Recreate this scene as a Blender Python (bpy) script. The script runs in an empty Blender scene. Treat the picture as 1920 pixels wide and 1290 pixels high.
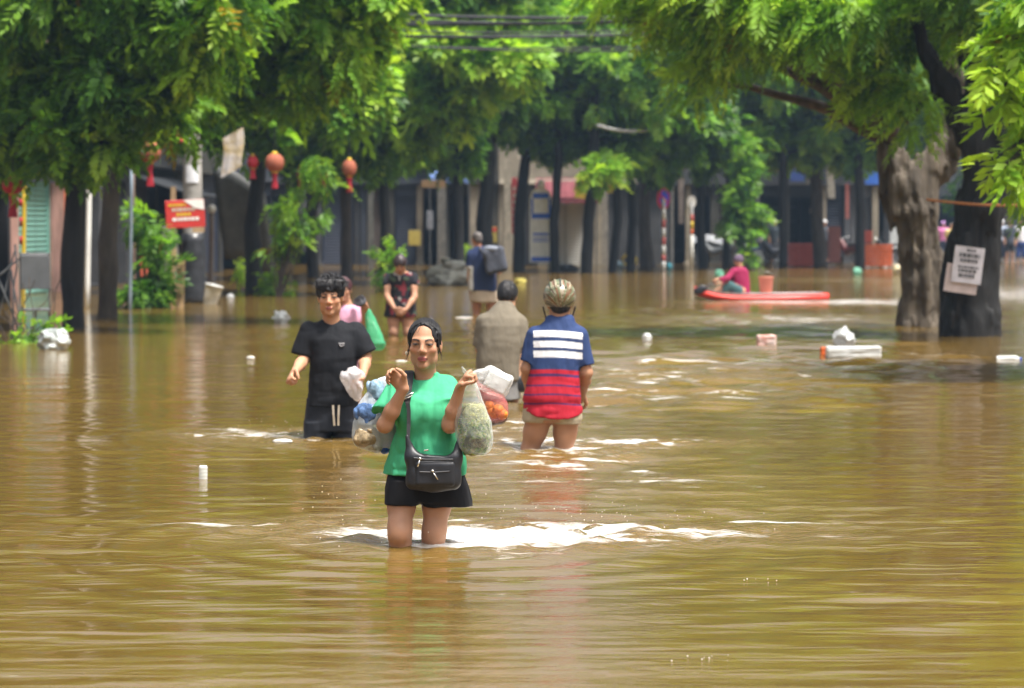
import bpy, bmesh, math, random
import numpy as np
from mathutils import Vector, Matrix

SC = bpy.context.scene
COL = SC.collection
R = math.radians
random.seed(7)
RNG = np.random.default_rng(7)

# ------------------------------------------------------------------ camera
CAM_H = 1.5                      # metres above the flood water
PITCH = math.atan(222 / 5333.3)  # looking slightly down
cam_d = bpy.data.cameras.new('camera')
cam = bpy.data.objects.new('camera', cam_d)
COL.objects.link(cam)
cam_d.sensor_width = 36
cam_d.lens = 100
cam_d.clip_start = 0.1
cam_d.clip_end = 3000
cam.location = (0, 0, CAM_H)
cam.rotation_euler = (math.pi / 2 - PITCH, 0, 0)
cam_d.dof.use_dof = True
cam_d.dof.focus_distance = 13.2
cam_d.dof.aperture_fstop = 4.2
SC.camera = cam

# ------------------------------------------------------------------ sky, sun, exposure
SUN_EL, SUN_AZ = R(68), R(128)    # near noon, high on the right, slightly behind the camera
world = bpy.data.worlds.new('World')
SC.world = world
world.use_nodes = True
wn = world.node_tree
bg = wn.nodes['Background']
sky = wn.nodes.new('ShaderNodeTexSky')
sky.sky_type = 'NISHITA'
sky.sun_disc = False
sky.sun_elevation = SUN_EL
sky.sun_rotation = SUN_AZ
sky.air_density = 1.0
sky.dust_density = 8.0
sky.ozone_density = 1.0
hs = wn.nodes.new('ShaderNodeHueSaturation')
hs.inputs['Saturation'].default_value = 0.35
wn.links.new(sky.outputs[0], hs.inputs['Color'])
wn.links.new(hs.outputs[0], bg.inputs['Color'])
bg.inputs['Strength'].default_value = 0.15
sun_d = bpy.data.lights.new('sun', 'SUN')
sun_d.energy = 4.0
sun_d.angle = R(9)
sun_d.color = (1.0, 0.95, 0.87)
sun = bpy.data.objects.new('sun', sun_d)
COL.objects.link(sun)
sd = Vector((math.sin(SUN_AZ) * math.cos(SUN_EL), math.cos(SUN_AZ) * math.cos(SUN_EL), math.sin(SUN_EL)))
sun.rotation_euler = sd.to_track_quat('Z', 'Y').to_euler()
sun.location = (6, 30, 40)
vs = SC.view_settings
vs.view_transform = 'Standard'
vs.look = 'None'
vs.gamma = 1
vs.exposure = 0.8
vs.use_curve_mapping = False
SC.cycles.max_bounces = 8
SC.cycles.diffuse_bounces = 3
SC.cycles.glossy_bounces = 3
SC.cycles.transmission_bounces = 6
SC.cycles.transparent_max_bounces = 10
SC.cycles.volume_bounces = 0
SC.cycles.sample_clamp_indirect = 6
SC.cycles.use_denoising = True
SC.cycles.caustics_reflective = False
SC.cycles.caustics_refractive = False

# ------------------------------------------------------------------ helpers
FPX = 5333.3


def at(px, py, Y):
    """Real point at distance Y that the photograph shows at pixel (px, py) of 1920 x 1290."""
    u, v = (px - 960) / FPX, (645 - py) / FPX
    cp, sp = math.cos(PITCH), math.sin(PITCH)
    dy, dz = cp + v * sp, -sp + v * cp
    t = Y / dy
    return Vector((u * t, Y, CAM_H + dz * t))


def wd(py):
    """Distance of a point of the water surface seen at row py."""
    v = (645 - py) / FPX
    cp, sp = math.cos(PITCH), math.sin(PITCH)
    return -CAM_H * (cp + v * sp) / (-sp + v * cp)


def link(o, parent=None):
    COL.objects.link(o)
    if parent is not None:
        o.parent = parent
    return o


def tag(o, label=None, cat=None, group=None, kind=None):
    if label:
        o['label'] = label
    if cat:
        o['category'] = cat
    if group:
        o['group'] = group
    if kind:
        o['kind'] = kind
    return o


def empty(name, loc=(0, 0, 0), rz=0.0, label=None, cat=None, group=None):
    o = bpy.data.objects.new(name, None)
    o.empty_display_size = 0.2
    o.location = loc
    o.rotation_euler = (0, 0, rz)
    link(o)
    return tag(o, label, cat, group)


def mesh_np(name, V, Fq, mat=None, parent=None, smooth=True, col=None, loc=None):
    """Mesh object from numpy vertices and an (n,3) or (n,4) face array."""
    V = np.asarray(V, dtype=np.float32)
    Fq = np.asarray(Fq, dtype=np.int32)
    me = bpy.data.meshes.new(name)
    k = Fq.shape[1]
    me.vertices.add(len(V))
    me.vertices.foreach_set('co', V.ravel())
    me.loops.add(Fq.size)
    me.loops.foreach_set('vertex_index', Fq.ravel())
    me.polygons.add(len(Fq))
    me.polygons.foreach_set('loop_start', np.arange(0, Fq.size, k, dtype=np.int32))
    me.update(calc_edges=True)
    me.validate()
    if smooth:
        me.polygons.foreach_set('use_smooth', np.ones(len(me.polygons), dtype=bool))
    if col is not None:
        a = me.color_attributes.new('col', 'FLOAT_COLOR', 'POINT')
        c = np.ones((len(V), 4), dtype=np.float32)
        c[:, :3] = col
        a.data.foreach_set('color', c.ravel())
    if mat is not None:
        me.materials.append(mat)
    o = bpy.data.objects.new(name, me)
    if loc is not None:
        o.location = loc
    return link(o, parent)


class MB:
    """Collects boxes, tubes, lathes and sheets into one mesh."""

    def __init__(self):
        self.v, self.f = [], []

    def add(self, vs, fs):
        n = len(self.v)
        self.v += [tuple(p) for p in vs]
        self.f += [tuple(i + n for i in f) for f in fs]
        return self

    def box(self, lo, hi, M=None, bev=0.0):
        x0, y0, z0 = lo
        x1, y1, z1 = hi
        if bev <= 0:
            vs = [(x0, y0, z0), (x1, y0, z0), (x1, y1, z0), (x0, y1, z0), (x0, y0, z1), (x1, y0, z1), (x1, y1, z1), (x0, y1, z1)]
            fs = [(0, 3, 2, 1), (4, 5, 6, 7), (0, 1, 5, 4), (1, 2, 6, 5), (2, 3, 7, 6), (3, 0, 4, 7)]
        else:
            b = bev
            vs, fs = [], []
            def ring(z, i):
                return [(x0 + i, y0 + b, z), (x0 + b, y0 + i, z), (x1 - b, y0 + i, z), (x1 - i, y0 + b, z),
                        (x1 - i, y1 - b, z), (x1 - b, y1 - i, z), (x0 + b, y1 - i, z), (x0 + i, y1 - b, z)]
            bb = b * 0.7
            for z, i in ((z0, bb), (z0 + b, 0), (z1 - b, 0), (z1, bb)):
                vs += ring(z, i)
            for k in range(3):
                for j in range(8):
                    a, c = k * 8 + j, k * 8 + (j + 1) % 8
                    fs.append((a, c, c + 8, a + 8))
            fs.append(tuple(reversed(range(8))))
            fs.append(tuple(range(24, 32)))
        if M is not None:
            vs = [M @ Vector(p) for p in vs]
        return self.add(vs, fs)

    def tube(self, pts, rad, n=8, cap=True, jit=0.0, flat=None):
        pts = [Vector(p) for p in pts]
        if not hasattr(rad, '__len__'):
            rad = [rad] * len(pts)
        vs, fs = [], []
        up = Vector((0.13, 0.31, 0.94))
        prev = None
        for i, p in enumerate(pts):
            a = pts[max(i - 1, 0)]
            b = pts[min(i + 1, len(pts) - 1)]
            t = (b - a).normalized()
            if prev is None:
                x = t.cross(up)
                if x.length < 0.05:
                    x = t.cross(Vector((1, 0, 0)))
            else:
                x = prev - t * prev.dot(t)
            x.normalize()
            prev = x
            y = t.cross(x)
            for j in range(n):
                an = 2 * math.pi * j / n
                r = rad[i] * (1 + (random.uniform(-jit, jit) if jit else 0))
                q = x * math.cos(an) * r + y * math.sin(an) * r * (flat if flat else 1)
                vs.append(p + q)
        for i in range(len(pts) - 1):
            for j in range(n):
                a, b = i * n + j, i * n + (j + 1) % n
                fs.append((a, b, b + n, a + n))
        if cap:
            fs.append(tuple(reversed(range(n))))
            fs.append(tuple(range((len(pts) - 1) * n, len(pts) * n)))
        return self.add(vs, fs)

    def lathe(self, prof, n=16, c=(0, 0, 0), M=None, sx=1.0, sy=1.0):
        vs, fs = [], []
        for r, z in prof:
            for j in range(n):
                a = 2 * math.pi * j / n
                vs.append(Vector((c[0] + r * sx * math.cos(a), c[1] + r * sy * math.sin(a), c[2] + z)))
        if M is not None:
            vs = [M @ p for p in vs]
        for i in range(len(prof) - 1):
            for j in range(n):
                a, b = i * n + j, i * n + (j + 1) % n
                fs.append((a, b, b + n, a + n))
        fs.append(tuple(reversed(range(n))))
        fs.append(tuple(range((len(prof) - 1) * n, len(prof) * n)))
        return self.add(vs, fs)

    def sheet(self, grid, thick=None):
        """grid: rows of points; a closed slab when thick (a vector) is given."""
        nr, nc = len(grid), len(grid[0])
        vs = [Vector(p) for r in grid for p in r]
        fs = [(i * nc + j, i * nc + j + 1, (i + 1) * nc + j + 1, (i + 1) * nc + j) for i in range(nr - 1) for j in range(nc - 1)]
        if thick is not None:
            t = Vector(thick)
            n = len(vs)
            vs += [p + t for p in vs]
            fs += [tuple(reversed([k + n for k in f])) for f in list(fs)]
            rim = [j for j in range(nc)] + [i * nc + nc - 1 for i in range(1, nr)] + [(nr - 1) * nc + j for j in range(nc - 2, -1, -1)] + [i * nc for i in range(nr - 2, 0, -1)]
            for k in range(len(rim)):
                a, b = rim[k], rim[(k + 1) % len(rim)]
                fs.append((b, a, a + n, b + n))
        return self.add(vs, fs)

    def build(self, name, mat, parent=None, smooth=False, loc=None, rot=None):
        me = bpy.data.meshes.new(name)
        me.from_pydata([tuple(p) for p in self.v], [], self.f)
        me.update()
        if smooth:
            for p in me.polygons:
                p.use_smooth = True
        if mat is not None:
            me.materials.append(mat)
        o = bpy.data.objects.new(name, me)
        if loc is not None:
            o.location = loc
        if rot is not None:
            o.rotation_euler = rot
        return link(o, parent)


def copy_tree(o, parent=None):
    c = o.copy()
    COL.objects.link(c)
    c.parent = parent
    for ch in o.children:
        copy_tree(ch, c)
    return c


# ------------------------------------------------------------------ materials
MATS = {}


def mat(name, col=(0.5, 0.5, 0.5), rough=0.6, var=0.12, scale=6.0, bump=0.0, bscale=40.0, metal=0.0, attr=False,
        spec=0.5, sss=0.0, transl=0.0, alpha=1.0, col2=None, stretch=None, coat=0.0, emit=0.0, tint=None, bdet=5):
    if name in MATS:
        return MATS[name]
    m = bpy.data.materials.new(name)
    MATS[name] = m
    m.use_nodes = True
    nt = m.node_tree
    p = nt.nodes['Principled BSDF']
    out = nt.nodes['Material Output']
    tc = nt.nodes.new('ShaderNodeTexCoord')
    vec = tc.outputs['Object']
    if stretch:
        mp = nt.nodes.new('ShaderNodeMapping')
        mp.inputs['Scale'].default_value = stretch
        nt.links.new(vec, mp.inputs['Vector'])
        vec = mp.outputs[0]
    nz = nt.nodes.new('ShaderNodeTexNoise')
    nz.inputs['Scale'].default_value = scale
    nz.inputs['Detail'].default_value = 6
    nz.inputs['Roughness'].default_value = 0.6
    nt.links.new(vec, nz.inputs['Vector'])
    mr = nt.nodes.new('ShaderNodeMapRange')
    mr.inputs['From Min'].default_value = 0.3
    mr.inputs['From Max'].default_value = 0.7
    nt.links.new(nz.outputs['Fac'], mr.inputs['Value'])
    mix = nt.nodes.new('ShaderNodeMix')
    mix.data_type = 'RGBA'
    nt.links.new(mr.outputs[0], mix.inputs['Factor'])
    if attr:
        at_ = nt.nodes.new('ShaderNodeAttribute')
        at_.attribute_name = 'col'
        d = nt.nodes.new('ShaderNodeMix')
        d.data_type = 'RGBA'
        d.blend_type = 'MULTIPLY'
        d.inputs['Factor'].default_value = 1
        nt.links.new(at_.outputs['Color'], d.inputs['A'])
        d.inputs['B'].default_value = (1 - var, 1 - var, 1 - var, 1)
        nt.links.new(d.outputs['Result'], mix.inputs['A'])
        nt.links.new(at_.outputs['Color'], mix.inputs['B'])
    else:
        c2 = col2 if col2 else tuple(c * (1 - 2 * var) for c in col)
        c1 = col if col2 else tuple(min(c * (1 + var), 1) for c in col)
        mix.inputs['A'].default_value = (*c2, 1)
        mix.inputs['B'].default_value = (*c1, 1)
    nt.links.new(mix.outputs['Result'], p.inputs['Base Color'])
    p.inputs['Roughness'].default_value = rough
    p.inputs['Metallic'].default_value = metal
    p.inputs['Specular IOR Level'].default_value = spec
    p.inputs['Coat Weight'].default_value = coat
    if sss:
        p.inputs['Subsurface Weight'].default_value = sss
        p.inputs['Subsurface Radius'].default_value = (1.0, 0.35, 0.2)
        p.inputs['Subsurface Scale'].default_value = 0.012
    if bump:
        nb = nt.nodes.new('ShaderNodeTexNoise')
        nb.inputs['Scale'].default_value = bscale
        nb.inputs['Detail'].default_value = bdet
        nt.links.new(vec, nb.inputs['Vector'])
        bp = nt.nodes.new('ShaderNodeBump')
        bp.inputs['Strength'].default_value = bump
        bp.inputs['Distance'].default_value = 0.02
        nt.links.new(nb.outputs['Fac'], bp.inputs['Height'])
        nt.links.new(bp.outputs[0], p.inputs['Normal'])
    if emit:
        p.inputs['Emission Strength'].default_value = emit
        nt.links.new(mix.outputs['Result'], p.inputs['Emission Color'])
    last = p.outputs[0]
    if transl:
        tr = nt.nodes.new('ShaderNodeBsdfTranslucent')
        if tint:                      # light coming through is yellower than light coming back
            tm = nt.nodes.new('ShaderNodeMix')
            tm.data_type = 'RGBA'
            tm.blend_type = 'MULTIPLY'
            tm.inputs['Factor'].default_value = 1
            nt.links.new(mix.outputs['Result'], tm.inputs['A'])
            tm.inputs['B'].default_value = (*tint, 1)
            nt.links.new(tm.outputs['Result'], tr.inputs['Color'])
        else:
            nt.links.new(mix.outputs['Result'], tr.inputs['Color'])
        ms = nt.nodes.new('ShaderNodeMixShader')
        ms.inputs[0].default_value = transl
        nt.links.new(last, ms.inputs[1])
        nt.links.new(tr.outputs[0], ms.inputs[2])
        last = ms.outputs[0]
    if alpha < 1:
        tp = nt.nodes.new('ShaderNodeBsdfTransparent')
        ms = nt.nodes.new('ShaderNodeMixShader')
        # thin film: creases and edge-on film show more of the plastic
        lw = nt.nodes.new('ShaderNodeLayerWeight')
        lw.inputs['Blend'].default_value = 0.35
        ad = nt.nodes.new('ShaderNodeMath')
        ad.operation = 'MULTIPLY_ADD'
        ad.use_clamp = True
        nt.links.new(lw.outputs['Facing'], ad.inputs[0])
        ad.inputs[1].default_value = 0.42
        ad.inputs[2].default_value = alpha
        nt.links.new(ad.outputs[0], ms.inputs[0])
        nt.links.new(tp.outputs[0], ms.inputs[1])
        nt.links.new(last, ms.inputs[2])
        last = ms.outputs[0]
    if last is not p.outputs[0]:
        nt.links.new(last, out.inputs['Surface'])
    return m


# ------------------------------------------------------------------ numpy noise
_LAT = RNG.random((64, 64, 64)).astype(np.float32)


def vnoise(P):
    """Smooth value noise in -1..1 at points P (..., 3)."""
    P = np.asarray(P, dtype=np.float32)
    i = np.floor(P).astype(np.int32)
    f = P - i
    f = f * f * (3 - 2 * f)
    i &= 63
    j = (i + 1) & 63
    x0, y0, z0 = i[..., 0], i[..., 1], i[..., 2]
    x1, y1, z1 = j[..., 0], j[..., 1], j[..., 2]
    fx, fy, fz = f[..., 0], f[..., 1], f[..., 2]
    L = _LAT
    a = L[x0, y0, z0] * (1 - fx) + L[x1, y0, z0] * fx
    b = L[x0, y1, z0] * (1 - fx) + L[x1, y1, z0] * fx
    c = L[x0, y0, z1] * (1 - fx) + L[x1, y0, z1] * fx
    d = L[x0, y1, z1] * (1 - fx) + L[x1, y1, z1] * fx
    return ((a * (1 - fy) + b * fy) * (1 - fz) + (c * (1 - fy) + d * fy) * fz) * 2 - 1


def fbm(P, oct=3):
    s, a = 0, 1.0
    P = np.asarray(P, dtype=np.float32)
    for k in range(oct):
        s = s + a * vnoise(P * (2 ** k) + 17.3 * k)
        a *= 0.5
    return s


# ------------------------------------------------------------------ distance fields (bodies, cloth, bags, trunks)
class Field:
    """A smooth union of rounded shapes on a grid, meshed with surface nets."""

    def __init__(self, lo, hi, h):
        self.lo = np.array(lo, dtype=np.float32)
        self.h = h
        self.n = np.ceil((np.array(hi) - self.lo) / h).astype(int) + 1
        self.D = np.full(tuple(self.n), 1.0, dtype=np.float32)

    def _box(self, lo, hi):
        a = np.clip(np.floor((np.array(lo) - self.lo) / self.h).astype(int), 0, self.n - 1)
        b = np.clip(np.ceil((np.array(hi) - self.lo) / self.h).astype(int) + 1, 1, self.n)
        if np.any(b <= a):
            return None, None
        ax = [self.lo[k] + self.h * np.arange(a[k], b[k], dtype=np.float32) for k in range(3)]
        X, Y, Z = np.meshgrid(*ax, indexing='ij')
        return (slice(a[0], b[0]), slice(a[1], b[1]), slice(a[2], b[2])), np.stack([X, Y, Z], -1)

    def put(self, fn, lo, hi, k=0.02, sub=False):
        pad = k + 2.5 * self.h
        sl, P = self._box(np.array(lo) - pad, np.array(hi) + pad)
        if sl is None:
            return
        d = fn(P).astype(np.float32)
        D = self.D[sl]
        if sub:
            d = -d
            hh = np.clip(0.5 - 0.5 * (D - d) / k, 0, 1)
            self.D[sl] = D * (1 - hh) + d * hh + k * hh * (1 - hh)
            # (smooth maximum of the field and the complement of the cutter)
        else:
            hh = np.clip(0.5 + 0.5 * (D - d) / k, 0, 1)
            self.D[sl] = D * (1 - hh) + d * hh - k * hh * (1 - hh)

    # ---- shapes
    def cap(self, a, b, ra, rb, k=0.02, flat=None, fax=(0, 1, 0), cut=None, sub=False):
        """Tapered capsule; flat squeezes it along fax; cut=(point, normal) keeps the side behind the plane."""
        a, b = np.array(a, dtype=np.float32), np.array(b, dtype=np.float32)
        ba = b - a
        L2 = float(ba @ ba) + 1e-9
        n = np.array(fax, dtype=np.float32)
        n /= np.linalg.norm(n)
        rm = max(ra, rb)

        def fn(P):
            q = P - a
            t = np.clip((q @ ba) / L2, 0, 1)
            w = q - t[..., None] * ba
            r = ra + (rb - ra) * t
            if flat:
                s = w @ n
                w = w + n * (s * (1 / flat - 1))[..., None]
                d = (np.sqrt((w * w).sum(-1)) - r) * min(1, 0.5 + 0.5 * flat)
            else:
                d = np.sqrt((w * w).sum(-1)) - r
            if cut is not None:
                cp, cn = np.array(cut[0], dtype=np.float32), np.array(cut[1], dtype=np.float32)
                d = np.maximum(d, (P - cp) @ (cn / np.linalg.norm(cn)))
            return d
        rr = rm * max(1, flat or 1)
        self.put(fn, np.minimum(a, b) - rr, np.maximum(a, b) + rr, k, sub)
        return self

    def chain(self, pts, rads, k=0.02, **kw):
        for i in range(len(pts) - 1):
            self.cap(pts[i], pts[i + 1], rads[i], rads[i + 1], k, **kw)
        return self

    def ell(self, c, r, k=0.02, M=None, sub=False):
        c, r = np.array(c, dtype=np.float32), np.array(r, dtype=np.float32)
        Mi = np.array(M, dtype=np.float32)[:3, :3] if M is not None else None

        def fn(P):
            q = P - c
            if Mi is not None:
                q = q @ Mi            # world -> local for an orthonormal matrix
            k0 = np.sqrt(((q / r) ** 2).sum(-1))
            k1 = np.sqrt(((q / (r * r)) ** 2).sum(-1)) + 1e-6
            return np.where(k0 < 0.3, (k0 - 1) * r.min(), k0 * (k0 - 1) / k1)
        e = float(r.max()) if M is not None else r
        self.put(fn, c - e, c + e, k, sub)
        return self

    def box(self, c, r, rnd=0.01, k=0.02, M=None, sub=False):
        c, r = np.array(c, dtype=np.float32), np.array(r, dtype=np.float32)
        Mi = np.array(M, dtype=np.float32)[:3, :3] if M is not None else None

        def fn(P):
            q = P - c
            if Mi is not None:
                q = q @ Mi
            q = np.abs(q) - (r - rnd)
            return np.sqrt((np.maximum(q, 0) ** 2).sum(-1)) + np.minimum(q.max(-1), 0) - rnd
        e = float(np.linalg.norm(r)) if M is not None else r
        self.put(fn, c - e, c + e, k, sub)
        return self

    def stack(self, sec, k=0.02, pw=2.0, sub=False, soft=0.0, warp=None):
        """Loft of (z, cx, cy, rx, ry) sections, flat top and bottom."""
        S = np.array(sorted(sec), dtype=np.float32)
        z0, z1 = S[0, 0], S[-1, 0]

        def fn(P):
            z = P[..., 2]
            cx, cy, rx, ry = (np.interp(z, S[:, 0], S[:, j]) for j in (1, 2, 3, 4))
            x, y = np.abs(P[..., 0] - cx), np.abs(P[..., 1] - cy)
            q = ((x / rx) ** pw + (y / ry) ** pw) ** (1 / pw)
            d = (q - 1) * np.minimum(rx, ry)
            e = np.maximum(z0 - z, z - z1)
            if warp is not None:
                e = np.maximum(z0 + warp(P) - z, z - z1)
            if soft:
                m = np.clip(0.5 - 0.5 * (e - d) / soft, 0, 1)
                return e * (1 - m) + d * m + soft * m * (1 - m)
            return np.maximum(d, e)
        r = S[:, 3].max(), S[:, 4].max()
        lo = (S[:, 1].min() - r[0], S[:, 2].min() - r[1], z0 - 0.03)
        hi = (S[:, 1].max() + r[0], S[:, 2].max() + r[1], z1)
        self.put(fn, lo, hi, k, sub)
        return self

    def plane(self, p, n):
        """Cut away everything on the side the normal points to."""
        p, n = np.array(p, dtype=np.float32), np.array(n, dtype=np.float32)
        n /= np.linalg.norm(n)
        sl, P = self._box(self.lo, self.lo + self.h * self.n)
        self.D = np.maximum(self.D, (P - p) @ n)
        return self

    def wrinkle(self, amp, freq=(12, 12, 4), oct=3, seed=0.0, fn=None, ridge=False):
        sl, P = self._box(self.lo, self.lo + self.h * self.n)
        band = np.abs(self.D) < (4 * abs(amp) + 2 * self.h)
        Q = P[band]
        n = fbm(Q * np.array(freq, dtype=np.float32) + seed, oct)
        if ridge:                     # soft creases instead of lumps
            n = 1.2 * np.abs(n) ** 0.8 - 0.35
        if fn is not None:
            n = n * fn(Q)
        self.D[band] += amp * n
        return self

    def mesh(self, smooth=1):
        D = self.D
        D[0], D[-1], D[:, 0], D[:, -1], D[:, :, 0], D[:, :, -1] = 1, 1, 1, 1, 1, 1
        S = D < 0
        cs = [(i, j, k) for i in (0, 1) for j in (0, 1) for k in (0, 1)]
        nx, ny, nz = D.shape
        cnt = np.zeros((nx - 1, ny - 1, nz - 1), dtype=np.int8)
        for i, j, k in cs:
            cnt += S[i:nx - 1 + i, j:ny - 1 + j, k:nz - 1 + k]
        act = (cnt > 0) & (cnt < 8)
        I = np.argwhere(act)
        idx = np.full(act.shape, -1, dtype=np.int32)
        idx[act] = np.arange(len(I))
        val = {c: D[I[:, 0] + c[0], I[:, 1] + c[1], I[:, 2] + c[2]] for c in cs}
        acc = np.zeros((len(I), 3), dtype=np.float32)
        num = np.zeros(len(I), dtype=np.float32)
        for c in cs:
            for ax in range(3):
                if c[ax] == 0:
                    e = list(c)
                    e[ax] = 1
                    a, b = val[c], val[tuple(e)]
                    m = (a < 0) != (b < 0)
                    t = np.where(m, a / np.where(m, a - b, 1), 0)
                    p = np.tile(np.array(c, dtype=np.float32), (len(I), 1))
                    p[:, ax] += t
                    acc += p * m[:, None]
                    num += m
        V = (I + acc / num[:, None]) * self.h + self.lo
        quads = []
        for ax in range(3):
            o1, o2 = [(1, 2), (2, 0), (0, 1)][ax]
            sl0 = [slice(None)] * 3
            sl1 = [slice(None)] * 3
            sl0[ax], sl1[ax] = slice(0, -1), slice(1, None)
            A, B = S[tuple(sl0)], S[tuple(sl1)]
            E = np.argwhere(A != B)
            keep = (E[:, o1] > 0) & (E[:, o2] > 0) & (E[:, o1] < D.shape[o1] - 1) & (E[:, o2] < D.shape[o2] - 1)
            E = E[keep]
            ins = A[E[:, 0], E[:, 1], E[:, 2]]
            q = []
            for da, db in ((0, 0), (1, 0), (1, 1), (0, 1)):
                c = E.copy()
                c[:, o1] -= 1 - da
                c[:, o2] -= 1 - db
                q.append(idx[c[:, 0], c[:, 1], c[:, 2]])
            q = np.stack(q, 1)
            q[~ins] = q[~ins][:, ::-1]
            quads.append(q)
        Q = np.concatenate(quads)
        Q = Q[(Q >= 0).all(1)]
        for _ in range(smooth):            # relax the grid steps
            s = np.zeros_like(V)
            c = np.zeros(len(V), dtype=np.float32)
            for a, b in ((0, 1), (1, 2), (2, 3), (3, 0)):
                np.add.at(s, Q[:, a], V[Q[:, b]])
                np.add.at(c, Q[:, a], 1)
                np.add.at(s, Q[:, b], V[Q[:, a]])
                np.add.at(c, Q[:, b], 1)
            V = V * 0.5 + 0.5 * s / np.maximum(c, 1)[:, None]
        return V.astype(np.float32), Q

    def build(self, name, mat, parent=None, colfn=None, smooth=1):
        V, Q = self.mesh(smooth)
        c = colfn(V) if colfn is not None else None
        return mesh_np(name, V, Q, mat, parent, True, c)
# ------------------------------------------------------------------ flood water
WAKES = []  # (x, y, rx, ry, chop)  disturbed water around waders


def wake_at(px, py, rx, ry, chop):
    p = at(px, py, wd(py))
    WAKES.append((p.x, p.y, rx, ry, chop))


wake_at(800, 1000, 0.75, 0.55, 0.7)       # around the woman's legs
wake_at(985, 1008, 0.60, 0.50, 1.15)
wake_at(1230, 1000, 0.80, 0.40, 0.50)
wake_at(1450, 1005, 0.5, 0.40, 0.22)
wake_at(640, 985, 0.55, 0.40, 0.40)
wake_at(1020, 845, 0.75, 0.8, 0.75)        # polo man
wake_at(1180, 828, 0.9, 0.40, 0.75)
wake_at(960, 800, 0.6, 1.0, 0.7)
wake_at(600, 822, 0.8, 0.7, 0.7)          # young man
wake_at(480, 812, 0.7, 0.6, 0.45)
wake_at(1130, 745, 1.2, 1.0, 0.42)        # open water to the right
wake_at(1250, 700, 1.5, 2.0, 0.30)
wake_at(1000, 900, 1.2, 1.0, 0.35)
wake_at(1450, 960, 0.8, 0.8, 0.14)
wake_at(1060, 1150, 0.5, 0.6, 0.16)
wake_at(950, 1290, 1.2, 0.9, 0.12)
wake_at(1860, 545, 2.2, 10, 0.75)         # ruffled water with painted glare behind the big trunks and the paddle board
wake_at(1610, 566, 2.0, 2.5, 0.85)
wake_at(1420, 566, 1.6, 1.2, 0.5)
wake_at(1480, 600, 2.2, 3.0, 0.40)
wake_at(1560, 525, 4.0, 4.0, 0.45)


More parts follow.
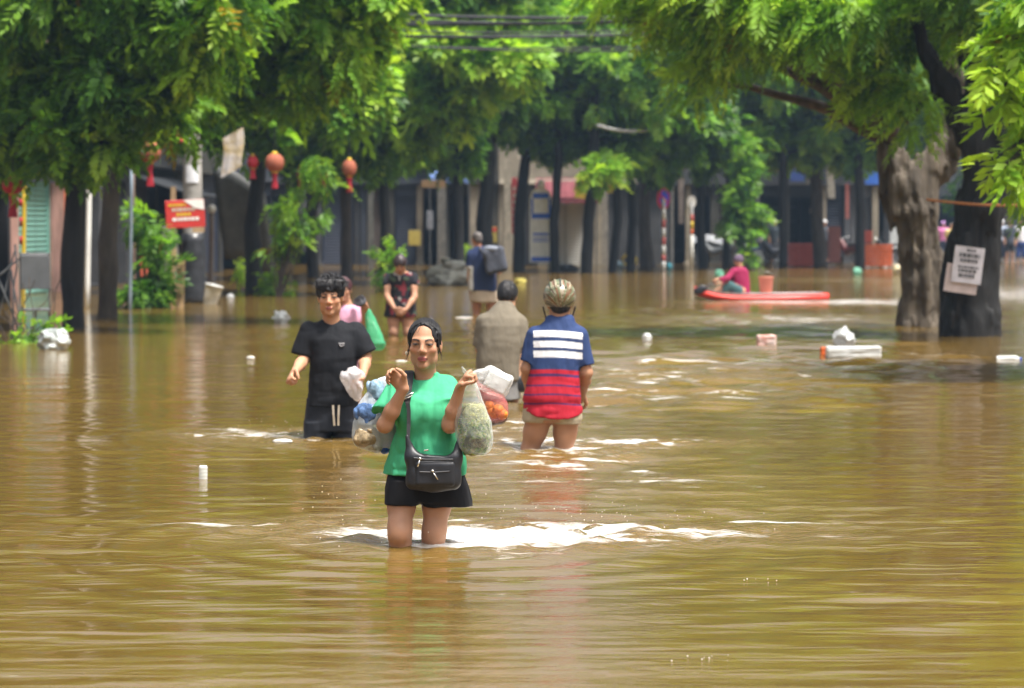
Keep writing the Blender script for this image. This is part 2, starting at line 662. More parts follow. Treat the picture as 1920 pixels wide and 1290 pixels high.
def water_height(X, Y, dy):
    rng = np.random.default_rng(11)
    H = np.zeros_like(X)
    P = np.stack([X * 0.23, Y * 0.16, np.zeros_like(X)], -1)
    env = 0.75 + 0.45 * vnoise(P)
    env2 = 0.7 + 0.6 * vnoise(P * 2.3 + 9)
    for i in range(44):                       # wind ripples and left-over swell
        lam = 0.11 * (4.2 ** rng.random()) if i < 34 else 0.4 * (3 ** rng.random())
        th = rng.normal(0, 0.17)
        kx, ky = math.sin(th) * 2 * math.pi / lam, math.cos(th) * 2 * math.pi / lam
        slope = rng.uniform(0.0052, 0.0110) * (1.15 if lam > 0.5 else 1)
        ph = rng.uniform(0, 6.28)
        fade = np.clip((lam / np.maximum(dy, 1e-3) - 2.5) / 2.0, 0, 1)
        bend = 0.6 * vnoise(np.stack([X * 0.5 + i, Y * 0.35, np.zeros_like(X)], -1))
        H += (lam * slope / 6.28) * np.sin(kx * X + ky * Y + ph + bend * 3) * fade * (env if i % 2 else env2)
    chop = np.zeros_like(X)
    for i in range(34):
        lam = 0.06 * (4.0 ** rng.random())
        th = rng.uniform(-1.3, 1.3)
        kx, ky = math.sin(th) * 2 * math.pi / lam, math.cos(th) * 2 * math.pi / lam
        fade = np.clip((lam / np.maximum(dy, 1e-3) - 2.5) / 2.0, 0, 1)
        w = 1.2 * vnoise(np.stack([X * 1.7 + 3 * i, Y * 1.7, np.zeros_like(X) + i], -1))
        chop += lam * 0.046 / 6.28 * 2 * np.sin(kx * X + ky * Y + rng.uniform(0, 6.28) + 2 * w) * fade
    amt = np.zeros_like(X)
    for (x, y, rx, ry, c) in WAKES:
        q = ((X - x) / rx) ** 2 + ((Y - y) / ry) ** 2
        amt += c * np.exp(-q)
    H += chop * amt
    lens = np.zeros_like(X)                   # longer chop that still shows far off
    for i in range(22):
        lam = 0.35 * (3.2 ** rng.random())
        th = rng.normal(0, 0.5)
        kx, ky = math.sin(th) * 2 * math.pi / lam, math.cos(th) * 2 * math.pi / lam
        fade = np.clip((lam / np.maximum(dy, 1e-3) - 2.5) / 2.0, 0, 1)
        w = vnoise(np.stack([X * 0.8 + 3 * i, Y * 0.8, np.zeros_like(X) + i], -1))
        lens += lam * 0.048 / 6.28 * np.sin(kx * X + ky * Y + rng.uniform(0, 6.28) + 3 * w) * fade
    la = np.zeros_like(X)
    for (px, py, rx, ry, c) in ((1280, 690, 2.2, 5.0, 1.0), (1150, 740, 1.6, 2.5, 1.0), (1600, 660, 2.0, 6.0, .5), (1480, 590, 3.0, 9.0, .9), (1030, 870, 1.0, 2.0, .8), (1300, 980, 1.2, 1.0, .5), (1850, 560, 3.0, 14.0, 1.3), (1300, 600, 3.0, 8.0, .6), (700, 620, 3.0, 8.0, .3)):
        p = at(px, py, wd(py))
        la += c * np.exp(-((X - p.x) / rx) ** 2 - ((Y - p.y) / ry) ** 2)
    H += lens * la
    # the waders' bow waves: rings and a long V of low ridges
    for (px, py, A, L) in ((800, 1020, 0.010, 1.5), (1025, 842, 0.007, 1.3), (622, 820, 0.009, 1.4), (950, 752, 0.006, 1.6), (750, 632, 0.008, 2)):
        p = at(px, py, wd(py))
        r = np.sqrt((X - p.x) ** 2 + (Y - p.y) ** 2) + 1e-4
        H += A * np.cos(r * 17 - 0.6) * np.exp(-r / L) * np.clip(r / 0.12, 0, 1)
        for sgn in (-1, 1):
            for k in range(3):
                d = (Y - p.y + 0.18 - 0.34 * k) - 0.55 * np.abs(X - p.x)
                on = np.clip((sgn * (X - p.x)) / 0.2, 0, 1)
                H += A * (0.9 - 0.25 * k) * np.exp(-(d / 0.10) ** 2) * np.exp(-r / (L * 1.7)) * on
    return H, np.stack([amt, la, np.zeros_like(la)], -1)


def build_water():
    ys = [-60, -30, -10, 0, 3, 5]
    y = 6.0
    while y < 118:
        ys.append(y)
        y += 0.030 if y < 9.3 else (0.024 if y < 16 else (0.034 if y < 22 else max(0.04, (y - 20) * 0.0075 + 0.03)))
    xs = [-140, -80, -50, -35, -26]
    x = -20.0
    while x < 20:
        xs.append(x)
        x += 0.048 if abs(x) < 3.2 else (0.07 if abs(x) < 5.2 else 0.3)
    xs += [24, 32, 50, 80, 140]
    xs, ys = np.array(xs), np.array(ys)
    X, Y = np.meshgrid(xs, ys)
    dyr = np.gradient(ys)
    dy = np.repeat(dyr[:, None], len(xs), 1)
    dxr = np.gradient(xs)
    dy = np.maximum(dy, np.repeat(dxr[None, :], len(ys), 0) * 0.7)
    H, amt = water_height(X.astype(np.float64), Y.astype(np.float64), dy)
    H[dy > 1] = 0
    V = np.stack([X, Y, H], -1).reshape(-1, 3)
    nc = len(xs)
    i = np.arange(len(ys) - 1)[:, None] * nc + np.arange(nc - 1)[None]
    Fq = np.stack([i, i + 1, i + nc + 1, i + nc], -1).reshape(-1, 4)
    m = bpy.data.materials.new('muddy_water')
    m.use_nodes = True
    nt = m.node_tree
    p = nt.nodes['Principled BSDF']
    tc = nt.nodes.new('ShaderNodeTexCoord')
    mp = nt.nodes.new('ShaderNodeMapping')
    mp.inputs['Scale'].default_value = (0.35, 0.5, 1)
    nt.links.new(tc.outputs['Object'], mp.inputs['Vector'])
    n1 = nt.nodes.new('ShaderNodeTexNoise')
    n1.inputs['Scale'].default_value = 1.0
    n1.inputs['Detail'].default_value = 7
    nt.links.new(mp.outputs[0], n1.inputs['Vector'])
    cr = nt.nodes.new('ShaderNodeValToRGB')
    cr.color_ramp.elements[0].position = 0.3
    cr.color_ramp.elements[0].color = (*WATER_A, 1)
    cr.color_ramp.elements[1].position = 0.7
    cr.color_ramp.elements[1].color = (*WATER_B, 1)
    nt.links.new(n1.outputs['Fac'], cr.inputs[0])
    nt.links.new(cr.outputs[0], p.inputs['Base Color'])
    p.inputs['Roughness'].default_value = 0.09
    p.inputs['IOR'].default_value = 1.34
    p.inputs['Specular IOR Level'].default_value = 0.75
    p.inputs['Coat Weight'].default_value = 0.0
    p.inputs['Coat Roughness'].default_value = 0.06
    p.inputs['Coat IOR'].default_value = 1.45
    # fine ripples below the size of the surface's own facets
    mp2 = nt.nodes.new('ShaderNodeMapping')
    mp2.inputs['Scale'].default_value = (1.6, 7.5, 1)
    nt.links.new(tc.outputs['Object'], mp2.inputs['Vector'])
    n2 = nt.nodes.new('ShaderNodeTexNoise')
    n2.inputs['Scale'].default_value = 1.0
    n2.inputs['Detail'].default_value = 3
    n2.inputs['Distortion'].default_value = 0.6
    nt.links.new(mp2.outputs[0], n2.inputs['Vector'])
    bp = nt.nodes.new('ShaderNodeBump')
    bp.inputs['Strength'].default_value = 0.5
    bp.inputs['Distance'].default_value = 0.016
    nt.links.new(n2.outputs['Fac'], bp.inputs['Height'])
    # broken water near the waders: crisp wavelets finer than the mesh
    at0 = nt.nodes.new('ShaderNodeAttribute')
    at0.attribute_name = 'col'
    at_ = nt.nodes.new('ShaderNodeSeparateColor')
    nt.links.new(at0.outputs['Color'], at_.inputs[0])
    mp3 = nt.nodes.new('ShaderNodeMapping')
    mp3.inputs['Scale'].default_value = (11, 17, 1)
    nt.links.new(tc.outputs['Object'], mp3.inputs['Vector'])
    n3 = nt.nodes.new('ShaderNodeTexNoise')
    n3.inputs['Scale'].default_value = 1.0
    n3.inputs['Detail'].default_value = 4
    n3.inputs['Distortion'].default_value = 1.2
    nt.links.new(mp3.outputs[0], n3.inputs['Vector'])
    mul = nt.nodes.new('ShaderNodeMath')
    mul.operation = 'MULTIPLY'
    nt.links.new(n3.outputs['Fac'], mul.inputs[0])
    nt.links.new(at_.outputs[0], mul.inputs[1])
    bp2 = nt.nodes.new('ShaderNodeBump')
    bp2.inputs['Strength'].default_value = 1.0
    bp2.inputs['Distance'].default_value = 0.035
    nt.links.new(mul.outputs[0], bp2.inputs['Height'])
    nt.links.new(bp.outputs[0], bp2.inputs['Normal'])
    nt.links.new(bp2.outputs[0], p.inputs['Normal'])
    # white sky glare painted into the base colour as streaks on churned water
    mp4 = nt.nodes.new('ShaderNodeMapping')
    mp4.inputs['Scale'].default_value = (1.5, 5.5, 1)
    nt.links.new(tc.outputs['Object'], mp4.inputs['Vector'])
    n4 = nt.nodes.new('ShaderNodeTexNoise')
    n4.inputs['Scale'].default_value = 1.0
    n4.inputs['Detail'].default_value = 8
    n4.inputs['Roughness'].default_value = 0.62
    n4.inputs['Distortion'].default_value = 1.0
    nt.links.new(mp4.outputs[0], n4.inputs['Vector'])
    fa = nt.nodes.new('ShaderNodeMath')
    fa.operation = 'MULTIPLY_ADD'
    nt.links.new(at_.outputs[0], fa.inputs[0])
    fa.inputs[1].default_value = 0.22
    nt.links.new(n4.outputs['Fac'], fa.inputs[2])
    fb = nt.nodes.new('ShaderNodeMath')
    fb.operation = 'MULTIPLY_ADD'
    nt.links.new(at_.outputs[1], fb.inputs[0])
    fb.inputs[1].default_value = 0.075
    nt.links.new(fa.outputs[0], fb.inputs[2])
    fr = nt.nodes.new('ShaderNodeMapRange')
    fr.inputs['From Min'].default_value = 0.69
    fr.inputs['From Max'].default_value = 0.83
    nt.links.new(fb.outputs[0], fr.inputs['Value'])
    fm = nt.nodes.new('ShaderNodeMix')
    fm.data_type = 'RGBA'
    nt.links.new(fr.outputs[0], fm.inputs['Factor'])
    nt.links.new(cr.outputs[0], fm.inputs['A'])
    fm.inputs['B'].default_value = (0.82, 0.80, 0.76, 1)  # pale glare colour
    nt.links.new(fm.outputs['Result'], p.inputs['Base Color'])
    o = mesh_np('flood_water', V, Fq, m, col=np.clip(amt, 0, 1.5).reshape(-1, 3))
    tag(o, 'brown muddy flood water rippling over the whole street', 'water', kind='structure')


WATER_A, WATER_B = (0.104, 0.062, 0.012), (0.138, 0.085, 0.019)
build_water()

# ------------------------------------------------------------------ ground: flooded road, rising to dry street far off
def build_ground():
    ys = [-200, -60, 0, 60, 100, 114, 122, 140, 200, 260, 400]
    zs = [-0.8, -0.75, -0.62, -0.45, -0.22, -0.06, 0.05, 0.12, 0.2, 0.2, 0.2]
    m = MB()
    m.sheet([[(x, y, z) for x in (-300, -60, -14, 14, 60, 300)] for y, z in zip(ys, zs)])
    o = m.build('ground', mat('wet_asphalt', (0.06, 0.055, 0.05), 0.35, 0.3, 0.6, 0.3, 14))
    tag(o, 'wet street surface under the flood and beyond it', 'ground', kind='structure')


build_ground()


def build_haze():
    m = bpy.data.materials.new('humid_air')
    m.use_nodes = True
    nt = m.node_tree
    nt.nodes.remove(nt.nodes['Principled BSDF'])
    v = nt.nodes.new('ShaderNodeVolumePrincipled')
    v.inputs['Color'].default_value = (0.50, 0.72, 1.0, 1)
    v.inputs['Density'].default_value = HAZE
    v.inputs['Anisotropy'].default_value = 0.2
    nt.links.new(v.outputs[0], nt.nodes['Material Output'].inputs['Volume'])
    o = MB().box((-320, -220, -1.8), (320, 420, 18)).build('haze', m)
    tag(o, 'thin bluish humid air over the street', 'haze', kind='stuff')


HAZE = 0.0004
build_haze()
# ------------------------------------------------------------------ trees
def leaf_mat(name, transl=0.55, rough=0.45):
    m = mat(name, attr=True, var=0.3, scale=25, rough=rough, spec=0.35, transl=transl, tint=(1.10, 1.15, 0.5))
    return m


LEAF = leaf_mat('leaf')
BARK = mat('bark', (0.050, 0.040, 0.031), 0.9, 0.3, 5, 0.9, 16, stretch=(1, 1, 0.3))
BARK_DARK = mat('bark_wet_dark', (0.0085, 0.0080, 0.0078), 0.8, 0.35, 5, 1.0, 14, stretch=(1, 1, 0.25))
BARK_PALE = mat('bark_pale', (0.135, 0.108, 0.08), 0.9, 0.28, 4, 1.0, 11, stretch=(1, 1, 0.3), col2=(0.04, 0.032, 0.025))


def frond_template(pairs, L, ll, lw, droop, tip=True, seed=0):
    """One pinnate leaf along +x with leaflets either side; returns verts (m,4,3)."""
    r = np.random.default_rng(seed)
    out = []
    for i in range(pairs):
        t = (i + 0.8) / (pairs + 0.3)
        x, z = L * t, -droop * L * t * t
        s = (0.72 + 0.5 * math.sin(math.pi * min(t * 0.95 + 0.05, 1))) * r.uniform(0.85, 1.12)
        for sg in (-1, 1):
            a = R(62 - 24 * t) + r.normal(0, 0.12)
            d = np.array([math.cos(a), sg * math.sin(a), -0.28 + r.normal(0, 0.12)])
            d /= np.linalg.norm(d)
            w = np.cross(d, [0, 0, 1.0])
            w /= np.linalg.norm(w)
            w = w * 1.0 + np.array([0, 0, r.normal(0, 0.35)])
            b = np.array([x, 0, z])
            out.append([b, b + d * ll * s * 0.45 + w * lw * s * 0.5, b + d * ll * s, b + d * ll * s * 0.5 - w * lw * s * 0.5])
    if tip:
        b = np.array([L * 0.96, 0, -droop * L])
        d = np.array([0.9, 0, -0.4])
        w = np.array([0, 1.0, 0])
        out.append([b, b + d * ll * 0.45 + w * lw * 0.5, b + d * ll, b + d * ll * 0.5 - w * lw * 0.5])
    return np.array(out, dtype=np.float32)


TEMPL = {
    'fine': [frond_template(6, 0.38, 0.165, 0.066, d, seed=i) for i, d in enumerate((0.25, 0.5, 0.8))],
    'feather': [frond_template(10, 0.54, 0.150, 0.040, d, seed=i + 5) for i, d in enumerate((0.2, 0.4, 0.65))],
    'broad': [frond_template(4, 0.30, 0.17, 0.062, d, seed=i + 9) for i, d in enumerate((0.3, 0.6, 0.9))],
    'far': [frond_template(4, 0.44, 0.27, 0.12, d, seed=i + 14) for i, d in enumerate((0.3, 0.6, 0.9))],
    'small': [frond_template(3, 0.13, 0.075, 0.042, d, seed=i + 19) for i, d in enumerate((0.3, 0.6, 0.9))],
}

GREENS = np.array([(0.055, 0.150, 0.022), (0.120, 0.280, 0.032), (0.220, 0.440, 0.042), (0.360, 0.600, 0.052), (0.520, 0.720, 0.070)])


def leaves(clumps, kind, dens, seed, hue=0.0, droop=0.5, lean=None):
    """clumps: (x, y, z, rx, ry, rz [, light]) -> verts, faces, colours of all leaves."""
    r = np.random.default_rng(seed)
    VV, CC = [], []
    subs = []
    for c in clumps:                    # every clump breaks up into smaller boughs
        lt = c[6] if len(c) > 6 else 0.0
        if c[3] < 0.3:
            subs.append((*c[:6], lt))
            continue
        for k in range(6):
            d = r.normal(size=3)
            d /= np.linalg.norm(d)
            q = r.uniform(0.45, 0.85)
            s = r.uniform(0.34, 0.60)
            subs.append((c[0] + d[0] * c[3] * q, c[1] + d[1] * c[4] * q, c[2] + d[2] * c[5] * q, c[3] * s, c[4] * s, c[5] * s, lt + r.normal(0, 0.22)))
    for c in subs:
        cx, cy, cz, rx, ry, rz, lt = c
        out = cz - rz > CAM_H + cy * (423 + 60) / FPX          # above the picture: only shade and reflections
        n = max(6, int(dens * (0.38 if out else 0.95) * (rx * ry + rx * rz + ry * rz) / 3))
        d = r.normal(size=(n, 3))
        d /= np.linalg.norm(d, axis=1)[:, None]
        # small sprays inside the clump so that it breaks up
        ns = max(3, n // 9)
        sd_ = r.normal(size=(ns, 3))
        sd_ /= np.linalg.norm(sd_, axis=1)[:, None]
        d = sd_[r.integers(0, ns, n)] * 0.85 + d * 0.38
        d /= np.linalg.norm(d, axis=1)[:, None] + 1e-6
        rad = r.random(n) ** 0.40
        pos = np.stack([cx + d[:, 0] * rx * rad, cy + d[:, 1] * ry * rad, cz + d[:, 2] * rz * rad], -1)
        pos += r.normal(0, 0.05, pos.shape)
        ax = d + r.normal(0, 0.45, d.shape)
        if lean is not None:
            ax += np.array(lean)
        ax[:, 2] -= droop
        ax /= np.linalg.norm(ax, axis=1)[:, None]
        up = np.tile([0, 0, 1.0], (n, 1)) + r.normal(0, 0.35, (n, 3))
        sd2 = np.cross(up, ax)
        sd2 /= np.linalg.norm(sd2, axis=1)[:, None] + 1e-6
        nz = np.cross(ax, sd2)
        sc = r.uniform(0.7, 1.25, n)
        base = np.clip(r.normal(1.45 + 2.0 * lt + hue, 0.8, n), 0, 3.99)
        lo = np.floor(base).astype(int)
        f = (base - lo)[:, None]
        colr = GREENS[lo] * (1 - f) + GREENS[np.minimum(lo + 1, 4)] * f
        yel = r.random(n) < (0.0 if kind == 'far' else 0.008)
        colr[yel] = (0.32, 0.22, 0.02)
        tid = r.integers(0, 3, n)
        for t in range(3):
            k = tid == t
            if not k.any():
                continue
            T = TEMPL[kind][t]
            B = np.stack([ax[k], sd2[k], nz[k]], 1) * sc[k][:, None, None]       # (m,3,3)
            W = np.einsum('abj,mjc->mabc', T, B) + pos[k][:, None, None, :]
            VV.append(W.reshape(-1, 3))
            cc = np.repeat(colr[k], T.shape[0] * 4, 0)
            cc = cc * np.repeat(r.uniform(0.8, 1.2, (k.sum() * T.shape[0], 1)), 4, 0)
            CC.append(cc)
    V = np.concatenate(VV)
    C = np.clip(np.concatenate(CC), 0, 1)
    Fq = np.arange(len(V)).reshape(-1, 4)
    return V, Fq, C


def curve_pts(a, b, n=6, bow=(0, 0, 0.3), jit=0.06):
    a, b, w = Vector(a), Vector(b), Vector(bow)
    out = []
    for i in range(n + 1):
        t = i / n
        p = a.lerp(b, t) + w * (4 * t * (1 - t)) * 0.5
        if 0 < i < n:
            p += Vector((random.uniform(-jit, jit), random.uniform(-jit, jit), random.uniform(-jit, jit) * 0.5))
        out.append(p)
    return out


def blob(px, py, Y, r, flat=0.75, lt=0.0, deep=1.0):
    p = at(px, py, Y)
    k = SHR
    return (p.x, p.y, p.z + LIFT, r * k, r * deep * k, r * flat * k, lt)


LIFT, SHR = 0.28, 0.86


def tree(name, label, base, trunk_pts, trunk_r, clumps, kind, dens, seed, bark, group=None, limbs=True, hue=0.0, droop=0.5, lean=None):
    """Empty at the base > trunk (with limbs), crown."""
    b = Vector(base)
    t = empty(name, b, 0, label, 'tree', group)
    m = MB()
    pts = [Vector(p) - b for p in trunk_pts]
    fine, rr = [], []
    for i in range(len(pts) - 1):
        for k in range(4):
            u = k / 4
            fine.append(pts[i].lerp(pts[i + 1], u) + Vector((random.uniform(-1, 1), random.uniform(-1, 1), 0)) * trunk_r[i] * 0.10)
            rr.append((trunk_r[i] * (1 - u) + trunk_r[i + 1] * u) * random.uniform(0.93, 1.07))
    fine.append(pts[-1])
    rr.append(trunk_r[-1])
    m.tube(fine, rr, 12, jit=0.07)
    if limbs:
        for c in clumps:
            cc = Vector(c[:3]) - b
            k = min(range(len(fine)), key=lambda i: (fine[i] - cc).length + (0 if fine[i].z < cc.z - 0.2 else 3) + (4 if i < len(fine) * 0.45 else 0))
            st = fine[k]
            L = (cc - st).length
            if L < 0.3:
                continue
            q = curve_pts(st, cc + Vector((0, 0, -0.15)), 6, (0, 0, L * 0.16), 0.05 * L ** 0.5)
            r0 = min(rr[k] * 0.55, 0.02 + 0.022 * L)
            m.tube(q, [r0 * (1 - 0.85 * i / 6) + 0.006 for i in range(7)], 6)
            for s in range(2):
                e = cc + Vector((random.uniform(-1, 1) * c[3], random.uniform(-1, 1) * c[4], random.uniform(-0.8, 0.5) * c[5])) * 0.8
                m.tube(curve_pts(q[4], e, 3, (0, 0, 0.1), 0.03), [r0 * 0.35, r0 * 0.28, r0 * 0.2, 0.004], 5)
    m.build('trunk', bark, t, smooth=True)
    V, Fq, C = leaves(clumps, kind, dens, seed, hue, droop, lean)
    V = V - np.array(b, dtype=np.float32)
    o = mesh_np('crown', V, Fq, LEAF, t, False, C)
    o['kind'] = 'stuff'
    return t


def wbase(px, py, dz=-0.4):
    p = at(px, py, wd(py))
    p.z = dz
    return p


def straight(base, px_top, py_top, r0, r1, n=4, kink=0.12):
    b = Vector(base)
    e = at(px_top, py_top, b.y)
    return [b.lerp(e, i / n) + (Vector((random.uniform(-kink, kink), random.uniform(-kink, kink), 0)) if 0 < i < n else Vector()) for i in range(n + 1)], [r0 + (r1 - r0) * i / n for i in range(n + 1)]


LEFT_GROUP = 'street trees along the shop fronts'
# --- tree A: dark slim trunk at the far left, heavy dark crown
bA = wbase(139, 616)
tA, rA = straight(bA, 152, -120, 0.17, 0.11)
cl = [blob(30, 250, 41, .75), blob(110, 285, 40.5, .55), blob(185, 265, 40.6, .62), blob(60, 120, 41, .95), blob(170, 150, 40, .95, lt=-.1),
      blob(270, 170, 40.2, .75), blob(330, 235, 40.5, .48, lt=.25), blob(350, 120, 39.8, .8, lt=.1), blob(20, 20, 40.5, 1.0, lt=-.1), blob(140, 10, 40, 1.05), blob(270, 30, 39.5, 1.0, lt=.1),
      blob(390, 20, 39, .9, lt=.2), blob(10, 310, 42, .5), blob(80, 330, 41.2, .32), blob(215, 300, 40.4, .35, lt=.2),
      blob(90, -120, 40.5, 1.3), blob(290, -130, 40, 1.4, lt=.2), blob(200, -260, 40.5, 1.4, lt=.3), blob(0, -230, 41, 1.4), blob(130, 240, 42.5, .8, lt=-.3), blob(20, 200, 43, .9, lt=-.3)]
tree('street_tree', 'slim dark trunk tree between the grey chair and the white pole', bA, tA, rA, cl, 'fine', 390, 1, BARK_DARK, LEFT_GROUP, droop=0.45)
# --- tree B: second trunk with a pale edge
bB = wbase(205, 598)
tB, rB = straight(bB, 232, -100, 0.165, 0.10)
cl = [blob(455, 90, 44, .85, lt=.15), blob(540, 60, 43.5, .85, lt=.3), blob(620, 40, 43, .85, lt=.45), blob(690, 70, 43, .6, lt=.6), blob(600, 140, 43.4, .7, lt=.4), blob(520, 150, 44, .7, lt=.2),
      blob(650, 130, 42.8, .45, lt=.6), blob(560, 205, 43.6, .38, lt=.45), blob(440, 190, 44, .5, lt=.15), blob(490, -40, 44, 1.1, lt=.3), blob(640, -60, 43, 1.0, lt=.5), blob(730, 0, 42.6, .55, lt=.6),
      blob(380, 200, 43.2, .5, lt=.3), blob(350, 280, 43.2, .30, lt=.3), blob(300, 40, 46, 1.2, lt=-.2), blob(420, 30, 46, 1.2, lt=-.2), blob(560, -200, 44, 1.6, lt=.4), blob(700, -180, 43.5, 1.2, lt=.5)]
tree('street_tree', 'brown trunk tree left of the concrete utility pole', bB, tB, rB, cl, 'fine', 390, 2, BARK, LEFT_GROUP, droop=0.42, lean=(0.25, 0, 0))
LIFT, SHR = 0.15, 0.95
# --- tree C: behind the pole
bC = wbase(478, 551)
tC, rC = straight(bC, 486, -60, 0.20, 0.13)
cl = [blob(460, 225, 61, .75, lt=-.1), blob(520, 215, 60.5, .6), blob(505, 262, 60, .30, lt=.2), blob(560, 190, 61, .9, lt=-.2), blob(420, 180, 61, .9, lt=-.3), blob(640, 200, 61, .8, lt=.1), blob(500, 90, 62, 1.6, lt=-.2),
      blob(640, 80, 62, 1.6, lt=0), blob(380, 90, 62, 1.5, lt=-.3), blob(520, -60, 62, 2.0, lt=.2), blob(700, 160, 61, .7, lt=.3), blob(450, 130, 64, 1.6, lt=-.4), blob(300, 200, 64, 1.2, lt=-.4)]
tree('street_tree', 'dark trunk tree hung with a string of red lanterns', bC, tC, rC, cl, 'far', 250, 3, BARK_DARK, LEFT_GROUP, droop=0.4)
# --- tree D
bD = wbase(650, 531)
tD, rD = straight(bD, 655, -20, 0.16, 0.12)
cl = [blob(790, 110, 71, 1.0, lt=.35), blob(860, 90, 70, .9, lt=.5), blob(930, 110, 70, .85, lt=.6), blob(975, 115, 69.5, .5, lt=.7), blob(880, 165, 70.5, .75, lt=.5), blob(800, 190, 71, .8, lt=.3), blob(740, 150, 72, .9, lt=.2),
      blob(850, 215, 71, .5, lt=.45), blob(760, 235, 71.5, .6, lt=.2), blob(720, 210, 72, .75), blob(640, 230, 73, 1.0, lt=-.3), blob(690, 270, 73, .75, lt=-.3), blob(790, 265, 72, .42, lt=.25), blob(830, 40, 72, 1.3, lt=.3),
      blob(700, 90, 73, 1.5), blob(920, 40, 71, 1.1, lt=.5), blob(780, -60, 72, 1.8, lt=.4), blob(920, -50, 71, 1.6, lt=.5), blob(620, 160, 76, 1.6, lt=-.4), blob(760, 180, 76, 1.6, lt=-.4), blob(680, 290, 77, .8, lt=-.4), blob(600, 270, 77, .9, lt=-.4)]
tree('street_tree', 'thin trunk tree behind the floral dress woman, bright crown over the street', bD, tD, rD, cl, 'far', 250, 4, BARK, LEFT_GROUP, droop=0.4, lean=(0.3, 0, 0))
LIFT, SHR = 0.0, 1.0
# --- the row at the end of the street
far_specs = [
    (915, 512, 912, 0.26, BARK_DARK, 'thick dark trunk left of the red banner strip', [(880, 150, 1.6, -.2), (930, 190, 1.2, -.3), (850, 240, .9, -.3), (960, 100, 1.6, 0), (900, 20, 2.2, .2), (820, 290, .8, -.3), (780, 200, 1.8, -.4)]),
    (972, 510, 990, 0.20, BARK_DARK, 'dark trunk just left of the blue and white standing sign', [(1010, 150, 1.2, .2), (1060, 190, 1.0, .25), (1090, 150, .9, .35), (1040, 90, 1.5, .2), (1000, 230, .9, -.2), (960, 30, 2.0, .2)]),
    (1040, 511, 1048, 0.17, BARK_DARK, 'dark trunk just right of the blue and white standing sign', [(1120, 130, 1.3, .3), (1060, 270, .8, -.3), (1110, 240, 1.0, -.2), (1150, 170, 1.0, .2), (1070, 60, 1.9, .2), (1160, 30, 2.0, .3)]),
    (1098, 512, 1113, 0.20, BARK_DARK, 'black trunk in front of the white columns', [(1150, 300, .45, .8), (1120, 320, .30, .7), (1180, 250, .9, 0), (1200, 170, 1.2, .1), (1230, 210, .9, .1), (1140, 345, .2, .7), (1190, 90, 1.8, .2)]),
    (1145, 510, 1165, 0.15, BARK_DARK, 'leaning trunk beside the debris heap', [(1250, 260, 1.0, -.3), (1220, 300, .7, -.3), (1290, 190, 1.3, -.2), (1260, 100, 1.9, 0), (1300, 20, 2.2, .2)]),
    (1215, 505, 1205, 0.22, BARK, 'grey trunk left of the parking sign', [(1320, 270, 1.0, -.3), (1350, 200, 1.3, -.2), (1390, 260, 1.0, 0), (1330, 110, 2.0, 0), (1400, 130, 1.6, .1), (1370, 20, 2.2, .2)]),
    (1540, 492, 1530, 0.25, BARK, 'pale trunk between the two orange barriers', [(1490, 240, 1.1, .3), (1540, 210, 1.2, .3), (1590, 250, .9, .35), (1470, 180, 1.5, .1), (1560, 150, 1.6, .2), (1640, 200, 1.4, .1), (1500, 280, .6, .4), (1450, 240, .9, .2), (1570, 290, .5, .3), (1620, 260, .9, .2), (1440, 290, .5, .1), (1400, 220, 1.0, .1), (1660, 240, 1.2, 0), (1450, 60, 2.4, .2), (1580, 50, 2.6, .2), (1680, 110, 2.2, .1)]),
    (1182, 508, 1190, 0.16, BARK_DARK, 'slender trunk right of the debris heap', [(1200, 240, .9, -.2), (1160, 215, .8, 0), (1230, 150, 1.2, 0), (1180, 60, 2.0, .2)]),
    (1320, 500, 1312, 0.18, BARK_DARK, 'trunk behind the round white sign', [(1300, 240, 1.0, -.1), (1350, 280, .7, -.1), (1280, 170, 1.4, 0), (1330, 60, 2.2, .1)]),
    (1362, 498, 1372, 0.15, BARK_DARK, 'thin trunk left of the pale green climber', [(1430, 220, 1.1, .1), (1370, 160, 1.4, 0), (1450, 130, 1.5, .1), (1400, 40, 2.2, .2)]),
    (1468, 494, 1462, 0.17, BARK_DARK, 'trunk left of the dull red barrier', [(1500, 230, 1.2, .1), (1440, 270, .8, 0), (1470, 140, 1.7, .1), (1540, 280, .6, .2), (1500, 50, 2.4, .2)]),
    (1612, 492, 1618, 0.18, BARK_DARK, 'trunk just left of the orange barrier', [(1600, 230, 1.2, .1), (1650, 280, .7, 0), (1560, 250, .9, .2), (1640, 160, 1.7, .1), (1620, 60, 2.4, .2)]),
    (860, 516, 866, 0.18, BARK_DARK, 'trunk above the tarpaulin heap', [(840, 260, .8, -.1), (800, 230, 1.0, -.1), (870, 170, 1.3, .1), (840, 60, 2.0, .1)]),
    (720, 520, 726, 0.16, BARK_DARK, 'dark trunk left of the floral dress woman', [(700, 250, 1.0, -.2), (740, 290, .7, -.2), (690, 170, 1.3, -.1), (720, 60, 2.0, 0)]),
    (590, 522, 596, 0.17, BARK_DARK, 'dark trunk behind the green climber', [(570, 250, 1.0, -.3), (620, 270, .8, -.3), (600, 160, 1.5, -.2), (560, 60, 2.0, -.1)]),
]
for i, (px, py, pt, r0, bk, lab, cs) in enumerate(far_specs):
    b = wbase(px, py)
    if b.y > 102:                      # keep clear of the house fronts
        b = at(px, 500, 102 - (i % 3))
        b.z = -.3
    Y = b.y
    tp, tr = straight(b, pt, 60, r0, r0 * 0.7, kink=0.15)
    tree('street_tree', 'distant tree, ' + lab, b, tp, tr, [blob(a, c, Y - 1.5 + 3 * random.random(), r * 1.1, .8, lt=l) for a, c, r, l in cs], 'far', 130, 20 + i, bk, 'street trees at the end of the street', droop=0.4)
